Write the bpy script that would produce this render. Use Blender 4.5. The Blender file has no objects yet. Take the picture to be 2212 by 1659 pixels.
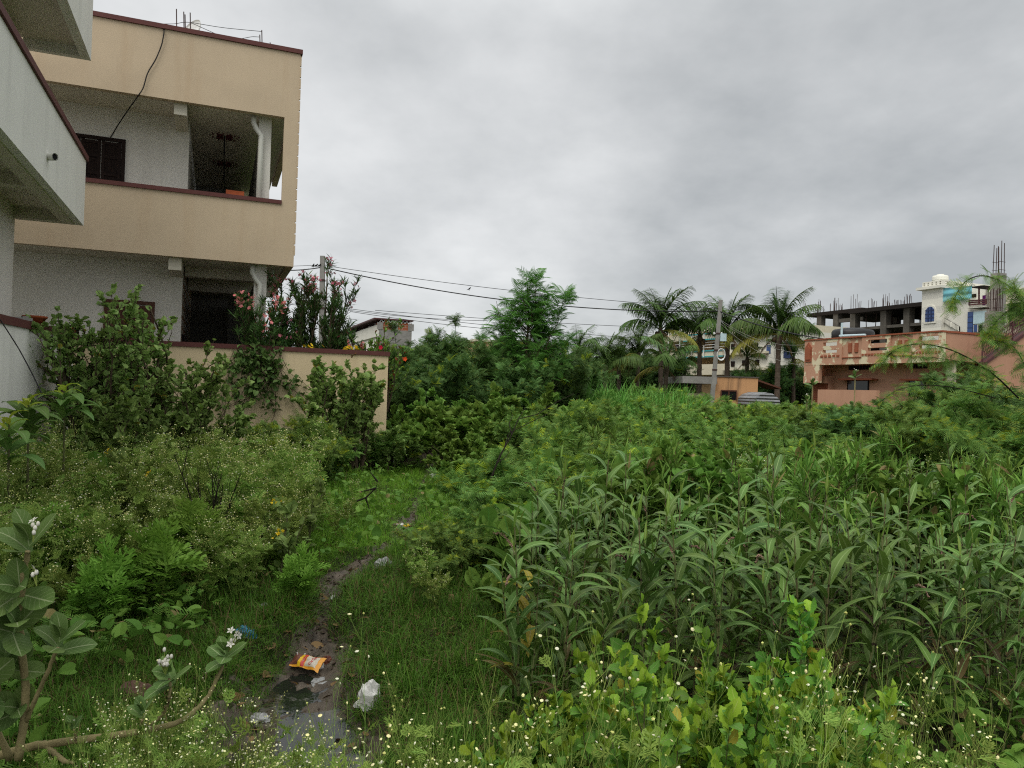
import bpy, math, random
import numpy as np
from mathutils import Vector, Matrix, noise as mnoise

SC = bpy.context.scene
COL = SC.collection
PI = math.pi
rng = np.random.default_rng(7)
random.seed(7)

# ------------------------------------------------------------------ camera
FPX, CX, CY = 1640.0, 1106.0, 829.5          # focal length in photo pixels (2212 wide)
PITCH, ROLL, HC = math.radians(0.48), 0.032, 1.75
cp, sp, cr, sr = math.cos(PITCH), math.sin(PITCH), math.cos(ROLL), math.sin(ROLL)
F0 = np.array([0, cp, sp]); R0 = np.array([1.0, 0, 0]); U0 = np.array([0, -sp, cp])
RV = cr * R0 + sr * U0
UV_ = -sr * R0 + cr * U0
CAM = np.array([0.0, 0.0, HC])

def ray(px, py):
    return F0 + (px - CX) / FPX * RV - (py - CY) / FPX * UV_

def at(px, py, depth):
    return CAM + depth * ray(px, py)

def project(P):
    q = np.asarray(P, float) - CAM
    z = q @ F0
    z = np.where(np.abs(z) < 1e-6, 1e-6, z)
    return CX + FPX * (q @ RV) / z, CY - FPX * (q @ UV_) / z, z

def hit_z(px, py, z=0.0):
    d = ray(px, py)
    t = (z - HC) / d[2]
    return CAM + t * d

cam_data = bpy.data.cameras.new('camera')
cam = bpy.data.objects.new('camera', cam_data)
COL.objects.link(cam)
SC.camera = cam
cam_data.sensor_fit = 'HORIZONTAL'
cam_data.sensor_width = 36.0
cam_data.lens = 36.0 * FPX / 2212.0
cam_data.clip_start = 0.05
cam_data.clip_end = 6000
M = Matrix(((RV[0], UV_[0], -F0[0], 0), (RV[1], UV_[1], -F0[1], 0), (RV[2], UV_[2], -F0[2], HC), (0, 0, 0, 1)))
cam.matrix_world = M

# ------------------------------------------------------------------ tags
def tag(o, label=None, cat=None, group=None, kind=None):
    if label: o['label'] = label
    if cat: o['category'] = cat
    if group: o['group'] = group
    if kind: o['kind'] = kind
    return o

def empty(name, loc=(0, 0, 0), rz=0.0, label=None, cat=None, group=None):
    o = bpy.data.objects.new(name, None)
    o.empty_display_size = 0.2
    COL.objects.link(o)
    o.location = loc
    o.rotation_euler = (0, 0, rz)
    return tag(o, label, cat, group)

def copy_tree(o, parent=None):
    c = o.copy()
    COL.objects.link(c)
    c.parent = parent
    for ch in list(o.children):
        copy_tree(ch, c)
    return c

# ------------------------------------------------------------------ mesh collector
class Geo:
    def __init__(self):
        self.v = []; self.f = []; self.uv = []; self.mi = []; self.n = 0

    def add(self, V, Fs, UV=None, mi=0):
        V = np.asarray(V, float).reshape(-1, 3)
        UV = np.zeros((len(V), 2)) if UV is None else np.asarray(UV, float).reshape(-1, 2)
        self.v.append(V); self.uv.append(UV)
        for F in Fs:
            F = np.asarray(F, int)
            if F.ndim == 1: F = F[None]
            self.f.append(F + self.n)
            self.mi.append(np.full(len(F), mi))
        self.n += len(V)
        return self

    def box(self, x0, x1, y0, y1, z0, z1, mi=0):
        x0, x1 = min(x0, x1), max(x0, x1); y0, y1 = min(y0, y1), max(y0, y1); z0, z1 = min(z0, z1), max(z0, z1)
        V = [(x0, y0, z0), (x1, y0, z0), (x1, y1, z0), (x0, y1, z0), (x0, y0, z1), (x1, y0, z1), (x1, y1, z1), (x0, y1, z1)]
        return self.add(V, [[(0, 3, 2, 1), (4, 5, 6, 7), (0, 1, 5, 4), (1, 2, 6, 5), (2, 3, 7, 6), (3, 0, 4, 7)]], mi=mi)

    def prism(self, pts, y0, y1, mi=0):
        """polygon given in local x,z extruded along y"""
        n = len(pts)
        V = [(p[0], y0, p[1]) for p in pts] + [(p[0], y1, p[1]) for p in pts]
        a = sum(pts[i][0] * pts[(i + 1) % n][1] - pts[(i + 1) % n][0] * pts[i][1] for i in range(n))
        fr = list(range(n)); bk = list(range(2 * n - 1, n - 1, -1))
        sides = [((i + 1) % n, i, i + n, (i + 1) % n + n) for i in range(n)]
        if a < 0:
            fr, bk = fr[::-1], bk[::-1]; sides = [s[::-1] for s in sides]
        return self.add(V, [[fr], [bk], sides], mi=mi)

    def tube(self, pts, r, n=5, mi=0, cap=True):
        P = np.asarray(pts, float)
        m = len(P)
        if m < 2: return self
        r = np.full(m, r) if np.isscalar(r) else np.asarray(r, float)
        T = np.gradient(P, axis=0)
        T /= np.linalg.norm(T, axis=1)[:, None] + 1e-12
        ref = np.where(np.abs(T[:, 2:3]) > 0.9, np.array([[1.0, 0, 0]]), np.array([[0, 0, 1.0]]))
        ref = np.repeat(ref[:1], m, 0) if np.all(np.abs(T @ ref[0]) < 0.97) else ref
        A = np.cross(T, ref); A /= np.linalg.norm(A, axis=1)[:, None] + 1e-12
        B = np.cross(T, A)
        ang = np.arange(n) / n * 2 * PI
        V = P[:, None] + r[:, None, None] * (np.cos(ang)[None, :, None] * A[:, None] + np.sin(ang)[None, :, None] * B[:, None])
        L = np.concatenate([[0], np.cumsum(np.linalg.norm(np.diff(P, axis=0), axis=1))])
        uv = np.stack([np.repeat(ang[None] / (2 * PI), m, 0), np.repeat(L[:, None], n, 1)], -1)
        i = np.arange(m - 1)[:, None] * n; j = np.arange(n)[None]
        jn = (j + 1) % n
        Fq = np.stack([i + j, i + n + j, i + n + jn, i + jn], -1).reshape(-1, 4)
        fs = [Fq]
        if cap:
            fs += [np.arange(n)[None], (np.arange(n)[::-1] + (m - 1) * n)[None]]
        return self.add(V.reshape(-1, 3), fs, uv.reshape(-1, 2), mi)

    def bar(self, a, b, r, n=6, mi=0):
        return self.tube([a, b], r, n, mi)

    def lathe(self, prof, n=16, mi=0, c=(0, 0, 0)):
        m = len(prof); ang = np.arange(n) / n * 2 * PI
        V = np.array([[(p[0] * math.cos(t) + c[0], p[0] * math.sin(t) + c[1], p[1] + c[2]) for t in ang] for p in prof]).reshape(-1, 3)
        F = [(i * n + j, i * n + (j + 1) % n, (i + 1) * n + (j + 1) % n, (i + 1) * n + j) for i in range(m - 1) for j in range(n)]
        return self.add(V, [F], mi=mi)

    def scatter(self, tpl, O, Y, S=1.0, up=None, upj=0.35, mi=0, g=rng):
        """copies of a leaf template: O origins, Y leaf directions, S sizes"""
        O = np.asarray(O, float).reshape(-1, 3); N = len(O)
        if N == 0: return self
        Y = np.asarray(Y, float).reshape(-1, 3) * np.ones((N, 1))
        Y = Y / (np.linalg.norm(Y, axis=1)[:, None] + 1e-9)
        Z = np.zeros((N, 3)) + ((0, 0, 1.0) if up is None else up)
        Z = Z + g.normal(0, upj, (N, 3))
        X = np.cross(Y, Z); X /= np.linalg.norm(X, axis=1)[:, None] + 1e-9
        Z = np.cross(X, Y)
        S = np.ones(N) * S
        Mx = np.stack([X, Y, Z], 1) * S[:, None, None]
        TV, TF, TU = tpl
        k = len(TV)
        V = np.einsum('ki,nij->nkj', TV, Mx) + O[:, None]
        Fs = [(np.asarray(f)[None] + (np.arange(N) * k)[:, None, None]).reshape(-1, np.asarray(f).shape[1]) for f in TF]
        return self.add(V.reshape(-1, 3), Fs, np.tile(TU, (N, 1)), mi)

    def build(self, name, mats, parent=None, smooth=False, loc=None, rz=None):
        me = bpy.data.meshes.new(name)
        if self.n:
            V = np.concatenate(self.v).astype(np.float32); UVv = np.concatenate(self.uv).astype(np.float32)
            loops = np.concatenate([f.ravel() for f in self.f]).astype(np.int32)
            cnt = np.concatenate([np.full(len(f), f.shape[1]) for f in self.f]).astype(np.int32)
            st = np.concatenate([[0], np.cumsum(cnt)[:-1]]).astype(np.int32)
            me.vertices.add(len(V)); me.vertices.foreach_set('co', V.ravel())
            me.loops.add(len(loops)); me.loops.foreach_set('vertex_index', loops)
            me.polygons.add(len(cnt)); me.polygons.foreach_set('loop_start', st)
            me.polygons.foreach_set('material_index', np.concatenate(self.mi).astype(np.int32))
            uvl = me.uv_layers.new(name='UVMap')
            uvl.data.foreach_set('uv', UVv[loops].ravel())
            me.update(calc_edges=True)
            me.polygons.foreach_set('use_smooth', np.full(len(cnt), bool(smooth)))
        for m in (mats if isinstance(mats, (list, tuple)) else [mats]):
            me.materials.append(m)
        o = bpy.data.objects.new(name, me)
        COL.objects.link(o)
        if parent: o.parent = parent
        if loc is not None: o.location = loc
        if rz is not None: o.rotation_euler = (0, 0, rz)
        return o

# ------------------------------------------------------------------ materials
MATS = {}

def new_mat(name):
    m = bpy.data.materials.new(name); m.use_nodes = True
    nt = m.node_tree; nt.nodes.clear()
    out = nt.nodes.new('ShaderNodeOutputMaterial')
    MATS[name] = m
    return m, nt, out

def N(nt, t, **kw):
    n = nt.nodes.new(t)
    for k, v in kw.items():
        if k.startswith('i_'):
            key = k[2:].replace('_', ' ')
            n.inputs[key].default_value = v
        else:
            setattr(n, k, v)
    return n

def c4(c): return (c[0], c[1], c[2], 1.0)

def mix(nt, a, b, fac, typ='MIX'):
    n = nt.nodes.new('ShaderNodeMix'); n.data_type = 'RGBA'; n.blend_type = typ
    for sock, v in ((n.inputs[0], fac), (n.inputs[6], a), (n.inputs[7], b)):
        if isinstance(v, bpy.types.NodeSocket): nt.links.new(v, sock)
        elif isinstance(v, (int, float)): sock.default_value = v
        else: sock.default_value = c4(v)
    return n.outputs[2]

def ramp(nt, src, p0, p1, c0=(0, 0, 0), c1=(1, 1, 1)):
    r = nt.nodes.new('ShaderNodeValToRGB')
    r.color_ramp.elements[0].position = p0; r.color_ramp.elements[1].position = p1
    r.color_ramp.elements[0].color = c4(c0); r.color_ramp.elements[1].color = c4(c1)
    nt.links.new(src, r.inputs[0])
    return r.outputs[0]

def noise(nt, scale, detail=5, rough=0.6, vec=None, stretch=None):
    n = N(nt, 'ShaderNodeTexNoise'); n.inputs['Scale'].default_value = scale
    n.inputs['Detail'].default_value = detail; n.inputs['Roughness'].default_value = rough
    if vec is None:
        tc = N(nt, 'ShaderNodeTexCoord'); vec = tc.outputs['Object']
    if stretch:
        mp = N(nt, 'ShaderNodeMapping'); mp.inputs['Scale'].default_value = stretch
        nt.links.new(vec, mp.inputs['Vector']); vec = mp.outputs[0]
    nt.links.new(vec, n.inputs['Vector'])
    return n.outputs['Fac']

def math_(nt, op, a, b=0.0):
    n = nt.nodes.new('ShaderNodeMath'); n.operation = op
    for i, v in enumerate((a, b)):
        if isinstance(v, bpy.types.NodeSocket): nt.links.new(v, n.inputs[i])
        else: n.inputs[i].default_value = v
    return n.outputs[0]

def finish(nt, out, color, rough=0.8, spec=0.3, bump=None, bstr=0.3, bdist=0.02, metallic=0.0):
    b = N(nt, 'ShaderNodeBsdfPrincipled')
    if isinstance(color, bpy.types.NodeSocket): nt.links.new(color, b.inputs['Base Color'])
    else: b.inputs['Base Color'].default_value = c4(color)
    if isinstance(rough, bpy.types.NodeSocket): nt.links.new(rough, b.inputs['Roughness'])
    else: b.inputs['Roughness'].default_value = rough
    b.inputs['Specular IOR Level'].default_value = spec
    b.inputs['Metallic'].default_value = metallic
    if bump is not None:
        bn = N(nt, 'ShaderNodeBump'); bn.inputs['Strength'].default_value = bstr; bn.inputs['Distance'].default_value = bdist
        nt.links.new(bump, bn.inputs['Height']); nt.links.new(bn.outputs[0], b.inputs['Normal'])
    nt.links.new(b.outputs[0], out.inputs[0])
    return b

def leaf_mat(name, a, b, mid=None, trans=0.25, rough=0.5, dead=None, veins=False, midw=0.045, spec=0.12):
    m, nt, out = new_mat(name)
    lift = lambda c: (c[0] * 1.64, c[1] * 1.5, c[2] * 1.04) if c[1] > c[0] and c[1] > c[2] * 1.3 else c
    a, b = lift(a), lift(b)
    geo = N(nt, 'ShaderNodeNewGeometry'); oi = N(nt, 'ShaderNodeObjectInfo')
    col = mix(nt, a, b, geo.outputs['Random Per Island'])
    if dead:
        d = math_(nt, 'GREATER_THAN', geo.outputs['Random Per Island'], 1 - dead[1])
        col = mix(nt, col, dead[0], d)
    if mid is not None:
        uv = N(nt, 'ShaderNodeTexCoord'); sx = N(nt, 'ShaderNodeSeparateXYZ'); nt.links.new(uv.outputs['UV'], sx.inputs[0])
        dd = math_(nt, 'ABSOLUTE', math_(nt, 'SUBTRACT', sx.outputs[0], 0.5))
        k = math_(nt, 'LESS_THAN', dd, midw)
        if veins:
            w = math_(nt, 'SUBTRACT', math_(nt, 'MULTIPLY', sx.outputs[1], 7.0), math_(nt, 'MULTIPLY', dd, 4.0))
            fr = math_(nt, 'FRACT', w)
            v = math_(nt, 'MULTIPLY', math_(nt, 'LESS_THAN', fr, 0.09), 0.45)
            k = math_(nt, 'MAXIMUM', k, v)
        col = mix(nt, col, mid, k)
    # plant to plant variation of hue and value
    hsv = N(nt, 'ShaderNodeHueSaturation')
    nt.links.new(math_(nt, 'ADD', math_(nt, 'MULTIPLY', oi.outputs['Random'], 0.03), 0.485), hsv.inputs['Hue'])
    nt.links.new(math_(nt, 'ADD', math_(nt, 'MULTIPLY', oi.outputs['Random'], 0.4), 0.8), hsv.inputs['Value'])
    nt.links.new(col, hsv.inputs['Color'])
    col = hsv.outputs[0]
    p = N(nt, 'ShaderNodeBsdfPrincipled'); p.inputs['Roughness'].default_value = rough
    p.inputs['Specular IOR Level'].default_value = spec
    nt.links.new(col, p.inputs['Base Color'])
    t = N(nt, 'ShaderNodeBsdfTranslucent')
    nt.links.new(mix(nt, col, (0.9, 1.0, 0.35), 0.25, 'MULTIPLY'), t.inputs['Color'])
    ms = N(nt, 'ShaderNodeMixShader'); ms.inputs[0].default_value = trans
    nt.links.new(p.outputs[0], ms.inputs[1]); nt.links.new(t.outputs[0], ms.inputs[2])
    nt.links.new(ms.outputs[0], out.inputs[0])
    return m

def plain(name, col, rough=0.7, spec=0.3, var=0.15, scale=8.0, bump=0.15, metallic=0.0):
    m, nt, out = new_mat(name)
    nz = noise(nt, scale)
    col2 = tuple(c * (1 - var) for c in col)
    finish(nt, out, mix(nt, col2, col, ramp(nt, nz, 0.3, 0.65)), rough, spec, noise(nt, scale * 6), bump, 0.01, metallic)
    return m

def plaster(name, col, dirt=(0.25, 0.22, 0.18), amount=0.35, streak=True, patch=None):
    """painted render on masonry: mottling, vertical rain streaks, fine grain"""
    m, nt, out = new_mat(name)
    c = mix(nt, tuple(x * 0.9 for x in col), col, ramp(nt, noise(nt, 0.9, 6, 0.65), 0.35, 0.65))
    if streak:
        s = ramp(nt, noise(nt, 1.0, 5, 0.7, stretch=(2.6, 2.6, 0.22)), 0.50, 0.8)
        c = mix(nt, c, dirt, math_(nt, 'MULTIPLY', s, amount * .9))
        s = ramp(nt, noise(nt, 1.0, 6, 0.75, stretch=(9, 9, 0.5)), 0.58, 0.75)
        c = mix(nt, c, dirt, math_(nt, 'MULTIPLY', s, amount * .32))
    s2 = ramp(nt, noise(nt, 26.0, 4, 0.7), 0.68, 0.85)
    c = mix(nt, c, dirt, math_(nt, 'MULTIPLY', s2, amount * 0.5))
    if patch:
        pcol, lo, hi, sc = patch
        pm = ramp(nt, noise(nt, sc, 7, 0.62), lo, hi)
        c = mix(nt, c, pcol, pm)
    finish(nt, out, c, 0.9, 0.15, noise(nt, 45.0, 6, 0.7), 0.25, 0.01)
    return m

# ------------------------------------------------------------------ leaf templates: (verts, [faces], uv), leaf along +Y, up +Z
def strip_leaf(L, W, prof, droop, seg=6, fold=0.25, twist=0.0):
    s = np.linspace(0, 1, seg + 1)
    w = np.interp(s, [p[0] for p in prof], [p[1] for p in prof]) * W / 2
    th = droop[0] + (droop[1] - droop[0]) * s          # elevation angle along the blade
    ds = L / seg
    y = np.concatenate([[0], np.cumsum(np.cos(th[:-1]) * ds)]); z = np.concatenate([[0], np.cumsum(np.sin(th[:-1]) * ds)])
    V = []; UVs = []
    for i in range(seg + 1):
        a = twist * s[i]
        for k, u in ((-1, 0), (0, 0.5), (1, 1)):
            lift = fold * w[i] if k else 0
            V.append((k * w[i] * math.cos(a), y[i] - math.sin(th[i]) * lift, z[i] + math.cos(th[i]) * lift + k * w[i] * math.sin(a)))
            UVs.append((u, s[i]))
    Fq = []
    for i in range(seg):
        for k in (0, 1):
            Fq.append((i * 3 + k, i * 3 + k + 1, i * 3 + k + 4, i * 3 + k + 3))
    return np.array(V), [np.array(Fq)], np.array(UVs)

LANCE = [(0, .12), (.12, .62), (.3, 1), (.5, .92), (.75, .55), (.92, .2), (1, .02)]
OVAL = [(0, .1), (.12, .55), (.3, .9), (.5, 1), (.7, .88), (.88, .5), (1, .04)]
OBOV = [(0, .2), (.15, .5), (.4, .85), (.65, 1), (.85, .78), (.95, .4), (1, .1)]
SERR = [(0, .12), (.1, .36), (.2, .74), (.3, .68), (.4, 1.0), (.5, .82), (.6, .98), (.7, .68), (.8, .64), (.9, .26), (1, .03)]
HEART = [(0, .45), (.08, .8), (.25, 1), (.45, .9), (.7, .55), (.9, .2), (1, .02)]

def round_leaf(L, W, fold=0.15, lobes=0):
    n = 9
    pts = [(0, 0.0)]
    outline = [(0, 0.04), (.3, -.06), (.48, .16), (.5, .42), (.36, .7), (.14, .9), (0, 1.0)]
    V = [(0, L * .42, 0)]; U = [(.5, .42)]
    ring = outline + [(-x, y) for x, y in outline[-2:0:-1]]
    for i, (x, y) in enumerate(ring):
        k = 1 + (0.12 * math.cos(i * lobes) if lobes else 0)
        V.append((x * W * k, y * L, abs(x) * W * fold * 2 - 0.25 * L * (y - .42) ** 2)); U.append((x + .5, y))
    m = len(ring)
    F = [(0, 1 + i, 1 + (i + 1) % m) for i in range(m)]
    return np.array(V), [np.array(F)], np.array(U)

def feather(L, pairs, plen, pw, droop=-0.5, tipang=0.9, seg=2, curl=0.25):
    """compound leaf: rachis with paired narrow pinnae"""
    V = []; Q = []; U = []
    def quadstrip(p, d, nrm, ln, w):
        b = len(V)
        side = np.cross(d, nrm); side /= np.linalg.norm(side) + 1e-9
        for i in range(seg + 1):
            t = i / seg
            c = p + d * ln * t + np.array([0, 0, -curl * ln * t * t])
            ww = w * (0.7 + 0.6 * t if t < .6 else 1.3 * (1 - t) + .25)
            V.append(c - side * ww); V.append(c + side * ww); U.append((0, t)); U.append((1, t))
        for i in range(seg):
            Q.append((b + 2 * i, b + 2 * i + 1, b + 2 * i + 3, b + 2 * i + 2))
    for i in range(pairs):
        t = (i + 0.6) / pairs
        p = np.array([0, L * t, droop * L * t * t])
        pl = plen * (0.75 + 0.5 * math.sin(PI * (0.15 + 0.75 * t)))
        for s in (-1, 1):
            d = np.array([s * math.sin(tipang), math.cos(tipang), -0.1 + 2 * droop * t * 0.3])
            d /= np.linalg.norm(d)
            quadstrip(p, d, np.array([0, 0, 1.0]), pl, pw)
    quadstrip(np.array([0, 0, 0.0]), np.array([0, 1.0, 0.0]), np.array([0, 0, 1.0]), L * .9, pw * .35)
    return np.array(V), [np.array(Q)], np.array(U)

def dissected(L, W):
    """parthenium-like cut leaf"""
    V = []; F = []; U = []
    def lobe(p, d, ln, w):
        b = len(V); s = np.array([d[1], -d[0], 0])
        for q in (p - s * w * .5, p + s * w * .5, p + d * ln * .6 + s * w + (0, 0, -.05 * ln), p + d * ln + (0, 0, -.2 * ln), p + d * ln * .6 - s * w + (0, 0, -.05 * ln)):
            V.append(q); U.append((.5, .5))
        F.append((b, b + 1, b + 2, b + 3, b + 4))
    zz = lambda t: -0.35 * L * t * t
    for i in range(4):
        t = .2 + i * .2
        p = np.array([0, L * t, zz(t)])
        ln = W * (0.55, .8, .75, .5)[i]
        for s in (-1, 1):
            a = .95
            d = np.array([s * math.sin(a), math.cos(a), 0])
            lobe(p, d, ln, W * .11)
            q = p + d * ln * .5
            lobe(q, np.array([s * math.sin(.35), math.cos(.35), 0]), ln * .45, W * .07)
    lobe(np.array([0, 0, 0.]), np.array([0, 1., 0]), L * .98, W * .08)
    return np.array(V), [np.array(F)], np.array(U)

def disc_flower(r=1.0, n=6, h=0.35):
    V = [(0, 0, h * r)]; U = [(.5, .5)]
    for i in range(n):
        t = 2 * PI * i / n
        V.append((r * math.cos(t), r * math.sin(t), 0)); U.append((0, 0))
    V.append((0, 0, -h * 1.5 * r)); U.append((.5, .5))
    F = [(0, 1 + i, 1 + (i + 1) % n) for i in range(n)] + [(n + 1, 1 + (i + 1) % n, 1 + i) for i in range(n)]
    return np.array(V), [np.array(F)], np.array(U)

def petal_flower(n=5, L=1.0, W=.7, lift=.35):
    V = []; F = []; U = []
    for i in range(n):
        t = 2 * PI * i / n; d = np.array([math.cos(t), math.sin(t), 0]); s = np.array([-d[1], d[0], 0])
        b = len(V)
        for q in ((0, 0, 0), d * L * .55 - s * W * .5 + (0, 0, lift * L * .6), d * L + (0, 0, lift * L * .5), d * L * .55 + s * W * .5 + (0, 0, lift * L * .6)):
            V.append(np.array(q, float)); U.append((.5, .5))
        F.append((b, b + 1, b + 2, b + 3))
    return np.array(V), [np.array(F)], np.array(U)

def rand_dirs(n, zmin=-0.3, g=rng):
    a = g.uniform(0, 2 * PI, n); z = g.uniform(zmin, 1, n); r = np.sqrt(np.maximum(0, 1 - z * z))
    return np.stack([r * np.cos(a), r * np.sin(a), z], 1)

def norm(v): return v / (np.linalg.norm(v, axis=-1, keepdims=True) + 1e-12)
# ------------------------------------------------------------------ light
SC.view_settings.view_transform = 'Standard'
SC.view_settings.look = 'None'
SC.view_settings.exposure = 0.62
SC.view_settings.gamma = 1.0
SC.cycles.use_denoising = False
SC.cycles.denoising_input_passes = 'RGB_ALBEDO_NORMAL'
SC.cycles.max_bounces = 7
SC.cycles.diffuse_bounces = 3
SC.cycles.glossy_bounces = 2
SC.cycles.transmission_bounces = 4
SC.cycles.transparent_max_bounces = 4
SC.cycles.sample_clamp_indirect = 6.0
SC.render.film_transparent = False
SC.cycles.filter_width = 1.15

SUN_EL, SUN_AZ = math.radians(58), math.radians(-150)   # high sun veiled by cloud, behind the camera
world = bpy.data.worlds.new('World'); SC.world = world; world.use_nodes = True
nt = world.node_tree; nt.nodes.clear()
wo = nt.nodes.new('ShaderNodeOutputWorld'); bg = nt.nodes.new('ShaderNodeBackground')
sky = nt.nodes.new('ShaderNodeTexSky'); sky.sky_type = 'NISHITA'; sky.sun_disc = False
sky.sun_elevation = SUN_EL; sky.sun_rotation = SUN_AZ
tc = nt.nodes.new('ShaderNodeTexCoord'); sx = nt.nodes.new('ShaderNodeSeparateXYZ')
nt.links.new(tc.outputs['Generated'], sx.inputs[0])
zc = math_(nt, 'ADD', math_(nt, 'MAXIMUM', sx.outputs[2], 0.0), 0.30)
cx = nt.nodes.new('ShaderNodeCombineXYZ')
nt.links.new(math_(nt, 'DIVIDE', sx.outputs[0], zc), cx.inputs[0]); nt.links.new(math_(nt, 'DIVIDE', sx.outputs[1], zc), cx.inputs[1])
n1 = noise(nt, 0.62, 2, 0.45, vec=cx.outputs[0], stretch=(1.0, 0.6, 1))
n2 = noise(nt, 2.2, 6, 0.55, vec=cx.outputs[0], stretch=(0.9, 0.8, 1))
nn = math_(nt, 'ADD', math_(nt, 'MULTIPLY', n1, 0.6), math_(nt, 'MULTIPLY', n2, 0.4))
def lobe(d, p0, p1, k):
    d = Vector(d).normalized(); vm = nt.nodes.new('ShaderNodeVectorMath'); vm.operation = 'DOT_PRODUCT'
    nt.links.new(tc.outputs['Generated'], vm.inputs[0]); vm.inputs[1].default_value = d
    return math_(nt, 'MULTIPLY', ramp(nt, vm.outputs['Value'], p0, p1), k)
nn = math_(nt, 'ADD', nn, lobe((-.16, 1, .36), .90, 1.0, .085))       # thin bright break in the cloud
nn = math_(nt, 'SUBTRACT', nn, lobe((.34, 1, .17), .92, 1.0, .10))    # heavier bank of cloud
cloud = ramp(nt, nn, 0.37, 0.63, (2.75, 2.88, 2.95), (5.9, 5.95, 5.95))
# an overcast sky is brighter overhead than at the horizon
up = ramp(nt, sx.outputs[2], 0.42, 0.95, (1.0, 1.0, 1.0), (2.3, 2.3, 2.26))
cloud = mix(nt, cloud, up, 1.0, 'MULTIPLY')
low = ramp(nt, sx.outputs[2], 0.0, 0.16, (1.0, 1.01, 1.01), (1, 1, 1))
cloud = mix(nt, cloud, low, 1.0, 'MULTIPLY')
nt.links.new(mix(nt, sky.outputs[0], cloud, 0.95), bg.inputs[0])
bg.inputs[1].default_value = 0.1
nt.links.new(bg.outputs[0], wo.inputs[0])

sd = bpy.data.lights.new('sun', 'SUN'); sd.energy = 1.3; sd.angle = math.radians(40); sd.color = (1.0, 0.96, 0.88)
so = bpy.data.objects.new('sun', sd); COL.objects.link(so)
sdir = Vector((math.sin(SUN_AZ) * math.cos(SUN_EL), math.cos(SUN_AZ) * math.cos(SUN_EL), math.sin(SUN_EL)))
so.rotation_euler = sdir.to_track_quat('Z', 'Y').to_euler()
so.location = (0, -10, 30)

# ------------------------------------------------------------------ terrain
CH_PX = [(560, 1760, -.2), (640, 1580, -.2), (672, 1450, -.17), (692, 1370, -.12), (700, 1310, -.08), (742, 1262, -.04), (810, 1225, 0), (850, 1180, 0), (874, 1135, 0),
         (900, 1080, 0), (918, 1035, .02), (934, 1003, .03), (922, 972, .05), (908, 945, .06), (915, 915, .1)]
CH = np.array([hit_z(x, y, z)[:2] for x, y, z in CH_PX])
CH_W = np.array([.55, .45, .27, .08, .07, .24, .10, .01, .16, .01, .02, .13, .16, .08, .02])     # half width of bare mud
CH_D = np.array([.20, .20, .19, .15, .12, .08, .05, .03, .05, .03, .03, .04, .04, .03, .03])    # depth of channel

def ch_dist(x, y):
    x = np.asarray(x, float); y = np.asarray(y, float)
    best = np.full(x.shape, 1e9); w = np.zeros(x.shape); d = np.zeros(x.shape)
    for i in range(len(CH) - 1):
        a, b = CH[i], CH[i + 1]; ab = b - a; L = ab @ ab
        t = np.clip(((x - a[0]) * ab[0] + (y - a[1]) * ab[1]) / L, 0, 1)
        dd = np.hypot(x - a[0] - t * ab[0], y - a[1] - t * ab[1])
        k = dd < best
        best = np.where(k, dd, best); w = np.where(k, CH_W[i] * (1 - t) + CH_W[i + 1] * t, w); d = np.where(k, CH_D[i] * (1 - t) + CH_D[i + 1] * t, d)
    return best, w, d

def gz(x, y):
    x = np.asarray(x, float); y = np.asarray(y, float)
    z = 0.035 * np.sin(x * 1.7 + 1.3) * np.sin(y * 1.3 + .4) + 0.02 * np.sin(x * 4.1 + y * 2.7) + 0.012 * np.sin(x * 9.3 - y * 7.1)
    dd, w, d = ch_dist(x, y)
    wobble = 1 + .25 * np.sin(x * 7 + y * 5)
    z = z - d * 1.25 / (1 + np.exp((dd - w * 1.15 * wobble) / (.22 * w + .02)))
    z = z + (.035 * np.sin(x * 13 + y * 5) * np.sin(y * 17 - x * 6) + .02 * np.sin(x * 31 - y * 9) * np.sin(y * 27 + x * 14)) * np.exp(-(dd - w * .8) ** 2 / .05)
    z += .16 * np.exp(-((x + .95) ** 2 / .5 + (y - 6.6) ** 2 / 2.2))          # grassy bank beside the ditch
    z += .05 * np.clip((y - 12) / 12, 0, 1) + 0.25 * np.clip((y - 30) / 40, 0, 1)
    return z

def G(px, D):
    """ground point seen in photo column px at distance D"""
    z = 0.0
    for _ in range(4):
        a = (px - CX) / FPX; Y = D
        h = HC - z
        zc_ = Y * cp - h * sp
        X = (a * zc_ + Y * sr * sp + h * sr * cp) / cr
        z = float(gz(X, Y))
    return np.array([X, Y, z])

def axis(dense0, dense1, step, far0, far1, g=1.16):
    mid = list(np.arange(dense0, dense1 + step / 2, step))
    a = []; s = step; v = dense0
    while v > far0: s *= g; v -= s; a.append(v)
    b = []; s = step; v = mid[-1]
    while v < far1: s *= g; v += s; b.append(v)
    return np.array(a[::-1] + mid + b)

gx = axis(-7, 7, .07, -2500, 2500); gy = axis(2.0, 20, .09, -60, 4000)
XX, YY = np.meshgrid(gx, gy)
ZZ = gz(XX, YY)
g = Geo(); nx, ny = len(gx), len(gy)
i = np.arange(ny - 1)[:, None] * nx; j = np.arange(nx - 1)[None]
g.add(np.stack([XX, YY, ZZ], -1).reshape(-1, 3), [np.stack([i + j, i + j + 1, i + nx + j + 1, i + nx + j], -1).reshape(-1, 4)])
m, nt, out = new_mat('soil and weeds')
c = mix(nt, (.035, .026, .018), (.075, .058, .04), ramp(nt, noise(nt, 3.0, 8, .7), .35, .65))
c = mix(nt, c, (.03, .055, .014), ramp(nt, noise(nt, 1.1, 6, .65), .42, .62))
finish(nt, out, c, .95, .15, noise(nt, 14, 8, .75), .8, .05)
tag(g.build('ground', m, smooth=True), kind='structure', label='dark soil under the weeds and grass of the vacant plot')

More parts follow.
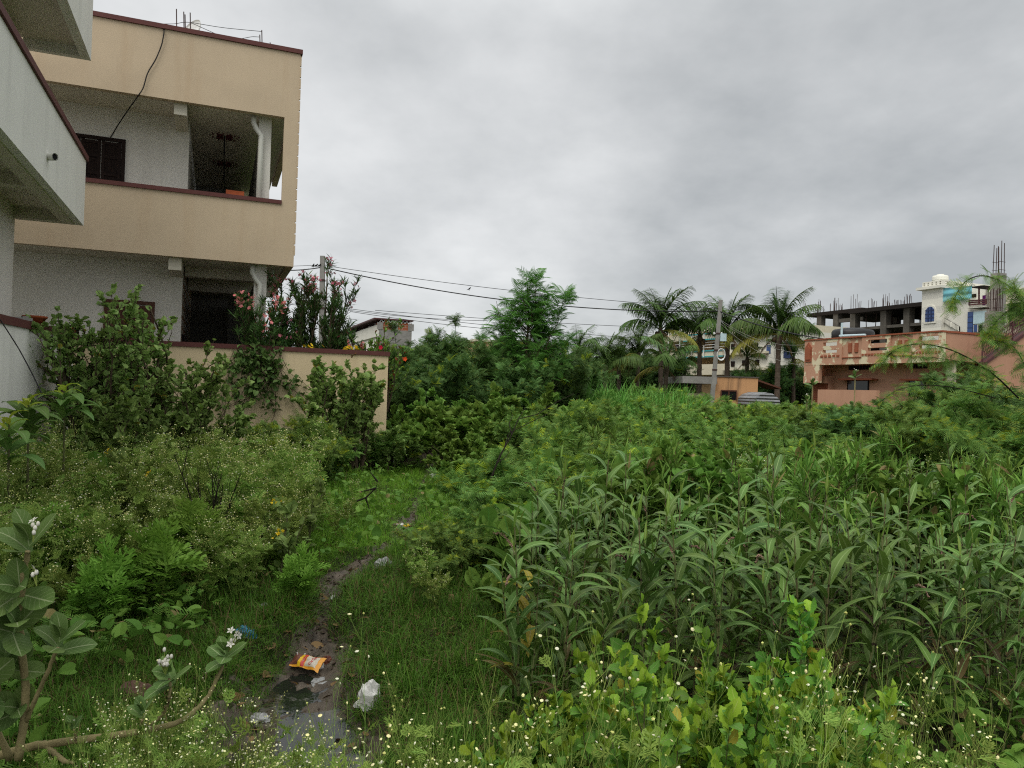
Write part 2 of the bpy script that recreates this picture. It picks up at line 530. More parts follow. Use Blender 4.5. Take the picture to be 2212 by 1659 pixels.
# muddy footpath following the channel, laid just above the soil
pts = [CH[0]]
for a, b in zip(CH[:-1], CH[1:]):
    n = max(2, int(np.hypot(*(b - a)) / .06))
    pts += [a + (b - a) * t for t in np.linspace(0, 1, n + 1)[1:]]
P = np.array(pts)
for _ in range(30): P[1:-1] = (P[:-2] + P[1:-1] * 2 + P[2:]) / 4
T = norm(np.gradient(P, axis=0)); S = np.stack([T[:, 1], -T[:, 0]], -1)
dd, w, d = ch_dist(P[:, 0], P[:, 1])
for _ in range(7): w[1:-1] = (w[:-2] + w[1:-1] * 2 + w[2:]) / 4
q = np.linspace(-1, 1, 17)
W = w[:, None] * 1.25 * (1 + .22 * np.sin(P[:, :1] * 9 + P[:, 1:] * 6 + np.sign(q)[None] * 2))
px_ = P[:, None, 0] + S[:, None, 0] * W * q[None]; py_ = P[:, None, 1] + S[:, None, 1] * W * q[None]
lump = np.array([[mnoise.noise((a * 9, b * 9, 0)) * .5 + mnoise.noise((a * 26, b * 26, 3)) * .35 for a, b in zip(r1, r2)] for r1, r2 in zip(px_, py_)])
pz_ = gz(px_, py_) + (.02 + .06 * lump) * (1 - np.abs(q[None]) ** 3) - .02 * np.abs(q[None]) ** 6
g = Geo(); n, k = len(P), len(q)
i = np.arange(n - 1)[:, None] * k; j = np.arange(k - 1)[None]
g.add(np.stack([px_, py_, pz_], -1).reshape(-1, 3), [np.stack([i + j, i + j + 1, i + k + j + 1, i + k + j], -1).reshape(-1, 4)])
m, nt, out = new_mat('wet mud')
c = mix(nt, (.048, .038, .027), (.15, .118, .086), ramp(nt, noise(nt, 6.0, 9, .72), .36, .66))
finish(nt, out, c, ramp(nt, noise(nt, 5.0, 4), .35, .6, (.35,) * 3, (.9,) * 3), .4, noise(nt, 38, 6, .7), .7, .03)
tag(g.build('path', m, smooth=True), kind='structure', label='muddy trodden path winding between the weeds')

# dirty puddle in the near end of the ditch
WZ = -.17
edge = [(470, 1720), (505, 1620), (535, 1560), (570, 1510), (605, 1470), (640, 1450), (690, 1440), (735, 1465), (752, 1520), (765, 1580), (790, 1640), (820, 1720), (660, 1780)]
E = np.array([hit_z(x, y, WZ) for x, y in edge])
g = Geo(); g.add(E[:, :3] - (0, 0, 0), [[tuple(range(len(E)))[::-1]]])
m, nt, out = new_mat('dirty water')
scum = ramp(nt, noise(nt, 4.0, 9, .72), .53, .63)
c = mix(nt, (.016, .016, .014), (.12, .11, .09), scum)
finish(nt, out, c, mix(nt, (.05,) * 3, (.5,) * 3, scum), .6, noise(nt, 6, 4, .55), .10, .02)
wobj = g.build('water', m)
nrm = np.cross(E[1] - E[0], E[2] - E[1])
tag(wobj, kind='structure', label='dark stagnant water lying in the ditch with floating scum')
# ------------------------------------------------------------------ street grid directions
AZ = math.atan2(4194.0, FPX)
D1 = np.array([math.sin(AZ), math.cos(AZ), 0]); D2 = np.array([-math.cos(AZ), math.sin(AZ), 0])

class Frame:
    """upright plane with local x along the wall, y into the building, z up; z is absolute"""
    def __init__(s, origin, ex, ein):
        s.o = np.array([origin[0], origin[1], 0.0]); s.ex = np.asarray(ex, float); s.ey = np.asarray(ein, float)
        s.rz = math.atan2(s.ex[1], s.ex[0])
        s.flip = np.cross(s.ex, s.ey)[2] < 0
    def hit(s, px, py, b=0.0):
        d = ray(px, py); p0 = s.o + s.ey * b
        t = ((p0 - CAM) @ s.ey) / (d @ s.ey)
        P = CAM + t * d
        return (P - s.o) @ s.ex, P[2]
    def world(s, x, y, z):
        return s.o + s.ex * x + s.ey * y + np.array([0, 0, z])
    def root(s, name, label, cat, group=None):
        return empty(name, tuple(s.o), s.rz, label, cat, group)

def frame_front(px, py, depth):            # wall seen square-on, running right along the street
    return Frame(at(px, py, depth), D1, D2)
def frame_side(px, py, depth):             # wall running towards the camera on its right
    return Frame(at(px, py, depth), -D2, D1)

M_BEIGE = plaster('beige wall paint', (.55, .44, .31), (.36, .22, .11), .30)
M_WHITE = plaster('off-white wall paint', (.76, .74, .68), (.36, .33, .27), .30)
M_WHITEB = plaster('white balcony paint', (.78, .77, .71), (.30, .29, .26), .35)
M_CREAM = plaster('cream compound wall paint', (.70, .565, .36), (.30, .2, .11), .35)
M_MAROON = plain('maroon painted coping', (.115, .04, .035), .7, .25)
M_SOFFIT = plain('grey-white soffit paint', (.62, .58, .48), .9, .1, .1, 2)
M_DARKWOOD = plain('dark brown wood', (.018, .010, .008), .6, .12)
M_REDWOOD = plain('reddish brown wood', (.105, .04, .022), .55, .3, .25, 5)
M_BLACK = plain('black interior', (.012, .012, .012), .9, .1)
M_PVC = plain('grey-white plastic pipe', (.62, .62, .56), .45, .4, .08, 3)
M_STEEL = plain('rusty steel bar', (.06, .035, .03), .8, .3)
M_WIRE = plain('black cable sheath', (.012, .012, .013), .6, .3)
M_CONC = plain('grey concrete', (.28, .27, .25), .9, .15, .3, 3, .3)
M_BRICK = plain('red clay', (.33, .085, .035), .9, .1, .35, 9)
M_PLATE = plain('white painted metal', (.7, .7, .68), .4, .4)
M_GLASSD = plain('dark window glass', (.015, .02, .025), .12, .5, .1, 2, 0.0)
M_DECOR = plain('dark red ceiling decor', (.12, .03, .035), .6, .3)
M_INWALL = plain('interior wall darkened for shade', (.24, .235, .215), .9, .1, .12, 2)  # shade of the recesses is put into this grey base colour
m, nt, out = new_mat('striped tile cladding')
tcn = N(nt, 'ShaderNodeTexCoord'); sxn = N(nt, 'ShaderNodeSeparateXYZ'); nt.links.new(tcn.outputs['Object'], sxn.inputs[0])
fr_ = math_(nt, 'FRACT', math_(nt, 'MULTIPLY', sxn.outputs[2], 4.2))
finish(nt, out, mix(nt, (.62, .56, .46), (.42, .2, .09), math_(nt, 'LESS_THAN', fr_, .3)), .6, .3)
M_STRIPE = m

# ------------------------------------------------------------------ beige house
HF = frame_front(640, 400, 16.0)
R = HF.root('beige_house', 'two-storey beige house with maroon copings and an open corner balcony', 'house')
h = HF.hit
zt = h(647, 117)[1]; zub = h(614, 253)[1]; zbt = h(607, 436)[1]; zlb = h(632, 576)[1]
XL = -7.6; DEP = 6.0; BK = 1.25                       # left end, depth of corner bay, recess of the front wall
xo = h(613, 300)[0]                                    # right edge of the balcony opening
xw = h(409, 300, BK)[0]; xg = h(394, 620, BK)[0]       # corner of the recess upstairs / downstairs
xl = xw
TH = .14
g = Geo()
g.box(XL, 0, 0, TH, zub, zt)                           # roof parapet band, front
g.box(-TH, 0, TH, DEP, zub, zt)                        # roof parapet band, side
g.box(XL, 0, 0, TH, zlb, zbt - .05)                    # balcony parapet, front
g.box(-TH, 0, TH, DEP, zlb, zbt - .05)                 # balcony parapet, side
g.box(xo, 0, 0, TH, zbt - .05, zub)                    # corner fin
g.build('facade_band', M_BEIGE, R)
g = Geo()
g.box(XL, .04, -.04, .22, zt, zt + .09)
g.box(-.2, .04, .22, DEP, zt, zt + .09)
g.box(XL, xo, -.03, .2, zbt - .05, zbt + .03)
g.box(-.18, .03, .2, DEP, zbt - .05, zbt + .03)
g.build('coping', M_MAROON, R)
g = Geo()                                              # scalloped drip edge down the corner
zz = zt - .25
while zz > zlb + .1:
    g.box(0.0, .022, -.012, .05, zz, zz + .2); zz -= .235
g.build('corner_drip_edge', M_BEIGE, R)
g = Geo()
g.box(XL, -.16, TH, DEP + 4, zub + .05, zub + .2)      # roof slab
g.box(XL, -.16, TH, DEP + 4, zlb + .03, zlb + .17)     # first floor slab
for zc_ in (zub + .05, zlb + .03):                     # down-stand beams under the slabs
    if zc_ < 5: g.box(xl, -.2, 1.6, 1.85, zc_ - .2, zc_); g.box(xl, -.2, 3.6, 3.85, zc_ - .3, zc_)
    g.box(xl - .26, xl - .02, TH, BK, zc_ - .28, zc_)
g.build('floor_slab', M_SOFFIT, R)
g = Geo()
g.box(XL, xw, BK, BK + .2, zlb + .17, zub + .05)
g.box(XL, xg, BK, BK + .2, -.2, zlb + .03)
g.box(xw - .2, xw, BK + .2, DEP + 1.2, zlb + .17, zub + .05)
g.build('wall', M_WHITE, R)
g = Geo(); g.box(xg - .2, xg, BK + .2, DEP + 1.2, .3, zlb + .03); g.build('tiled_side_wall', M_STRIPE, R)
g = Geo()
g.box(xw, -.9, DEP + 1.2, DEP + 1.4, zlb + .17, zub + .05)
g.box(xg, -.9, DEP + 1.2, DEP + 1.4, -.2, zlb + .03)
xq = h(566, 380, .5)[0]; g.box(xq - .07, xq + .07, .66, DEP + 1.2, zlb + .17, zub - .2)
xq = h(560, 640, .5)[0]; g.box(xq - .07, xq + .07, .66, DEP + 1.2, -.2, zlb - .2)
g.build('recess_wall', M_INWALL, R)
g = Geo(); g.box(xg, -.1, BK, DEP + 1.2, .5, .62); g.box(XL, -.1, -.02, BK, .38, .5); g.build('plinth', M_CONC, R)
# corner columns with rain pipes
for za, zb, cxa, cxb, pa, pb in ((zlb + .17, zub + .05, 556, 583, 553, 570), (.5, zlb + .03, 548, 575, 555, 566)):
    mid = (za + zb) / 2
    xa = h(cxa, 380 if za > 3 else 640, .35)[0]; xb = h(cxb, 380 if za > 3 else 640, .35)[0]
    c = Geo(); c.box(xa, xb, .35, .65, za, zb); c.build('column', M_WHITE, R)
    xp = h((pa + pb) / 2, 380 if za > 3 else 640, .25)[0]; r = .055
    c = Geo()
    c.tube([(xp - .16, .27, zb - .02), (xp - .16, .27, zb - .18), (xp - .1, .27, zb - .3), (xp, .27, zb - .42), (xp, .27, zb - .55), (xp, .27, za)], r, 10)
    c.build('rain_pipe', M_PVC, R, smooth=True)
# timber window upstairs
wa = h(163, 296, BK)[0]; wb = h(272, 305, BK)[0]; wz = h(272, 303, BK)[1]; wl = h(272, 420, BK)[1]
wa = wb - 1.65
def shutters(name, x0, x1, z0, z1, y, nm, mt, root, cols=4):
    fr = Geo(); t = .07
    fr.box(x0, x0 + t, y - .05, y, z0, z1); fr.box(x1 - t, x1, y - .05, y, z0, z1)
    fr.box(x0 + t, x1 - t, y - .05, y, z1 - t, z1); fr.box(x0 + t, x1 - t, y - .05, y, z0, z0 + t)
    f = fr.build(name, mt, root)
    w = (x1 - x0 - 2 * t) / cols
    for i in range(cols):
        s = Geo(); a = x0 + t + i * w + .008; b = a + w - .016; fw = .06
        s.box(a, a + fw, y - .035, y - .002, z0 + t + .01, z1 - t - .01); s.box(b - fw, b, y - .035, y - .002, z0 + t + .01, z1 - t - .01)
        for zf in (0.0, .28, .68, 1.0):
            zz = z0 + t + .02 + zf * (z1 - z0 - 2 * t - .1)
            s.box(a + fw, b - fw, y - .035, y - .002, zz, zz + .06)
        s.box(a + fw, b - fw, y - .014, y - .006, z0 + t + .02, z1 - t - .02)
        for k in range(1, 4):
            xx = a + fw + (b - a - 2 * fw) * k / 4
            s.box(xx - .006, xx + .006, y - .024, y - .015, z0 + t + .02, z1 - t - .02)
        s.build(nm, mt, f)
    return f
shutters('window', wa, wb, wl, wz, BK, 'shutter', M_DARKWOOD, R)
# red-brown timber window downstairs behind the bush
wa = h(226, 645, BK)[0]; wb = h(335, 652, BK)[0]; wz = h(335, 653, BK)[1]
f = shutters('window', wa, wb, wz - 1.5, wz, BK, 'shutter', M_REDWOOD, R, 2)
# dark windows in the tiled side wall, stairs and door in the recess
for ya, yb, zw in ((BK + .5, BK + 1.35, 2.75), (BK + 2.1, BK + 2.95, 2.7)):
    c = Geo(); c.box(xg + .002, xg + .05, ya, yb, .65, zw); c.box(xg + .05, xg + .07, ya - .05, ya, .65, zw); c.box(xg + .05, xg + .07, yb, yb + .05, .65, zw)
    f = c.build('window', M_DARKWOOD, R)
    c = Geo(); c.box(xg + .052, xg + .058, ya + .01, yb - .01, .7, zw - .05); c.build('pane', M_GLASSD, f)
c = Geo()
for i in range(9): c.box(xg + .25, xg + 1.35, 3.9 + i * .27, 4.17 + i * .27, .62, .62 + (i + 1) * .2)
c.build('stair', M_CONC, R)
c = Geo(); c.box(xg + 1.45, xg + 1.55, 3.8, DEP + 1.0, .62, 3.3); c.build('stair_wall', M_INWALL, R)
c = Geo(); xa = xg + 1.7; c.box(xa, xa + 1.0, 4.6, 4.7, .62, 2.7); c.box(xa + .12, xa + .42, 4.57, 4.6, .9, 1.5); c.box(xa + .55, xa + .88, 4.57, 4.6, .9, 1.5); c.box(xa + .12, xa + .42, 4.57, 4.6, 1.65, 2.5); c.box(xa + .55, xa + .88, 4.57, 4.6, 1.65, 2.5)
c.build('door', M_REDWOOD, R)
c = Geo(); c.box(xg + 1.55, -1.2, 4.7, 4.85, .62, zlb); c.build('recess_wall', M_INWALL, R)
c = Geo(); c.box(xw + .3, xw + 1.4, DEP + 1.12, DEP + 1.19, zlb + .2, zlb + 2.3); c.build('door', M_DARKWOOD, R)
# ceiling ornaments with hanging stems
for px, py, b in ((486, 278, 2.1), (485, 350, 4.4)):
    x, _ = h(px, py, b); zc_ = zub + .045
    c = Geo(); c.box(x - .17, x - .03, b - .17, b + .17, zc_ - .02, zc_); c.box(x + .03, x + .17, b - .17, b + .17, zc_ - .02, zc_)
    for k in range(22):
        a = k / 22 * 2 * PI; rr = .26 + .05 * (k % 2)
        c.box(x + rr * math.cos(a) - .015, x + rr * math.cos(a) + .02, b + rr * math.sin(a) - .015, b + rr * math.sin(a) + .02, zc_ - .01, zc_)
    f = c.build('ceiling_ornament', M_DECOR, R)
    c = Geo(); c.bar((x, b, zc_), (x, b, zc_ - .42), .018); c.tube([(x, b, zc_ - .42), (x + .01, b, zc_ - .55), (x + .03, b, zc_ - .62), (x + .02, b, zc_ - .75)], .008, 4)
    c.build('hanging_stem', M_WIRE, f)
# bulb under the corner
x, z = h(589, 585, .8)
c = Geo(); c.lathe([(.02, 0), (.045, -.03), (.05, -.07), (.03, -.1)], 10, c=(x, .8, zlb + .03)); c.lathe([(.02, -.1), (.035, -.13), (.04, -.17), (.02, -.21), (.001, -.22)], 10, c=(x, .8, zlb + .03))
c.build('bulb_holder', M_PLATE, R, smooth=True)
# roof furniture
for pxs, top in (((379,), 19), ((395,), 25), ((398,), 31), ((409,), 27), ((565,), 65), ((561,), 75), ((569,), 92), ((584,), 92)):
    x, z0 = h(pxs[0], 95, .5); zz = h(pxs[0], top, .5)[1]
    c = Geo(); c.tube([(x, .5, zt - .4), (x + .01, .5, (zt + zz) / 2), (x - .005, .5, zz)], .011, 5); c.build('rebar', M_STEEL, R)
def world_tube(name, pix, r, mt, label=None, cat=None, n=5, parent=None, sag=0, group=None):
    P = np.array([at(*p) for p in pix])
    t = np.linspace(0, len(P) - 1, max(len(P), 8 * (len(P) - 1) + 1))
    k = np.arange(len(P))
    Q = np.stack([np.interp(t, k, P[:, i]) for i in range(3)], 1)
    if len(P) > 2:
        for _ in range(6): Q[1:-1] = (Q[:-2] + 2 * Q[1:-1] + Q[2:]) / 4
    c = Geo(); c.tube(Q, r, n)
    o = c.build(name, mt)
    return tag(o, label, cat, group)
def facade_pt(px, py, b=-.04):
    x, z = h(px, py, b); return HF.world(x, b, z)
def depth_of(P): return float((P - CAM) @ F0)
def fpix(px, py, b=-.04): return (px, py, depth_of(facade_pt(px, py, b)))
world_tube('cable', [fpix(340, 52, .5), fpix(356, 62, -.06), fpix(350, 96), fpix(337, 128), fpix(318, 158), fpix(310, 190), fpix(300, 205), fpix(275, 240, .7), fpix(255, 270, 1.1), fpix(239, 297, 1.2)], .012, M_WIRE,
           'black cable dangling over the beige parapet down to the dark window', 'cable')
world_tube('roof_wire', [fpix(318, 51, .5), fpix(378, 52, .5), fpix(395, 48, .5), fpix(410, 48, .5), fpix(480, 60, .5), fpix(565, 68, .5)], .006, M_WIRE, 'thin wire strung between the rebar stubs over the beige roof', 'wire')
world_tube('roof_wire', [fpix(410, 48, .5), fpix(450, 66, .5), fpix(490, 84, .5), fpix(520, 84, .5), fpix(545, 79, .5), fpix(560, 80, .5)], .006, M_WIRE, 'loose looping wire sagging to the beige parapet', 'wire')
# satellite dish edge on roof
P = facade_pt(406, 62, .7)
c = Geo(); c.lathe([(.001, 0), (.15, .02), (.28, .07), (.3, .1)], 18); c.lathe([(.3, .1), (.285, .075), (.15, .028), (.001, .012)], 18); c.bar((0, 0, .02), (0, -.05, -.5), .02)
o = c.build('satellite_dish', M_PLATE); o.location = P + np.array([0, .3, .02]); o.rotation_euler = (1.2, .2, -.6)
tag(o, 'white satellite dish tilted on the roof of the beige house', 'satellite dish')
# bricks lying on the balcony coping
for i, (px, lab) in enumerate(((499, 'left one of two red bricks on the balcony coping'), (516, 'right one of two red bricks on the balcony coping'))):
    x, z = h(px, 424, .1); c = Geo(); c.box(-.1, .1, -.05, .05, 0, .1)
    o = c.build('brick', M_BRICK, loc=tuple(HF.world(x, .09, zbt + .031)), rz=HF.rz + (.05, -.08)[i]); tag(o, lab, 'brick', 'bricks on the balcony coping')
# rope hanging from the slab edge
x, _ = h(609, 610, 2.0)
c = Geo()
Pt = HF.world(-.03, 2.6, zlb)
c.tube([Pt, Pt + (0, 0, -.25), Pt + (.02, 0, -.5)], .012, 5)
for dx in (-.07, -.02, .05): c.tube([Pt + (.02, 0, -.5), Pt + (.02 + dx * .6, 0, -.8), Pt + (.02 + dx, 0, -1.15)], .008, 4)
tag(c.build('hanging_rope', M_WIRE), 'knotted rope splitting in strands under the beige slab edge', 'rope')

# ------------------------------------------------------------------ compound walls
PWA = at(160, 718, 13.9); PW0 = at(0, 680, 10.3)
WZT = 2.46
dw = norm((PW0 - PWA) * (1, 1, 0))
CF = Frame(PWA, D1, D2)
xe = CF.hit(838, 800)[0]
R = CF.root('compound_wall', 'cream compound wall with maroon coping in front of the beige house', 'wall')
g = Geo(); g.box(0, xe, 0, .2, -.3, WZT - .07); g.box(xe - .2, xe, .2, 9, -.3, WZT - .07); g.build('wall_panel', M_CREAM, R)
g = Geo(); g.box(-.02, xe + .03, -.03, .23, WZT - .07, WZT + .02); g.box(xe - .23, xe + .03, .23, 9, WZT - .07, WZT + .02); g.build('coping', M_MAROON, R)
WF = Frame(PWA, -dw, np.array([dw[1], -dw[0], 0]) * (1 if np.array([dw[1], -dw[0]]) @ np.array([-1, 0]) > 0 else -1))
Lw = 13.0
R = empty('boundary_wall', (PWA[0], PWA[1], 0), math.atan2(dw[1], dw[0]), 'white boundary wall with sloping maroon coping beside the white house', 'wall')
sg = -1 if np.cross(dw, WF.ey)[2] < 0 else 1
g = Geo(); g.box(-.1, Lw, 0, sg * .2, -.3, WZT - .02); g.build('wall_panel', M_WHITEB, R)
g = Geo(); g.box(-.13, Lw, -sg * .03, sg * .23, WZT - .02, WZT + .1); g.build('coping', M_MAROON, R)
# clay pots on the white wall
def wall_pt(px, py):
    d = ray(px, py); t = ((PWA - CAM) @ WF.ey + .09) / (d @ WF.ey); return CAM + t * d
for px, py, s, lab in ((75, 693, .17, 'red clay saucer pot nearest the house corner on the white wall coping'), (153, 713, .15, 'red clay pot at the far end of the white wall coping')):
    P = wall_pt(px, py); P[2] = WZT + .1
    c = Geo(); c.lathe([(.001, 0), (.6, 0), (.95, .5), (1.05, .55), (1.05, .72), (.9, .72), (.8, .2), (.001, .2)], 16)
    c.v = [v * s for v in c.v]
    tag(c.build('clay_pot', M_BRICK, loc=tuple(P), smooth=True), lab, 'pot', 'clay pots on the white wall')
P = wall_pt(45, 684); P[2] = WZT + .1
c = Geo(); c.box(-.14, .14, -.06, .06, 0, .045); c.box(.02, .1, -.02, .05, .045, .07); tag(c.build('stone_slab', M_CONC, loc=tuple(P), rz=.9), 'small grey slab lying on the white wall coping', 'slab')
# stay wire against the white wall
world_tube('stay_wire', [(0, 690, 10.0), (40, 752, 9.7), (70, 808, 9.5), (90, 850, 9.3)], .008, M_WIRE, 'slanting stay wire in front of the white boundary wall', 'wire')

# ------------------------------------------------------------------ white house at the left edge
PB = at(184, 400, 13.2)
L2 = -D2                                               # towards the camera
WHF = Frame(PB, L2, -D1)
R = empty('white_house', (PB[0], PB[1], 0), math.atan2(L2[1], L2[0]), 'white two-storey house with long balcony and maroon coping cut by the frame edge', 'house')
sgn = -1 if np.cross(L2, -D1)[2] < 0 else 1            # local y towards the house
z0b = at(184, 488, 13.2)[2]; z1b = at(187, 348, 13.2)[2]; z2b = at(190, 130, 13.2)[2]
LW = 14.0; ov = .98
Y = lambda a: sgn * a
g = Geo()
g.box(0, LW, 0, Y(.13), z0b, z1b); g.box(0, .13, Y(.13), Y(ov), z0b, z1b)
g.box(0, LW, Y(-.02), Y(.13), z2b, z2b + 1.3); g.box(0, .13, Y(.13), Y(ov), z2b, z2b + 1.3)
g.build('balcony_parapet', M_WHITEB, R)
g = Geo(); g.box(-.03, LW, Y(-.035), Y(.17), z1b, z1b + .09); g.box(-.03, .16, Y(.17), Y(ov), z1b, z1b + .09); g.build('coping', M_MAROON, R)
g = Geo()
g.box(.13, LW, Y(.13), Y(5), z0b + .16, z0b + .3); g.box(.13, LW, Y(.13), Y(5), z2b + .16, z2b + .32)
g.box(.13, .32, Y(.13), Y(ov), z0b - .02, z0b + .16); g.box(.32, LW, Y(.13), Y(.3), z0b - .02, z0b + .16)
for xx in (2.6, 5.4, 8.2): g.box(xx, xx + .2, Y(.3), Y(ov), z0b - .02, z0b + .16); g.box(xx, xx + .2, Y(.3), Y(ov), z2b - .05, z2b + .16)
g.build('balcony_slab', M_SOFFIT, R)
xe = WHF.hit(42, 600, ov)[0]
g = Geo(); g.box(max(.2, xe), LW, Y(ov), Y(ov + .2), -.3, z0b + .16); g.box(.4, LW, Y(ov), Y(ov + .2), z0b + .3, z2b + .16); g.box(.4, .6, Y(ov + .2), Y(5), z0b + .3, z2b + .16); g.box(max(.2, xe), max(.2, xe) + .2, Y(ov + .2), Y(5), -.3, z0b + .16)
g.build('wall', M_WHITE, R)
x_, z_ = WHF.hit(104, 339, 0)
g = Geo(); g.tube([(x_, Y(.02), z_), (x_ + .10, Y(-.10), z_ - .012)], .05, 14, cap=False); g.tube([(x_ + .10, Y(-.10), z_ - .012), (x_, Y(.02), z_)], .041, 14, cap=False)
f = g.build('drain_spout', M_PVC, R, smooth=True)
g = Geo(); g.tube([(x_ + .088, Y(-.086), z_ - .011), (x_ + .092, Y(-.090), z_ - .011)], .042, 14); g.build('spout_opening', M_BLACK, f)
g = Geo(); zz = z2b - .45
x_, zz = WHF.hit(195, 100, -.0); 
g.box(-.06, -.02, Y(.05), Y(.12), z2b + .42, z2b + .58); g.build('wall_bracket', M_CONC, R)
g = Geo(); g.box(-.05, -.01, Y(.05), Y(.2), z0b + .1, z0b + .28); g.build('wall_bracket', M_CONC, R)
# ------------------------------------------------------------------ far buildings
K = 2212 / 4096
def zq(X, Y): return ((3100 + X * .4521) * K, (950 + Y * .4521) * K)       # readings taken off enlarged crops
def zr(X, Y): return ((3400 + X * .3146) * K, (1080 + Y * .3146) * K)
def zp(X, Y): return ((2300 + X * .4069) * K, (1050 + Y * .4069) * K)
def zo(X, Y): return ((850 + X * .3919) * K, (950 + Y * .3919) * K)

M_PEACH = plaster('peach wall paint', (.51, .285, .19), (.26, .1, .05), .35, patch=None)
M_PEEL = plaster('peeling peach paint over cream', (.51, .285, .19), (.26, .1, .05), .3, patch=((.66, .58, .40), .525, .545, 1.7))
M_BRICKRED = plain('terracotta red trim paint', (.31, .095, .05), .8, .2)
M_TWHITE = plaster('white tower paint', (.72, .70, .62), (.4, .36, .28), .2)
M_TCREAM = plaster('pale cream wall paint', (.66, .60, .46), (.4, .33, .22), .25)
M_OCHRE = plaster('warm balcony wall paint', (.62, .43, .24), (.4, .26, .13), .2)
M_SHED = plaster('stained orange shed paint', (.56, .31, .15), (.05, .04, .035), .95)
M_SHEDB = plaster('stained yellow-green shed render', (.40, .36, .22), (.06, .05, .04), .9)
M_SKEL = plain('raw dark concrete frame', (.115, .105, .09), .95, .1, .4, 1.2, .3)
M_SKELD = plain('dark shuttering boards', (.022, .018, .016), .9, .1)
M_BLUEGL = plain('blue tinted glass', (.02, .065, .22), .12, .6, .3, 1.5, 0.0)
M_BLUEFR = plain('dark blue painted frame', (.015, .03, .1), .5, .4)
M_PALEBLUE = plain('pale blue sheet panel', (.48, .62, .66), .5, .3)
M_TEAL = plain('teal painted rail', (.05, .32, .34), .6, .3)
M_PURPLE = plain('purple cloth', (.12, .02, .12), .9, .1)
M_DRED = plain('dark red painted steel', (.085, .03, .03), .6, .3)
M_RBRICK = new_mat('red brick masonry')
m, nt, out = M_RBRICK
bt = N(nt, 'ShaderNodeTexBrick'); bt.inputs['Scale'].default_value = 1.0
bt.inputs['Color1'].default_value = c4((.36, .105, .05)); bt.inputs['Color2'].default_value = c4((.27, .075, .04)); bt.inputs['Mortar'].default_value = c4((.33, .24, .19))
bt.inputs['Brick Width'].default_value = .5; bt.inputs['Row Height'].default_value = .2; bt.inputs['Mortar Size'].default_value = .02
tcb = N(nt, 'ShaderNodeTexCoord'); sb = N(nt, 'ShaderNodeSeparateXYZ'); cb = N(nt, 'ShaderNodeCombineXYZ'); nt.links.new(tcb.outputs['Object'], sb.inputs[0])
nt.links.new(math_(nt, 'ADD', sb.outputs[0], sb.outputs[1]), cb.inputs[0]); nt.links.new(sb.outputs[2], cb.inputs[1]); nt.links.new(cb.outputs[0], bt.inputs['Vector'])
finish(nt, out, bt.outputs[0], .9, .1)
M_RBRICK = m
def sheet_mat(name, a, b, freq, axis=2, rust=None):
    m, nt, out = new_mat(name)
    t = N(nt, 'ShaderNodeTexCoord'); s = N(nt, 'ShaderNodeSeparateXYZ'); nt.links.new(t.outputs['Object'], s.inputs[0])
    w = math_(nt, 'SINE', math_(nt, 'MULTIPLY', s.outputs[axis], freq))
    c = mix(nt, a, b, ramp(nt, noise(nt, 1.5, 5), .35, .65))
    if rust: c = mix(nt, c, rust, ramp(nt, noise(nt, 1.1, 6, .7, stretch=(.5, .5, 3)), .6, .68))
    finish(nt, out, c, .5, .4, w, .6, .05)
    return m
M_BLUESHEET = sheet_mat('faded blue corrugated sheet', (.14, .42, .50), (.22, .52, .58), 14, 2, (.25, .09, .04))
M_GREYSHEET = sheet_mat('grey corrugated sheet', (.16, .17, .18), (.24, .25, .26), 40)
M_TANK = plain('white tank plastic', (.78, .77, .68), .5, .3, .08)
M_BTANK = plain('black tank plastic', (.015, .015, .016), .5, .4)
M_STUCCO = new_mat('banded tower cladding')
m, nt, out = M_STUCCO
t = N(nt, 'ShaderNodeTexCoord'); s = N(nt, 'ShaderNodeSeparateXYZ'); nt.links.new(t.outputs['Object'], s.inputs[0])
band = math_(nt, 'LESS_THAN', math_(nt, 'FRACT', math_(nt, 'MULTIPLY', s.outputs[2], 1.02)), .48)
sp_ = math_(nt, 'MULTIPLY', band, ramp(nt, noise(nt, 18, 3, .7), .45, .55))
finish(nt, out, mix(nt, (.72, .70, .62), (.50, .49, .45), sp_), .9, .1)
M_STUCCO = m

def fbox(g, F, p0, p1, b0, b1, mi=0):
    x0, z0 = F.hit(p0[0], p0[1], b0); x1, z1 = F.hit(p1[0], p1[1], b0)
    g.box(x0, x1, b0, b1, z0, z1, mi)
    return x0, x1, z0, z1
def rebars(F, R, spots, b, nmin=3):
    for px, py0, py1 in spots:
        x, z0 = F.hit(px, py0, b); _, z1 = F.hit(px, py1, b)
        g = Geo()
        for k in range(random.randint(nmin, nmin + 3)):
            xx = x + random.uniform(-.22, .22); yy = b + random.uniform(-.2, .2)
            g.bar((xx, yy, z0 - .3), (xx + random.uniform(-.05, .05), yy, z0 + (z1 - z0) * random.uniform(.45, 1)), .022, 4)
        g.build('rebar', M_STEEL, R)

# --- peach house with peeling parapet
PS = frame_side(*zq(265, 900), 33.0)
R = PS.root('peach_house', 'peach single-storey house with peeling parapet and outside staircase', 'house')
hx = PS.hit
x0 = 0.0; x1, ztop = hx(*zq(1480, 845)); _, zt0 = hx(*zq(265, 905)); ztop = (ztop + zt0) / 2
_, zb1 = hx(*zq(1475, 1110)); _, zb0 = hx(*zq(395, 1120)); zbot = (zb0 + zb1) / 2
DX = 6.5
g = Geo()
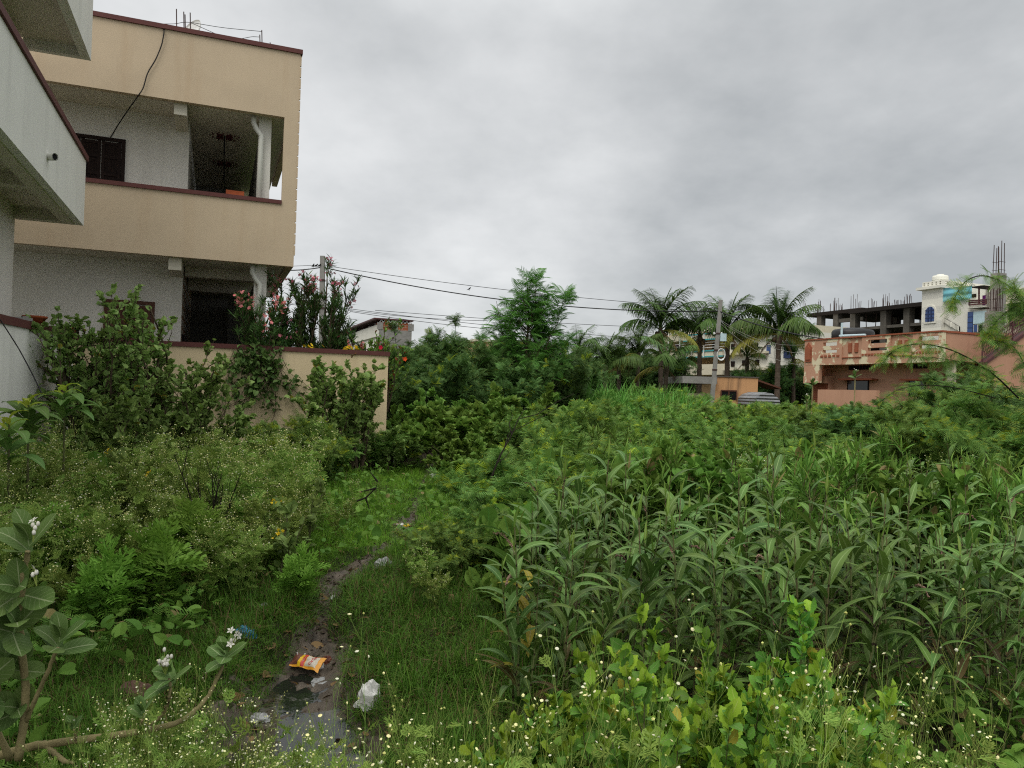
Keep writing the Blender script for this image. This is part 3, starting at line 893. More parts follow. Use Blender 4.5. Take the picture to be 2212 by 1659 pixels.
# front parapet built in bays with real slots; bays alternate
bays = [(265, 590, 'slot'), (590, 765, 'pads'), (765, 1020, 'slot'), (1020, 1215, 'pads'), (1215, 1480, 'slot')]
H = ztop - zbot
pads = []; teeth = Geo()
zs = lambda f: zbot + H * f
for a, b, t in bays:
    xa = hx(*zq(a, 1000))[0] if a > 265 else 0; xb = hx(*zq(b, 1000))[0]
    yb = 0 if t == 'slot' else .08
    if t == 'slot':
        sa, sb_ = xa + (xb - xa) * (.5 if a == 265 else .22), xb - (xb - xa) * .12
        if a == 265: sa = hx(*zq(425, 950))[0]; sb_ = hx(*zq(548, 950))[0]
        g.box(xa, sa, 0, .16, zbot, ztop); g.box(sb_, xb, 0, .16, zbot, ztop)
        for f0, f1 in ((0, .47), (.585, .74), (.885, 1)): g.box(sa, sb_, 0, .16, zs(f0), zs(f1))
        n = 9; wd = (xb - xa) * .96 / n
        for k in range(n):
            if a == 265 and k < 4: continue
            teeth.box(xa + (k + .2) * wd, xa + (k + .85) * wd, -.025, 0, zs(.30), zs(.375))
    else:
        g.box(xa, xb, .06, .2, zbot, ztop)
        w = xb - xa
        for k in (.3, .62): pads.append((xa + w * k, xa + w * (k + .17)))
        teeth.box(xa, xb, .02, .06, zs(.25), zs(.28))
g.build('parapet', M_PEEL, R)
for pa_, pb_ in pads:
    g = Geo(); g.box(pa_, pb_, .02, .06, zs(.45), zs(.8)); g.build('red_panel', M_BRICKRED, R)
teeth.build('red_dentil_row', M_BRICKRED, R)
g = Geo(); g.box(x1 - .16, x1, .2, DX, zbot + .05, ztop); g.build('side_parapet', M_PEACH, R)
# chamfered left end with arched niche
g = Geo(); g.add([(0, 0, zbot - .75), (0, 0, ztop), (-.55, .75, ztop), (-.55, .75, zbot - .75), (.15, .2, zbot - .75), (.15, .2, ztop), (-.4, .9, ztop), (-.4, .9, zbot - .75)],
      [[(0, 1, 2, 3), (7, 6, 5, 4), (0, 4, 5, 1), (3, 2, 6, 7), (1, 5, 6, 2), (0, 3, 7, 4)]])
xa5 = hx(*zq(395, 1000))[0]
g.box(0.0, xa5, .003, .16, zbot - .75, zbot - .003)
g.build('corner_parapet', M_PEEL, R)
g = Geo()
n0, n1_ = hx(*zq(272, 1000))[0], hx(*zq(328, 1000))[0]
for o_, sc_ in ((-.04, 1.0), (-.065, .72)):
    cu, cz = (n0 + n1_) / 2, zs(.45); pts5 = [(n0, zs(.14)), (n1_, zs(.14)), (n1_, zs(.72)), (cu, zs(.93)), (n0, zs(.72))]
    g.prism([(cu + (u - cu) * sc_, cz + (z - cz) * sc_) for u, z in pts5], o_, .002)
g.build('arched_niche', M_BRICKRED, R)
g = Geo(); g.box(-.02, x1 + .02, -.035, .22, ztop, ztop + .05); g.box(x1 - .18, x1 + .02, .22, DX, ztop, ztop + .05)
g.add([(0, -.03, ztop), (0, -.03, ztop + .05), (-.6, .75, ztop + .05), (-.6, .75, ztop), (.15, .2, ztop), (.15, .2, ztop + .05), (-.4, .95, ztop + .05), (-.4, .95, ztop)], [[(0, 1, 2, 3), (7, 6, 5, 4), (1, 5, 6, 2), (0, 3, 7, 4)]])
g.build('coping', M_BRICKRED, R)
g = Geo(); g.box(0.1, x1 - .16, .16, DX, zbot, zbot + .14); g.build('roof_slab', M_PEACH, R)
g = Geo(); g.box(-.15, x1 - .7, .95, 1.15, -.2, zbot); g.box(x1 - .9, x1 - .7, 1.15, DX, -.2, zbot); g.box(xa5 - .1, xa5 + .1, 1.15, DX, -.2, zbot);  g.build('wall', M_PEACH, R)
g = Geo(); xl0 = hx(*zq(250, 1250), .5)[0]; xl1 = hx(*zq(445, 1250), .5)[0]
_, za = hx(*zq(300, 1225), .5); _, zb_ = hx(*zq(300, 1290), .5)
g.box(xl0, xl1, .5, 1.2, zb_, za); g.box(xl0 + .4, xl1 + .02, .7, .95, -.2, zb_); g.build('shop_lintel', M_PEACH, R)
g = Geo()
zz = zb_
while zz > -.1: g.box(xl0 + .45, xl1 - .05, .66, .7, zz - .1, zz - .02); zz -= .1
g.box(xl0 + .45, xl1 - .05, .69, .74, -.2, zb_); g.build('roller_shutter', M_BRICKRED, R)
for (a, b_, c_, d_) in ((650, 840, 1122, 1172), (1215, 1345, 1118, 1160)):
    g = Geo(); fbox(g, PS, zq(a, d_), zq(b_, c_), .93, .95); f = g.build('ventilator', M_BLACK, R)
    g = Geo(); xx0, zz0 = hx(*zq(a, d_), .9); xx1, zz1 = hx(*zq(b_, c_), .9)
    for k in range(7): xk = xx0 + (xx1 - xx0) * (k + .5) / 7; g.box(xk - .012, xk + .012, .905, .925, zz0, zz1)
    g.build('grille', M_DRED, f)
for (a, b_, c_, d_) in ((635, 830, 1262, 1400), (1180, 1330, 1265, 1400)):
    g = Geo(); fbox(g, PS, zq(a, d_), zq(b_, c_), .92, .95); f = g.build('window', M_DARKWOOD, R)
    g = Geo(); fbox(g, PS, zq(a + 10, d_ - 8), zq(b_ - 10, c_ + 8), .905, .92); g.build('pane', M_GLASSD, f)
    g = Geo(); fbox(g, PS, zq(a - 80, c_), zq(b_ + 25, c_ - 16), .6, .95); g.build('sunshade', M_BRICKRED, R)
g = Geo(); fbox(g, PS, zq(375, 1480), zq(900, 1352), -.5, -.35); g.build('garden_wall', M_PEACH, R)
# right-hand wing: lower verandah, pillar, lattice and staircase
PR = Frame(PS.world(x1, 0, 0), D1, D2)
hr = PR.hit
g = Geo()
# hits on the plane of the side wall
xr1, zr1 = hr(*zq(1920, 890))
g.box(.02, xr1, .003, .16, zbot + .28, ztop - .02)
def wing(name, g, mt, parent=None):
    o = g.build(name, mt)
    o.parent = parent or R
    own = PR if parent else PS
    o.matrix_parent_inverse = (Matrix.Translation(tuple(own.o)) @ Matrix.Rotation(own.rz, 4, 'Z')).inverted()
    o.matrix_basis = Matrix.Translation(tuple(PR.o)) @ Matrix.Rotation(PR.rz, 4, 'Z')
    return o
wing('wing_parapet', g, M_PEACH)
g = Geo(); g.box(-.02, xr1 + .05, -.03, .2, ztop - .02, ztop + .045); wing('coping', g, M_BRICKRED)
g = Geo(); x0_, x1_, _, z1_ = fbox(g, PR, zq(1580, 1200), zq(1608, 1068), .1, .4); g = Geo(); g.box(x0_, x1_, .1, .4, -.2, z1_); wing('pillar', g, M_TCREAM)
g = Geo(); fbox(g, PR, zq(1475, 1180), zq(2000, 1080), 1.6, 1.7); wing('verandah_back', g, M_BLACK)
g = Geo()
xa, za = hr(*zq(1610, 1150), .2); xb, zb_ = hr(*zq(1830, 1075), .2)
n = 11
for k in range(-3, n):
    xx = xa + (xb - xa) * k / n
    g.bar((xx, .2, za), (xx + (zb_ - za), .2, zb_), .014, 4); g.bar((xx + (zb_ - za), .2, za), (xx, .2, zb_), .014, 4)
g.bar((xa, .2, za), (xb, .2, za), .03, 4); g.bar((xa, .2, zb_), (xb, .2, zb_), .03, 4); g.bar((xa, .2, za), (xa, .2, zb_), .03, 4)
wing('lattice_rail', g, M_DRED)
# staircase flank rising to the right
A = hr(*zq(1850, 1130), -.9); B = hr(*zq(2203, 870), -.9)
sl = (B[1] - A[1]) / (B[0] - A[0])
xe_ = B[0] + 2.5; ze_ = A[1] + sl * (xe_ - A[0])
g = Geo(); g.prism([(A[0], A[1]), (A[0] + .2, -.2), (xe_, -.2), (xe_, ze_)], -.9, -.75); wing('stair_flank', g, M_PEACH)
g = Geo(); g.prism([(A[0], A[1]), (xe_, ze_), (xe_, ze_ + .11), (A[0], A[1] + .11)], -.95, -.7); wing('stair_string', g, M_DRED)
g = Geo()
def rl(f, off): x = A[0] + (xe_ - A[0]) * f; return (x, -.82, A[1] + sl * (x - A[0]) + off)
for off in (.22, .78): g.bar(rl(0, off), rl(1, off), .028, 5)
for k in range(0, 60):
    f0 = k / 60; dz = .56; df = .034
    if f0 + df < 1:
        g.bar(rl(f0, .22), rl(f0 + df, .78), .012, 4); g.bar(rl(f0 + df, .22), rl(f0, .78), .012, 4)
for k in range(7): g.bar(rl(k / 6, .05), rl(k / 6, .84), .03, 5)
wing('stair_railing', g, M_DRED)
g = Geo(); xx, zz = hr(*zq(1930, 835), .6); g.box(xx, xx + 3.0, .6, .8, 2, zz); wing('stairhead_wall', g, M_PEACH)
# unfinished columns with rebar on its roof
for (a, b_, top, bot, b) in ((1938, 1985, 655, 850, .9), (1988, 2028, 655, 850, 1.3), (1980, 2050, 318, 480, 3.4)):
    g = Geo(); x0_, x1_, z0_, z1_ = fbox(g, PR, zq(a, bot), zq(b_, top), b, b + .4)
    if top == 318: g = Geo(); g.box(x0_, x1_, b, b + .4, z0_ - 1.5, z1_)
    f = wing('column_stub', g, M_CONC)
    g = Geo(); _, zz = hr(*zq(a, 5 if top == 318 else 400), b)
    for k in range(6):
        xx = x0_ + (x1_ - x0_) * (.1 + .8 * (k % 3) / 2); yy = b + (.08 if k < 3 else .32)
        g.bar((xx, yy, z1_ - .1), (xx + random.uniform(-.06, .08), yy, z1_ + (zz - z1_) * random.uniform(.75, 1)), .017, 5)
    for k in range(2):
        zk = z1_ + .15 + k * .35
        for p, q_ in (((x0_, b + .06), (x1_, b + .06)), ((x0_, b + .34), (x1_, b + .34))): g.bar((p[0], p[1], zk), (q_[0], q_[1], zk), .01, 4)
    wing('rebar', g, M_STEEL, f)
# things lying on the flat roof
x_, z_ = hx(*zq(690, 850), 2.2)
g = Geo(); g.lathe([(.001, .75), (.25, .72), (.55, .62), (.6, .5), (.6, .1), (.55, 0), (.001, 0)], 18)
o = g.build('black_water_tank', M_BTANK, loc=tuple(PS.world(x_, 2.2, zbot + .14 + 1.0)), smooth=True); o.scale = (1.5, 1.2, .8)
tag(o, 'low black plastic tank behind the peeling peach parapet', 'water tank')
x_, z0_ = hx(*zq(585, 870), 1.2); _, z1_ = hx(*zq(590, 755), 1.2); xb_, zb_ = hx(*zq(800, 862), 1.2)
g = Geo(); g.bar((x_, 1.2, zbot + .14), (x_ + .03, 1.2, z1_), .045, 8); g.bar((x_ - .08, 1.2, z0_), (xb_, 1.2, zb_), .05, 8)
o = tag(g.build('roof_pipe', M_PALEBLUE, loc=tuple(PS.o), rz=PS.rz), 'pale blue plastic pipes standing and lying on the peach roof', 'pipe')

# --- white tower house with blue glass
TS = frame_side(*zq(1296, 700), 52.0)
R = TS.root('white_tower_house', 'white house with arched blue window, tall tower and blue sheet awning', 'house')
ht = TS.hit
xs1, zc1 = ht(*zq(1480, 445))
g = Geo(); g.box(0, xs1, 0, 5, -1, zc1); g.build('tower', M_STUCCO, R)
g = Geo(); g.box(-.3, xs1 + .12, -.25, 5.2, zc1, zc1 + .18)
_, zpt = ht(*zq(1310, 398))
g.build('tower_cornice', M_TWHITE, R)
g = Geo(); n = 5; W = xs1 / n; hh = zpt - zc1 - .18; zb_ = zc1 + .18
g.box(0, xs1, 0, .15, zb_, zb_ + hh * .22); g.box(0, xs1, 0, .15, zb_ + hh * .80, zpt); g.box(0, xs1, 0, .15, zb_ + hh * .44, zb_ + hh * .56)
for k in range(n + 1):
    xa = max(0, k * W - W * .28); xb = min(xs1, k * W + W * .28)
    for f0, f1 in ((.22, .44), (.56, .8)): g.box(xa, xb, 0, .15, zb_ + hh * f0, zb_ + hh * f1)
m_ = 6; W2 = 5.0 / m_
g.box(xs1 - .15, xs1, .15, 5, zb_, zb_ + hh * .22); g.box(xs1 - .15, xs1, .15, 5, zb_ + hh * .8, zpt); g.box(xs1 - .15, xs1, .15, 5, zb_ + hh * .44, zb_ + hh * .56)
for k in range(m_ + 1):
    ya = max(.15, k * W2 - W2 * .28); yb = min(5, k * W2 + W2 * .28)
    for f0, f1 in ((.22, .44), (.56, .8)): g.box(xs1 - .15, xs1, ya, yb, zb_ + hh * f0, zb_ + hh * f1)
g.build('pierced_parapet', M_TWHITE, R)
xt, zt_ = ht(*zq(1462, 385), 2.4); _, zt1 = ht(*zq(1462, 328), 2.4); r_ = abs(ht(*zq(1522, 350), 2.4)[0] - xt)
g = Geo(); hh = zt1 - zb_
pr = [(.001, 0), (r_, 0)]
for k in range(5): pr += [(r_, hh * (.1 + k * .12)), (r_ * .94, hh * (.14 + k * .12)), (r_, hh * (.18 + k * .12))]
pr += [(r_ * .98, hh * .84), (r_ * .90, hh * .92), (r_ * .48, hh * .95), (r_ * .44, hh), (.001, hh)]
g.lathe(pr, 20)
tag(g.build('water_tank', M_TANK, loc=tuple(TS.world(xt, 2.4, zb_))), 'ribbed white plastic tank on top of the pierced tower parapet', 'water tank')
# arched window
xa, za = ht(*zq(1335, 748)); xb, _ = ht(*zq(1413, 748)); _, zsp = ht(*zq(1340, 665)); 
cxw = (xa + xb) / 2; rw = (xb - xa) / 2
def archpts(e, n=10): return [(xa - e, za - e)] + [(xb + e, za - e)] + [(cxw + (rw + e) * math.cos(t), zsp + (rw * 1.1 + e) * math.sin(t)) for t in np.linspace(0, PI, n)]
g = Geo(); g.prism(archpts(.12), -.06, 0.002); f = g.build('arched_window', M_TWHITE, R)
g = Geo(); g.prism(archpts(0), -.075, -.058); g.build('pane', M_BLUEGL, f)
g = Geo()
for k in (1, 2): xx = xa + (xb - xa) * k / 3; g.box(xx - .04, xx + .04, -.1, -.077, za, zsp + rw)
for k in range(1, 4): zz = za + (zsp + rw * .6 - za) * k / 3.3; g.box(xa, xb, -.098, -.079, zz - .04, zz + .04)
g.build('glazing_bar', M_BLUEFR, f)
# main wall to the right, with slot windows, stair slot, awning, balcony
xm, _ = ht(*zq(1870, 700), .3); xm2, _ = ht(*zq(1710, 600), .3); _, zmt = ht(*zq(1700, 545), .3)
g = Geo(); g.box(xs1, xm2, .3, 6, -1, zmt); g.box(xm2, xm, .3, 6, -1, ht(*zq(1800, 640), .3)[1]); g.build('wall', M_TWHITE, R)
g = Geo()
sa = ht(*zq(1445, 572), .1); sb_ = ht(*zq(1735, 540), .1); sc_ = ht(*zq(1740, 425), .1); sd_ = ht(*zq(1450, 452), .1)
g.prism([sa, sb_, sc_, sd_], .1, .14); g.build('blue_sheet_awning', M_BLUESHEET, R)
for a in (1540, 1592):
    g = Geo(); fbox(g, TS, zq(a - 4, 645), zq(a + 5, 618), .25, .299); g.build('slot_window', M_BLACK, R)
p = [ht(*zq(X, Y), .22) for X, Y in ((1470, 695), (1630, 788), (1630, 832), (1470, 738))]
g = Geo(); g.prism(p, .22, .297); f = g.build('stair_window', M_BLACK, R)
g = Geo()
for k in range(15):
    t_ = (k + .5) / 15; a_ = np.array(p[0]) * (1 - t_) + np.array(p[1]) * t_; b_ = np.array(p[3]) * (1 - t_) + np.array(p[2]) * t_
    g.bar((a_[0], .2, a_[1]), (b_[0], .2, b_[1]), .035 if k != 8 else .07, 4)
g.build('stair_bar', M_TWHITE, f)
# upper set-back room, balcony rail, posts
g = Geo(); xa, zz = ht(*zq(1735, 600), 1.8); xb, zt_ = ht(*zq(1860, 440), 1.8); g.box(xa - .6, xb, 1.8, 5, zmt - 1, zt_); g.build('upper_room', M_TWHITE, R)
g = Geo(); fbox(g, TS, zq(1733, 532), zq(1775, 498), 1.72, 1.79); g.build('window', M_DARKWOOD, R)
g = Geo()
for Y in (562, 578, 597): g.bar((lambda a: (a[0], .35, a[1]))(ht(*zq(1712, Y), .35)), (lambda a: (a[0], .35, a[1]))(ht(*zq(1865, Y - 13), .35)), .05, 5)
for X, Y0, Y1 in ((1714, 600, 560), (1865, 590, 545), (1805, 595, 430)):
    a = ht(*zq(X, Y0), .35); b_ = ht(*zq(X, Y1), .35); g.bar((a[0], .35, a[1]), (b_[0], .35, b_[1]), .055, 5)
g.build('balcony_railing', M_DRED, R)
g = Geo(); a = ht(*zq(1705, 640), .1); b_ = ht(*zq(1865, 600), .1); g.box(a[0], b_[0], .0, 1.9, a[1] + .1, b_[1] - .1); g.build('balcony_slab', M_TWHITE, R)
g = Geo(); a = ht(*zq(1735, 435), .2); b_ = ht(*zq(1845, 438), .2); g.box(a[0], b_[0], .2, 2.4, a[1] - .08, a[1]); g.build('porch_roof', M_SKELD, R)
g = Geo(); fbox(g, TS, zq(1833, 600), zq(1862, 510), .5, .54); g.build('hanging_cloth', M_PURPLE, R)
g = Geo(); fbox(g, TS, zq(1700, 845), zq(1750, 655), .2, .297); f = g.build('tall_window', M_BLUEGL, R)
g = Geo()
for Y in (700, 748, 796): fbox(g, TS, zq(1700, Y + 2), zq(1750, Y), .17, .199)
g.build('glazing_bar', M_BLUEFR, f)
g = Geo(); fbox(g, TS, zq(1752, 765), zq(1862, 648), .2, .297); g.build('sheet_panel', M_PALEBLUE, R)
g = Geo(); fbox(g, TS, zq(1752, 838), zq(1862, 767), .2, .297); f = g.build('window', M_TWHITE, R)
g = Geo(); fbox(g, TS, zq(1756, 835), zq(1788, 771), .17, .199); g.build('pane', M_BLUEGL, f)
g = Geo(); fbox(g, TS, zq(1797, 836), zq(1836, 769), .17, .199); fbox(g, TS, zq(1843, 836), zq(1858, 769), .17, .199); g.build('opening', M_BLACK, f)

# --- cream block to the right of the tower
CB = frame_side(*zq(1862, 700), 50.0)
R = CB.root('cream_block', 'plain cream building with black slatted panel beside the white tower house', 'building')
xa, za = CB.hit(*zq(2110, 440)); _, zt_ = CB.hit(*zq(1865, 490))
g = Geo(); g.box(0, xa + 4.5, .02, 8, -1, zt_); g.build('wall', M_TCREAM, R)
g = Geo(); g.box(-.02, xa + 4.5, -.03, .1, zt_, zt_ + .1); g.build('coping', M_TWHITE, R)
g = Geo(); g.box(xa - .2, xa + 2.5, -.12, .018, CB.hit(*zq(2115, 785))[1], CB.hit(*zq(2115, 580))[1]); g.build('slatted_panel', M_SKELD, R)

# --- unfinished concrete frame
SK = frame_side(*zq(705, 800), 62.0)
R = SK.root('concrete_skeleton', 'unfinished dark concrete frame building with rebar sprouting from its roof slab', 'building')
hk = SK.hit
xr_, zr_ = hk(*zq(1297, 590)); zt_ = hk(*zq(710, 630))[1]; zt_ = (zt_ + zr_) / 2
xlft = hk(*zq(200, 700))[0]
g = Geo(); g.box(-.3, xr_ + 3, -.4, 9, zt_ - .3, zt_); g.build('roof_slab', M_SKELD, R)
z1_ = hk(*zq(1000, 800))[1]; z1t = hk(*zq(1000, 775))[1]
g = Geo(); g.box(-.3, xr_ + 3, 0, 9, z1_, z1t); g.build('floor_slab', M_SKEL, R)
for X in (690, 960, 1165, 1330):
    x_ = hk(*zq(X, 750))[0]
    g = Geo(); g.box(x_ - .27, x_ + .27, -.05, .5, -1, zt_ - .3); g.build('column', M_SKEL, R)
    g = Geo(); g.box(x_ - .25, x_ + .25, 4.5, 5, -1, zt_ - .3); g.build('column', M_SKEL, R)
g = Geo()
for k in range(60):
    x_ = random.uniform(0, xr_ + 2); yy = random.uniform(.8, 7.5)
    g.bar((x_, yy, z1t), (x_ + random.uniform(-.15, .15), yy, zt_ - .3), .045, 4)
g.build('shoring_props', M_STEEL, R)
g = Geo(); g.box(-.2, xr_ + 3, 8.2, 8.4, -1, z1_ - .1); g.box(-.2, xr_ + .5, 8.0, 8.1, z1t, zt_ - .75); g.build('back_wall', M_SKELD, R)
# lower wing to the left
zl_ = hk(*zq(450, 655), 1.0)[1]; zlm = hk(*zq(600, 720), 1.0)[1]; 
g = Geo(); g.box(xlft, -.3, 1.0, 9, zl_ - .3, zl_); g.build('roof_slab', M_SKELD, R)
g = Geo(); g.box(hk(*zq(510, 700), 1)[0], -.3, 1.2, 1.5, zlm - .25, zlm + .05); g.box(xlft, -.3, 1.2, 9, z1_ - .2, z1_ + .1); g.build('floor_slab', M_SKEL, R)
for X in (380, 525):
    x_ = hk(*zq(X, 750), 1)[0]; g = Geo(); g.box(x_ - .27, x_ + .27, 1.1, 1.6, -1, zl_ - .3); g.build('column', M_SKEL, R)
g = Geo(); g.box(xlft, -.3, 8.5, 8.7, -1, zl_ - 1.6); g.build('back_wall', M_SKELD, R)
rebars(SK, R, [(zq(X, 0)[0], zq(0, y0)[1], zq(0, y1)[1]) for X, y0, y1 in ((685, 630, 500), (710, 630, 490), (745, 625, 560), (855, 612, 505), (875, 610, 550), (965, 600, 483), (978, 600, 490), (1010, 600, 560), (1070, 598, 540), (1110, 595, 545), (1130, 592, 550), (1170, 590, 455), (1185, 590, 465), (1225, 588, 570))], .3, 2)
rebars(SK, R, [(zq(X, 0)[0], zq(0, y0)[1], zq(0, y1)[1]) for X, y0, y1 in ((255, 655, 545), (385, 650, 545), (400, 650, 530), (435, 648, 600), (525, 640, 530), (540, 640, 530), (585, 640, 575), (600, 640, 580), (365, 650, 600), (495, 645, 580))], 1.3, 2)

# --- cream balcony block behind the palms
AB = frame_side(*zp(705, 800), 74.0)
R = AB.root('balcony_apartments', 'cream apartment building with long railed balconies behind the coconut palms', 'building')
ha = AB.hit
xR = ha(*zp(1885, 700))[0]; xM = ha(*zp(1480, 700))[0]
zA = ha(*zp(1000, 720))[1]; zB = ha(*zp(1000, 775))[1]; zC = ha(*zp(1000, 880))[1]; zD = ha(*zp(1000, 945))[1]
g = Geo(); g.box(0, xM, 0, .2, zB, zA); g.box(0, xM, 0, .2, zD, zC); g.build('balcony_parapet', M_TCREAM, R)
g = Geo(); g.box(0, xM, .2, 1.7, zB, zB + .25); g.box(0, xM, .2, 1.7, zD, zD + .25); g.build('balcony_slab', M_TCREAM, R)
g = Geo(); g.box(0, xM, 1.7, 9, -1, zA + .3); g.build('wall', M_OCHRE, R)
zR = ha(*zp(1750, 650))[1]
g = Geo(); g.box(xM, xR, .3, 9, -1, zR); g.build('stair_tower', M_TWHITE, R)
g = Geo(); g.box(ha(*zp(900, 660), 3)[0], ha(*zp(1480, 640), 3)[0], 3, 8, zA + .3, ha(*zp(1100, 655), 3)[1]); g.build('roof_room', M_TWHITE, R)
g = Geo()
for X in (920, 1032, 1150, 1270):
    x_ = ha(*zp(X, 800), -.05)[0]; g.bar((x_, -.08, zD), (x_, -.08, zA), .06, 6)
for dz in (.25, .5, .75): g.bar((0, .1, zC + dz * .9), (xM, .1, zC + dz * .9), .03, 4); g.bar((0, .1, zA + dz * .8), (xM, .1, zA + dz * .8), .03, 4)
g.build('balcony_railing', M_PLATE, R)
for X0, X1, Y0, Y1 in ((1345, 1376, 850, 793),):
    g = Geo(); fbox(g, AB, zp(X0, Y0), zp(X1, Y1), 1.6, 1.7); g.build('window', M_DARKWOOD, R)
for X0 in (1010, 1090): 
    g = Geo(); fbox(g, AB, zp(X0, 900), zp(X0 + 38, 800), 1.62, 1.7); g.build('door', M_DARKWOOD, R)
g = Geo()
for zz in (zA, zC, zD + .1, zB): g.box(xM - 6, xM, -.06, -.01, zz - .12, zz)
g.build('teal_trim', M_TEAL, R)
g = Geo(); fbox(g, AB, zp(1880, 900), zp(1925, 810), .2, .29); g.build('blue_shutter', M_BLUEGL, R)
for X0, Y0 in ((1530, 800), (1640, 790), (1760, 785), (1640, 960), (1770, 955), (1530, 970)):
    g = Geo(); fbox(g, AB, zp(X0, Y0 + 55), zp(X0 + 34, Y0), .22, .297); g.build('window', M_DARKWOOD, R)
g = Geo()
for Y0 in (700, 905, 1060): g.box(xM - .1, xR + .1, -.25, .297, ha(*zp(1650, Y0), .1)[1], ha(*zp(1650, Y0), .1)[1] + .18)
g.build('sunshade', M_TCREAM, R)
zE = ha(*zp(1000, 1075))[1]
g = Geo(); g.box(0, xM, 0, .2, zE - .3, zE + .6); g.box(0, xM, .2, 1.7, zE - .3, zE - .1); g.build('balcony_parapet', M_TCREAM, R)
g = Geo()
for k, c in enumerate(range(3)):
    x_, z_ = ha(*zp(985 + 16 * k, 803), .3); g.box(x_, x_ + .5, .3, .32, z_ - .9, z_)
tag(g.build('laundry', M_PURPLE, loc=tuple(AB.o), rz=AB.rz), 'dark clothes drying on the upper cream balcony behind the palms', 'laundry')

# --- blue/white slab building just left of the peach house, behind the last palm
SB = frame_side(*zp(1890, 700), 58.0)
R = SB.root('blue_striped_house', 'white house with a dark blue shutter half hidden by the rightmost palm', 'house')
a = SB.hit(*zp(1890, 640)); b_ = SB.hit(*zp(2170, 640)); b_ = (b_[0] - 2, b_[1])
g = Geo(); g.box(0, b_[0] + 2, .1, 5, -1, a[1] - .4); g.build('wall', M_TWHITE, R)
g = Geo(); g.box(SB.hit(*zp(2060, 700))[0], SB.hit(*zp(2130, 700))[0], -.05, .098, a[1] - 2.4, a[1] - 1.2); g.build('blue_shutter', M_BLUEFR, R)
g = Geo(); g.box(-.2, b_[0] + 2, -.3, 5, a[1] - .4, a[1] + .1); g.build('roof_slab', M_TCREAM, R)

# --- old shed by the pole
SF = Frame(at(*zp(1380, 1200), 40.0), np.array([1.0, .03, 0]) / math.hypot(1, .03), np.array([-.03, 1.0, 0]) / math.hypot(1, .03))
R = SF.root('old_shed', 'small stained orange shed with flat roof behind the concrete pole', 'shed')
hs = SF.hit
xa, zt_ = hs(*zp(1800, 1137)); xl_, _ = hs(*zp(1070, 1140))
g = Geo(); g.box(-.02, xa, 0, .2, -.3, zt_); g.box(xa - .2, xa, .2, 4, -.3, zt_); g.build('wall', M_SHED, R)
g = Geo(); g.box(xl_, -.02, .12, .32, -.3, zt_ - .9); g.box(xl_, xl_ + .2, .32, 4, -.3, zt_ - .9); g.build('side_wall', M_SHEDB, R)
g = Geo(); g.box(xl_ - .15, -.02, -.35, 4, hs(*zp(1200, 1190))[1], zt_ - .02); g.box(xl_ - .1, xa, .2, 4, zt_ - .2, zt_ - .04); g.build('roof_slab', M_CONC, R)
g = Geo(); g.box(-.05, xa + .05, -.05, .22, zt_, zt_ + .06); g.build('coping', M_SKEL, R)
x0_, x1_ = hs(*zp(1440, 1300))[0], hs(*zp(1580, 1300))[0]; z0_, z1_ = hs(*zp(1440, 1345))[1], hs(*zp(1440, 1264))[1]
g = Geo(); g.box(x0_, x1_, -.03, -.003, z0_, z1_); f = g.build('window', M_BLACK, R)
g = Geo(); g.box(x0_ - .04, x1_ + .04, -.06, -.003, z1_, z1_ + .07); g.box(x0_ - .06, x0_, -.06, -.003, z0_, z1_); g.box(x1_, x1_ + .06, -.06, -.003, z0_, z1_); g.box((x0_ + x1_) / 2 - .03, (x0_ + x1_) / 2 + .03, -.055, -.031, z0_, z1_); g.build('frame', M_REDWOOD, f)
x_, z_ = hs(*zp(1835, 1205)); g = Geo(); g.prism([(xa, z_ + .35), (xa + 1.4, z_ - .1), (xa + 1.4, z_ - .18), (xa, z_ + .25)], .4, 2.5); g.build('side_awning', M_REDWOOD, R)
# curved sheet roof to its right
P = at(*zp(1890, 1330), 37.0)
g = Geo(); w_ = .55
prof = [(-w_, -.5), (-w_ * .95, .1), (-w_ * .6, .42), (0, .62), (w_ * .5, .5), (w_, .15), (w_ * 1.15, -.1), (w_ * 1.15, -.5)]
g.prism([(x, z * .6 + P[2] - .1) for x, z in prof], 0, 3.0)
o = g.build('sheet_roofed_hut', M_GREYSHEET, loc=(P[0], P[1], 0)); tag(o, 'low hut under grey corrugated sheet right of the orange shed', 'hut')

# --- red brick and white house, far left behind the hibiscus
RB = frame_side(*zo(1700, 1000), 64.0)
R = RB.root('brick_topped_house', 'white terraced house with a red brick top floor behind the hibiscus', 'house')
hb = RB.hit; RF = Frame(RB.o, D1, D2)
xL_ = hb(*zo(1240, 950))[0]; ztp = hb(*zo(1700, 825))[1]; zfl = hb(*zo(1590, 925))[1]; zf2 = hb(*zo(1590, 985))[1]
xr_, _ = RF.hit(*zo(2035, 900)); zbb = RF.hit(*zo(1850, 945))[1]
g = Geo(); g.box(xL_, 0, 0, xr_, -1, zfl - 1.2)
g.build('wall', M_TWHITE, R)
g = Geo(); g.box(xL_, 0, -.1, .1, zfl - 1.0, zfl); g.box(xL_, -.0, .1, xr_, zfl - 1.2, zfl - 1.0); g.build('terrace_parapet', M_TWHITE, R)
g = Geo(); g.box(-2.2, 0, .1, xr_, zfl - 1.0, ztp - .3); g.build('brick_storey', M_RBRICK, R)
g = Geo(); g.box(.002, .03, 0, xr_, -.5, zbb); g.build('rendered_band', M_CONC, R)
g = Geo()
for f in (.02, .48, .97): g.box(.004, .06, xr_ * f - .25, xr_ * f + .25, zbb, ztp - .35)
g.box(-2.25, -1.95, .05, .12, zfl, ztp - .3); g.build('pillar', M_CONC, R)
g = Geo()
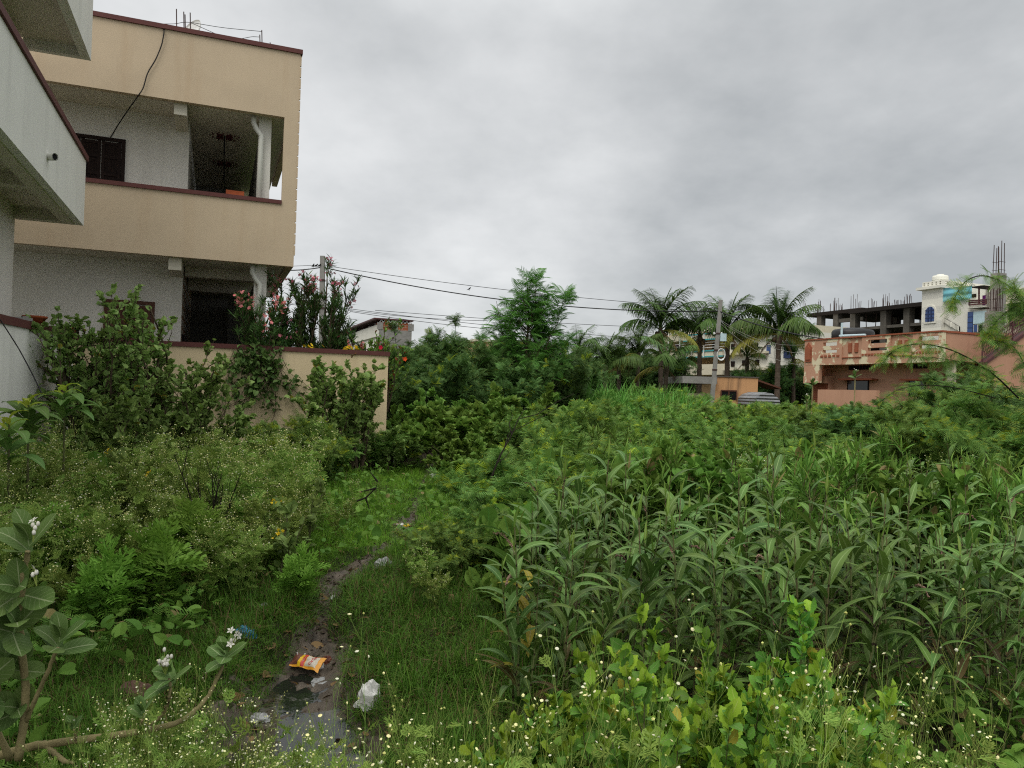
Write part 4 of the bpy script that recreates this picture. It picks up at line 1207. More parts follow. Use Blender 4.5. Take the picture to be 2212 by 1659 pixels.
for k in range(7): x_ = xL_ + (-2.2 - xL_) * k / 6; g.box(x_ - .12, x_ + .12, .3, .6, zfl - .1, ztp - .25)
g.build('verandah_post', M_TWHITE, R)
g = Geo(); g.box(xL_ - .4, .15, -.5, xr_ + .1, ztp - .12, ztp); g.build('roof_edge', M_DRED, R)
g = Geo(); g.box(xL_ + .2, -2.2, 3.0, 3.2, zfl - 1, ztp - .2); g.build('verandah_back', M_SKELD, R)
g = Geo()
for k in range(9): y_ = xr_ * k / 9; g.bar((.05, y_, ztp - .35), (.05, y_ + xr_ / 18, ztp - .12), .025, 4); g.bar((.05, y_ + xr_ / 18, ztp - .12), (.05, y_ + xr_ / 9, ztp - .35), .025, 4)
g.build('roof_truss', M_PLATE, R)
g = Geo(); g.box(hb(*zo(1480, 1050))[0], hb(*zo(1570, 1050))[0], -.06, -.003, zfl - 3.2, zfl - 1.6); g.build('window', M_BLACK, R)

# --- three pale houses behind the thorn trees
for nm, lab, p0, p1, D, mt, top in (
        ('pink_flat_roof_house', 'pale pink flat-roofed house glimpsed over the thorn bush', (1028, 770), (1092, 770), 70, 'pk', 737),
        ('grey_house', 'grey-white house with a dark upper opening behind the feathery tree', (1088, 760), (1170, 760), 76, 'gw', 738),
        ('low_cream_house', 'long low cream house behind the thorn bushes', (985, 770), (1200, 770), 84, 'cr', 752)):
    F_ = frame_front(p0[0], p0[1], D); R = F_.root(nm, lab, 'house', 'pale houses behind the thorn trees')
    x_ = F_.hit(*p1)[0]; z_ = F_.hit(p0[0], top)[1]
    mt_ = {'pk': M_OCHRE, 'gw': M_TWHITE, 'cr': M_TCREAM}[mt]
    g = Geo(); g.box(0, x_, 0, 7, -1, z_); g.build('wall', mt_, R)
    g = Geo(); g.box(-.2, x_ + .2, -.25, 7.1, z_, z_ + .2); g.build('roof_edge', M_TCREAM if mt != 'gw' else M_CONC, R)
    for f in ((.12, .3), (.55, .75)):
        g = Geo(); g.box(x_ * f[0], x_ * f[1], -.04, -.003, z_ - 1.5, z_ - .6); g.build('window', M_BLACK, R)

# ------------------------------------------------------------------ poles and wires
def pole(px0, py0, px1, py1, D, r, label, base_w, extra):
    B = at(px0, py0, D); T_ = at(px1, py1, D)
    dirv = (T_ - B); k = (B[2] + .4) / dirv[2]; B = B - dirv * k
    R = empty('utility_pole', tuple(B), 0, label, 'utility pole', 'concrete utility poles')
    L = np.linalg.norm(T_ - B); e = norm(T_ - B)
    g = Geo()
    for a, b in (((-1, -.7), (1, -.7)),): pass
    w0, w1 = r * 1.25, r
    V = []
    for P_, w in ((np.zeros(3), w0), (T_ - B, w1)):
        for sx_, sy_ in ((-1, -.8), (1, -.8), (1, .8), (-1, .8)): V.append(P_ + np.array([sx_ * w, sy_ * w, 0]))
    g.add(V, [[(0, 3, 2, 1), (4, 5, 6, 7), (0, 1, 5, 4), (1, 2, 6, 5), (2, 3, 7, 6), (3, 0, 4, 7)]])
    g.build('shaft', M_CONC, R)
    g = Geo()
    for f in extra:
        c_ = (T_ - B) * f; g.box(c_[0] - r * 1.25, c_[0] + r * 1.25, c_[1] - r * 1.1, c_[1] + r * 1.1, c_[2] - .04, c_[2] + .04)
    g.build('clamp', M_STEEL, R)
    g = Geo(); c_ = (T_ - B) * extra[0]
    for s in (-1, 1): g.lathe([(.02, -.06), (.05, -.04), (.03, 0), (.05, .04), (.02, .07)], 8, c=(c_[0] + s * r * 2.2, c_[1], c_[2]))
    g.bar((c_[0] - r * 2.4, c_[1], c_[2]), (c_[0] + r * 2.4, c_[1], c_[2]), .02, 5)
    g.build('insulator', M_PLATE, R)
    return R, B, T_
R1, B1, T1 = pole(695, 700, 697, 553, 36.0, .105, 'grey concrete utility pole rising behind the pink oleander', .2, (.86, .70))
g = Geo(); c_ = (T1 - B1) * .74; g.box(c_[0] - .5, c_[0] - .12, c_[1] - .2, c_[1] + .12, c_[2] - .5, c_[2]); g.build('junction_box', M_OCHRE, R1)
g = Geo(); c_ = (T1 - B1); g.bar((c_[0] + .45, c_[1] + .1, 2.0), (c_[0] + .3, c_[1], c_[2] * .73), .06, 8); g.build('stay_pipe', M_PLATE, R1)
R2, B2, T2 = pole(1538, 866, 1557, 648, 38.0, .085, 'tall leaning grey concrete utility pole in front of the old shed', .2, (.76, .64, .5))
g = Geo(); c_ = (T2 - B2) * .72; g.box(c_[0] + .12, c_[0] + .42, c_[1] - .12, c_[1] + .1, c_[2] - .1, c_[2] + .28); g.build('meter_box', M_PALEBLUE, R2)
g = Geo(); c_ = (T2 - B2) * .63
for k in range(3): g.tube([(c_[0] + .2 + .2 * math.cos(t), c_[1] - .15 - .02 * k, c_[2] - .15 + (.24 + .03 * k) * math.sin(t)) for t in np.linspace(0, 2 * PI, 14)], .018, 4)
g.build('wire_coil', M_PLATE, R2)

def span(name, a, b, sag, r, label, cat, mt=None, group=None, n=40):
    a = np.array(a); b = np.array(b); t = np.linspace(0, 1, n)[:, None]
    P = a * (1 - t) + b * t; P[:, 2] -= 4 * sag * (t * (1 - t))[:, 0]
    c = Geo(); c.tube(P, r, 5)
    return tag(c.build(name, mt or M_WIRE), label, cat, group)
pA = at(697, 577, 36); pB = at(1553, 672, 38)
span('cable', pA, pB, .62, .026, 'thick black cable sagging between the two utility poles', 'cable', group='overhead lines')
span('cable', at(560, 580, 35), pA, .12, .025, 'thick black cable running from the beige house to its nearest pole', 'cable', group='overhead lines')
span('overhead_wire', at(697, 573, 36), at(1556, 667, 38), .22, .013, 'thin wire just above the thick cable between the poles', 'wire', group='overhead lines')
span('overhead_wire', at(560, 576, 35), at(697, 572, 36), .02, .011, 'thin wire from the beige house to the pole top', 'wire', group='overhead lines')
span('cable', pB, at(1900, 742, 33), .35, .03, 'black cable falling from the leaning pole towards the peach house', 'cable', group='overhead lines')
for i, (p, q_, s, lab) in enumerate((
        ((1500 * K, 1241 * K, 60), (2700 * K, 1313 * K, 66), .15, 'uppermost of the far thin wires behind the feathery tree'),
        ((1330 * K, 1232 * K, 60), (1950 * K, 1283 * K, 62), .2, 'second far wire crossing above the brick-topped house'),
        ((1400 * K, 1246 * K, 58), (2000 * K, 1320 * K, 60), .1, 'far wire slanting down past the brick storey roof'),
        ((1250 * K, 1215 * K, 58), (2700 * K, 1362 * K, 66), .3, 'lowest far wire passing behind the palms'),
        ((560, 648, 40), (760, 668, 60), .1, 'faint wire behind the beige house corner column'),
        ((560, 662, 40), (770, 690, 62), .1, 'faint lower wire behind the corner column and oleander'))):
    span('overhead_wire', at(*p), at(*q_), s, .02, lab, 'wire', group='overhead lines')
for i, (q_, lab) in enumerate((((1760, 742, 34), 'upper pale service wire from the leaning pole to the peach house'), ((1790, 765, 34), 'middle pale service wire from the leaning pole to the peach house'),
                               ((1752, 790, 33.5), 'lowest pale service wire from the leaning pole to the peach house'))):
    span('service_wire', at(1556, 690 + i * 4, 38), at(*q_), .5, .007, lab, 'wire', M_CONC, 'service wires to the peach house')
# birds on the wires
def bird(px, py, D, label, s=.13):
    P = at(px, py, D)
    g = Geo(); seg = [(0, 0, .0), (0, 0, .02)]
    # one continuous body: lathe along a bent axis
    ax = [(-1.5, -.25, .02), (-1.1, -.12, .10), (-.6, .02, .16), (-.1, .2, .36), (.3, .42, .42), (.55, .66, .34), (.66, .82, .26), (.74, 1.0, .27), (.9, 1.06, .2), (1.02, 1.04, .09), (1.25, 1.0, .02)]
    g.tube([(a * s, 0, b * s + .06) for a, b, r_ in ax], [max(.01, r_) * s for a, b, r_ in ax], 8)
    for y in (-.1, .1): g.bar((.1 * s, y * s, .1), (.12 * s, y * s, 0.0), .006, 4)
    o = g.build('bird', M_WIRE, loc=tuple(P), rz=random.uniform(-1, 1), smooth=True)
    tag(o, label, 'bird', 'birds on the overhead lines')
for px, lab in ((676, 'leftmost dark bird on the thick cable by the oleander pole'), (682, 'middle dark bird on the thick cable by the oleander pole'), (689, 'bird on the thick cable right beside the oleander pole')):
    P = at(px, 578.5, 35.9); bird(px, 578, 35.9, lab, .1)
bird(1013, 628, 36.7, 'lone small bird on the thin wire left of the feathery tree', .09)
# ------------------------------------------------------------------ plants
L_GRASS = leaf_mat('grass blade', (.036, .092, .016), (.072, .145, .026), trans=.3, rough=.5, dead=((.15, .11, .05), .16))
L_SMART = leaf_mat('smartweed leaf', (.045, .098, .032), (.080, .148, .042), mid=(.22, .32, .11), dead=((.12, .085, .03), .03), trans=.22, rough=.5, midw=.05, spec=.25)
L_SMARTY = leaf_mat('young smartweed leaf', (.085, .17, .04), (.12, .20, .05), mid=(.3, .38, .15), trans=.3, rough=.42)
L_YELLOWING = leaf_mat('yellowing smartweed leaf', (.42, .36, .05), (.28, .30, .06), mid=(.45, .4, .15), trans=.25)
L_LIME = leaf_mat('lime hibiscus leaf', (.115, .225, .028), (.175, .28, .036), mid=(.33, .42, .09), dead=((.38, .33, .05), .04), trans=.3, rough=.5, veins=True, midw=.03)
L_LIMED = leaf_mat('mature hibiscus leaf', (.055, .15, .035), (.09, .205, .04), mid=(.17, .26, .09), trans=.25, rough=.45, veins=True, midw=.03)
L_PARTH = leaf_mat('cut feathery leaf', (.10, .175, .05), (.155, .235, .068), trans=.25, rough=.6)
L_PARTHF = leaf_mat('small white flower head', (.52, .53, .36), (.72, .72, .56), trans=.1, rough=.8)
L_PARTHS = leaf_mat('pale green stem', (.10, .17, .05), (.155, .22, .075), trans=0, rough=.6)
L_PARTHG = leaf_mat('yellow-green flower bud', (.27, .31, .13), (.40, .43, .22), trans=.1, rough=.8)
L_MESQ = leaf_mat('feathery thorn leaf', (.066, .145, .046), (.118, .20, .062), trans=.25, rough=.55, dead=((.25, .28, .03), .05))
L_MESQD = leaf_mat('dark feathery thorn leaf', (.042, .098, .04), (.072, .14, .054), trans=.2, rough=.55, dead=((.16, .19, .03), .04))
L_MESQY = leaf_mat('yellow feathery tip', (.20, .29, .03), (.27, .35, .04), trans=.3, rough=.55)
L_LEUC = leaf_mat('leadtree leaf', (.045, .125, .036), (.08, .18, .048), trans=.28, rough=.5)
L_MOUND = leaf_mat('bright creeper leaf', (.07, .15, .038), (.12, .205, .055), mid=(.13, .28, .06), trans=.28, rough=.45, midw=.03)
L_ABUT = leaf_mat('grey-green mallow leaf', (.105, .175, .07), (.175, .255, .105), mid=(.17, .25, .1), trans=.25, rough=.6, dead=((.3, .26, .04), .012), midw=.03)
L_IVY = leaf_mat('creeper leaf', (.05, .105, .042), (.085, .15, .058), mid=(.13, .22, .07), trans=.25, rough=.45, midw=.03)
L_OLEA = leaf_mat('oleander leaf', (.025, .065, .025), (.05, .105, .035), mid=(.08, .15, .06), trans=.15, rough=.4)
L_PINK = leaf_mat('pink oleander flower', (.66, .16, .20), (.72, .30, .34), trans=.2, rough=.7)
L_RED = leaf_mat('red hibiscus flower', (.62, .02, .015), (.7, .05, .03), trans=.2, rough=.6)
L_YEL = leaf_mat('yellow flower', (.8, .52, .02), (.85, .62, .04), trans=.2, rough=.6)
L_HIBI = leaf_mat('hibiscus leaf', (.06, .13, .03), (.10, .18, .04), trans=.2, rough=.4, dead=((.2, .07, .03), .12))
L_CALO = leaf_mat('milkweed leaf', (.056, .118, .046), (.085, .155, .06), mid=(.32, .40, .20), trans=.2, rough=.55, veins=True, midw=.028)
L_CALOF = leaf_mat('white milkweed bud', (.70, .68, .58), (.78, .76, .68), trans=.15, rough=.6)
L_CASTOR = leaf_mat('big drooping leaf', (.06, .13, .045), (.10, .18, .06), mid=(.2, .28, .1), trans=.25, rough=.5, veins=True)
L_CASTORY = leaf_mat('yellow-green top leaf', (.22, .33, .05), (.3, .4, .07), mid=(.35, .42, .12), trans=.3, rough=.5)
L_PALM = leaf_mat('coconut leaflet', (.034, .075, .026), (.062, .112, .038), trans=.2, rough=.4)
L_PALMY = leaf_mat('yellowing coconut leaflet', (.14, .16, .035), (.24, .22, .06), trans=.2, rough=.45)
L_REED = leaf_mat('tall reed blade', (.05, .14, .035), (.09, .20, .05), trans=.25, rough=.45)
L_DRY = leaf_mat('dry leaf', (.16, .10, .04), (.25, .17, .08), trans=.1, rough=.8)
L_WEED = leaf_mat('mixed weed leaf', (.055, .13, .03), (.11, .20, .05), trans=.25, rough=.5, dead=((.24, .2, .08), .05))
L_SPIKE = leaf_mat('pinkish flower spike', (.26, .15, .12), (.34, .22, .17), trans=.1, rough=.8)
M_BARK = plain('grey-brown bark', (.10, .075, .05), .9, .1, .4, 12, .5)
M_DARKBARK = plain('dark dead wood', (.028, .022, .018), .9, .1, .3, 12, .4)
M_STEM = plain('green-brown stem', (.10, .105, .04), .7, .2, .35, 20)
M_PALMBARK = plain('ringed palm bark', (.13, .10, .075), .95, .1, .45, 6, .6)
M_MILKSTEM = plain('pale tan milkweed stem', (.30, .25, .12), .75, .2, .3, 14, .4)
m, nt, out = new_mat('jointed smartweed stem')
t = N(nt, 'ShaderNodeTexCoord'); s = N(nt, 'ShaderNodeSeparateXYZ'); nt.links.new(t.outputs['UV'], s.inputs[0])
k = math_(nt, 'LESS_THAN', math_(nt, 'FRACT', math_(nt, 'MULTIPLY', s.outputs[1], 11.0)), .14)
finish(nt, out, mix(nt, mix(nt, (.12, .15, .05), (.12, .10, .045), ramp(nt, noise(nt, 3), .45, .6)), (.03, .018, .012), k), .5, .35)
M_JOINT = m

T_BLADE = [strip_leaf(1, .03, [(0, .8), (.4, 1), (.8, .55), (1, .02)], d, 4, .2) for d in ((1.35, .5), (1.2, -.6), (1.1, -1.3), (1.45, .9), (.9, -.9), (.6, .1))]
T_LANCE = [strip_leaf(1, .185, LANCE, d, 7, .22, tw) for d, tw in (((1.0, -.5), .2), ((.8, -.8), -.3), ((1.15, -.15), .3), ((.6, -.6), 0), ((.9, .15), -.2))]
T_LANCEUP = [strip_leaf(1, .12, LANCE, d, 6, .5) for d in ((1.45, 1.25), (1.3, .8))]
T_OBOV = [strip_leaf(1, .62, OBOV, d, 7, .12, tw) for d, tw in (((.5, -.1), .1), ((.3, -.5), -.15), ((.8, .3), 0))]
T_SERR = [strip_leaf(1, .66, SERR, d, 10, .18, tw) for d, tw in (((.5, -.2), .15), ((.2, -.6), -.15), ((.9, .5), 0))]
T_ROUND = [round_leaf(1, .95, f, l) for f, l in ((.15, 0), (.28, 3), (.05, 2))]
T_HEART = [round_leaf(1, .85, f, 0) for f in (.12, .25)]
T_OLEA = [strip_leaf(1, .13, LANCE, d, 3, .15) for d in ((.2, -.2), (.1, -.6))]
T_FEATH = [feather(1, 6, .40, .036, d, 1.0) for d in (-.25, -.5, .1)]
T_FEATHN = [feather(1, 9, .30, .03, d, 1.1, 1) for d in (-.2, -.5)]
T_LEUC = [feather(1, 7, .50, .032, d, .85, 2, .35) for d in (-.45, -.7, -.2)]
T_DISS = [dissected(1, .62)]
T_FLOW = [disc_flower(1, 6, .4)]
T_PETAL = [petal_flower(5)]
T_BOBJ = [disc_flower(1, 5, .9)]

def multi(g, tpls, O, Y, S, up=None, upj=.35, mi=0):
    O = np.asarray(O); Y = np.asarray(Y); S = np.ones(len(O)) * S
    k = rng.integers(0, len(tpls), len(O))
    for i, t_ in enumerate(tpls):
        m_ = k == i
        if m_.any(): g.scatter(t_, O[m_], Y[m_], S[m_], None if up is None else (up[m_] if np.ndim(up) == 2 else up), upj, mi)
    return g

def place(proto, first, loc, rz, sc, tilt=0):
    o = proto if first else copy_tree(proto)
    o.location = tuple(loc); o.rotation_euler = (random.uniform(-tilt, tilt), random.uniform(-tilt, tilt), rz)
    o.scale = (sc, sc, sc) if np.isscalar(sc) else tuple(sc)
    return o

def curve_pts(a, d, L, n=6, up=0.0, wob=.12, droop=0.0):
    """wandering twig from a in direction d"""
    P = [np.array(a, float)]; d = np.array(d, float); d /= np.linalg.norm(d)
    for i in range(n):
        P.append(P[-1] + d * L / n)
        d = d + np.array([0, 0, up - droop * i / n]) + rng.normal(0, wob, 3); d /= np.linalg.norm(d)
    return np.array(P)

def along(P, n, t0=0.0, t1=1.0):
    t = rng.uniform(t0, t1, n) * (len(P) - 1); i = np.minimum(t.astype(int), len(P) - 2); f = (t - i)[:, None]
    return P[i] * (1 - f) + P[i + 1] * f, norm(P[i + 1] - P[i])

def skeleton(H, R, nstem, ntwig, spread=.75, wob=.12, twigL=.4, base=.12, up=.05, nsub=0, droop=0.0):
    """stems fanning from the base to a rounded crown with side twigs. returns tubes, twig polylines"""
    stems = []; twigs = []
    for i in range(nstem):
        a = 2 * PI * i / nstem + rng.uniform(-.4, .4); r = R * math.sqrt(rng.uniform(0.02, 1)) * spread
        tip = np.array([r * math.cos(a), r * math.sin(a), H * (1 - .45 * (r / R) ** 2) * rng.uniform(.8, 1.02)])
        b0 = np.array([base * R * math.cos(a), base * R * math.sin(a), 0])
        d = norm(tip - b0); L = np.linalg.norm(tip - b0)
        P = curve_pts(b0, d + (0, 0, .25), L, 7, 0, wob * .6, .12)
        stems.append(P)
        for j in range(ntwig):
            t_ = rng.uniform(.18, 1); p, dd = along(P, 1, t_, t_)
            o = rand_dirs(1, -.15)[0]; out_ = norm(np.array([p[0][0], p[0][1], .25 * H]) + 1e-6)
            tw = curve_pts(p[0], dd[0] * .5 + o * .9 + out_ * .45 + (0, 0, up), twigL * H * rng.uniform(.5, 1.1), 5, up * .5, wob, droop)
            twigs.append(tw)
            for q in range(nsub):
                p2, d2 = along(tw, 1, .3, 1)
                twigs.append(curve_pts(p2[0], d2[0] + rand_dirs(1, -.4)[0] * .9, twigL * H * .45 * rng.uniform(.5, 1), 4, up * .3, wob, droop))
    return stems, twigs

def wood(stems, twigs, r0, r1, name, mt, parent, n=4):
    g = Geo()
    for P in stems: g.tube(P, np.linspace(r0, r0 * .3, len(P)), n + 1, cap=False)
    for P in twigs: g.tube(P, np.linspace(r1, r1 * .35, len(P)), 3, cap=False)
    return g.build(name, mt, parent)

def leaves_on(g, lines, per, tpls, size, t0=.15, out=.8, upz=.15, var=.3, mi=0, upj=.4, jit=0.0):
    O = []; Y = []
    for P in lines:
        p, d = along(P, per, t0, 1)
        O.append(p + rng.normal(0, jit, p.shape) if jit else p); Y.append(d * .4 + rand_dirs(per, -.6) * out + (0, 0, upz))
    O = np.concatenate(O); Y = np.concatenate(Y)
    return multi(g, tpls, O, Y, size * rng.uniform(1 - var, 1 + var, len(O)), None, upj, mi)

def shrub(name, label, cat, group, H, R, nstem, ntwig, per, tpls, size, mleaf, mwood=None, nsub=0, flowers=None, tips=None, leafname='foliage', **kw):
    root = empty(name, (0, 0, 0), 0, label, cat, group)
    lk = {k_: kw.pop(k_) for k_ in ('t0', 'out', 'upz', 'jit', 'upj') if k_ in kw}
    st, tw = skeleton(H, R, nstem, ntwig, nsub=nsub, **kw)
    wood(st, tw, .012 * H + .003, .0035 * H + .0015, 'branches', mwood or M_BARK, root)
    g = Geo(); leaves_on(g, tw, per, tpls, size, **lk)
    for P in st: leaves_on(g, [P], max(1, per), tpls, size, .45)
    g.build(leafname, mleaf, root)
    if tips:
        n_, tt, sz, mt_ = tips; g = Geo()
        sel = [tw[i] for i in rng.choice(len(tw), min(len(tw), n_), replace=False)]
        leaves_on(g, sel, 4, tt, sz, .75); g.build('young_foliage', mt_, root)
    if flowers:
        n_, tt, sz, mt_, fn = flowers; g = Geo()
        hi = sorted(tw, key=lambda P: -P[-1][2] - .6 * np.linalg.norm(P[-1][:2]))[:max(n_ * 2, 4)]
        sel = [hi[i] for i in rng.choice(len(hi), min(len(hi), n_), replace=False)]
        O = np.concatenate([P[-1] + rng.normal(0, sz * 1.2, (random.randint(3, 7), 3)) for P in sel])
        multi(g, tt, O, rand_dirs(len(O), -.2), sz * rng.uniform(.7, 1.2, len(O)), rand_dirs(len(O), 0), .2); tag(g.build(fn, mt_, root), kind='stuff')
    return root
def in_poly(x, y, poly):
    x = np.asarray(x); y = np.asarray(y); c = np.zeros(x.shape, bool); n = len(poly)
    for i in range(n):
        x1, y1 = poly[i]; x2, y2 = poly[(i + 1) % n]
        if y1 == y2: continue
        k = ((y1 > y) != (y2 > y)) & (x < (x2 - x1) * (y - y1) / (y2 - y1) + x1)
        c ^= k
    return c

# ground regions, read as outlines on the flat ground (photo columns / rows of their bases)
def gpoly(pts): return [tuple(hit_z(x, max(y, 872), 0)[:2]) for x, y in pts]
SMART_P = gpoly([(1090, 1640), (1110, 1400), (1180, 1300), (1330, 1265), (1560, 1215), (1800, 1180), (2100, 1150), (2400, 1130), (2560, 1200), (2560, 1740), (1090, 1740)])

# --- smartweed stand: eight plants grown once, then planted out
def smartweed(i):
    h_ = rng.uniform(.95, 1.22)
    root = empty('smartweed', (0, 0, 0), 0, 'tall jointed smartweed with long drooping lance leaves in the dense stand beside the ditch', 'plant', 'smartweed stand')
    P = curve_pts((0, 0, 0), (rng.normal(0, .06), rng.normal(0, .06), 1), h_, 8, .02, .035)
    g = Geo(); g.tube(P, np.linspace(.0075, .0035, len(P)), 6, cap=False)
    lines = [P]
    if i % 3 == 0:
        p, d = along(P, 1, .4, .5); b = curve_pts(p[0], d[0] + (rng.normal(0, .5), rng.normal(0, .5), .1), h_ * .45, 5, .12, .03); g.tube(b, np.linspace(.005, .003, len(b)), 5, cap=False); lines.append(b)
    g.build('stem', M_JOINT, root, smooth=True)
    g = Geo(); gy_ = Geo()
    for P_ in lines:
        n = 13 if P_ is P else 6
        a0 = rng.uniform(0, 6)
        for j in range(n):
            t_ = .22 + .74 * (j + .5) / n if P_ is P else .25 + .7 * (j + .5) / n
            p, d = along(P_, 1, t_, t_)
            a = a0 + j * 2.4 + rng.normal(0, .25)
            o = np.array([math.cos(a), math.sin(a), 0])
            s_ = .30 * (1.0 - .28 * abs(t_ - .7) / .7) * rng.uniform(.75, 1.12)
            multi(g, T_LANCE, p, o[None], [s_], None, .12)
        tip = P_[-1]
        for a in (a0, a0 + 2.6)[:1 + i % 2]: multi(gy_, T_LANCEUP, tip[None], np.array([[math.cos(a), math.sin(a), 0]]), [.12 * rng.uniform(.6, 1.2)], None, .05)
    g.build('leaf_blades', L_SMART, root, smooth=True); gy_.build('young_leaves', L_SMARTY, root, smooth=True)
    if i % 5 == 1:
        g = Geo(); b = curve_pts(P[-2], (rng.normal(0, .6), rng.normal(0, .6), .8), .16, 6, -.2, .1, .5)
        O, _ = along(b, 40, .3, 1); g.tube(b, .0015, 3); g.scatter(T_BOBJ[0], O + rng.normal(0, .003, O.shape), rand_dirs(40), .0045); g.build('flower_spike', L_SPIKE, root)
    return root
SW = [smartweed(i) for i in range(10)]
spots = []
tries = 0
while len(spots) < 296 and tries < 60000:
    tries += 1
    # denser towards the camera, where each plant shows
    D = 3.55 + (11.2 - 3.55) * rng.uniform(0, 1) ** 1.25; px = rng.uniform(1060, 2330); p = G(px, D)
    if not in_poly(p[0], p[1], SMART_P): continue
    md = .115 + .012 * (D - 3.5)
    if any((p[0] - q[0]) ** 2 + (p[1] - q[1]) ** 2 < md * md for q in spots): continue
    spots.append(p)
for i, p in enumerate(spots):
    o = place(SW[i % 10], i < 10, p + (0, 0, -.02), rng.uniform(0, 6.28), rng.uniform(.74, 1.12) * (1.0 + .010 * (p[1] - 4)), .08)
# the plant whose leaves are turning yellow
root = smartweed(1); root['label'] = 'smartweed with yellowing lower leaves at the near corner of the stand by the ditch'
for ch in root.children:
    if ch.name.startswith('leaf_blades'):
        g = Geo(); P = np.array([(0, 0, z) for z in np.linspace(.25, 1.0, 8)])
        for j in range(9):
            a = 2.2 + rng.uniform(-.9, 1.5); multi(g, T_LANCE[:2], np.array([(0, 0, rng.uniform(.3, .95))]), np.array([[math.cos(a), math.sin(a), 0]]), [rng.uniform(.2, .27)], None, .1)
        g.build('yellow_leaves', L_YELLOWING, root, smooth=True)
root.location = tuple(G(1135, 3.75)); root.scale = (.95,) * 3

# --- parthenium: bushy weeds with clouds of tiny white flowers
def parthenium(H, R, nst, nfl, fs, label, group, leafy=40, bud=.5, name='white_top_weed', lsize=.11, wr=.004):
    root = empty(name, (0, 0, 0), 0, label, 'weed', group)
    st, tw = skeleton(H, R, nst, 6, .9, .07, .30, .05, .35, 1)
    g = Geo()
    for P in st: g.tube(P, np.linspace(wr, wr * .4, len(P)), 5, cap=False)
    fine = []
    for P in tw:
        g.tube(P, np.linspace(wr * .4, wr * .2, len(P)), 3, cap=False)
        for q in range(5):
            p, d = along(P, 1, .45, 1); b = curve_pts(p[0], d[0] * .8 + rand_dirs(1, 0)[0] * .6 + (0, 0, .35), H * .11 * rng.uniform(.6, 1.2), 3, .05, .08); fine.append(b)
            g.tube(b, wr * .16, 3, cap=False)
    g.build('stems', L_PARTHS, root)
    tips = np.array([P[-1] for P in fine] + [P[-1] for P in tw])
    tips = tips[rng.permutation(len(tips))[:int(nfl * 1.8)]]; nfl = len(tips)
    isb = rng.uniform(0, 1, nfl) < bud
    g = Geo(); g.scatter(T_FLOW[0], tips[~isb], rand_dirs((~isb).sum()), fs * rng.uniform(.75, 1.2, (~isb).sum()), None, .5); tag(g.build('flowers', L_PARTHF, root), kind='stuff')
    g = Geo(); g.scatter(T_BOBJ[0], tips[isb] - (0, 0, fs), rand_dirs(isb.sum()), fs * .8 * rng.uniform(.6, 1.2, isb.sum()), None, .5); tag(g.build('buds', L_PARTHG, root), kind='stuff')
    g = Geo()
    low = st + [P for P in tw if P[0][2] < H * .8]
    k = max(1, leafy // len(low)); leaves_on(g, low, k, T_DISS, lsize, .1, .8, .1, .35); g.build('leaves', L_PARTH, root)
    return root
LBLP = 'bushy white-top weed with a haze of tiny flowers left of the path'
PM = [parthenium(rng.uniform(.8, 1.05), rng.uniform(.36, .5), 6, 200, .0072, LBLP, 'white-top weeds left of the path', 190, .68) for _ in range(6)]
PART_P = gpoly([(-150, 1400), (-150, 985), (250, 985), (480, 1000), (640, 1010), (660, 1060), (640, 1150), (690, 1215), (640, 1260), (560, 1300), (420, 1335), (250, 1355)])
spots = []; tries = 0
while len(spots) < 150 and tries < 20000:
    tries += 1
    D = rng.uniform(4.9, 13.0); p = G(rng.uniform(-120, 760), D)
    if not in_poly(p[0], p[1], PART_P): continue
    if any((p[0] - q[0]) ** 2 + (p[1] - q[1]) ** 2 < .30 ** 2 for q in spots): continue
    if ch_dist(p[0], p[1])[0] < .55: continue
    spots.append(p)
for i, p in enumerate(spots):
    pxp = project(p)[0]
    s_ = rng.uniform(.7, 1.1) * (1.0 if p[1] > 7.2 else .78)
    o = place(PM[i % 6], i < 6, p, rng.uniform(0, 6.28), (s_ * 1.1, s_ * 1.1, s_), .05)
# same weed on the far right behind the smartweeds
for i in range(26):
    p = G(rng.uniform(1500, 2140), rng.uniform(8.6, 11.2)); o = place(PM[i % 6], False, p, rng.uniform(0, 6), rng.uniform(.8, 1.05), .05)
    o['group'] = 'white-top weeds behind the smartweed stand'; o['label'] = 'white-top weed flowering between the smartweed stand and the thorn bushes'
# short ones edging the path
for i, (px, D) in enumerate(((640, 7.6), (690, 8.6), (735, 8.0), (760, 9.6), (930, 5.6), (905, 5.9), (700, 10.4), (620, 9.2))):
    o = place(PM[i % 6], False, G(px, D), rng.uniform(0, 6), rng.uniform(.35, .5), .1); o['group'] = 'short white-top weeds by the path'; o['label'] = 'short white-top weed at the edge of the muddy path'
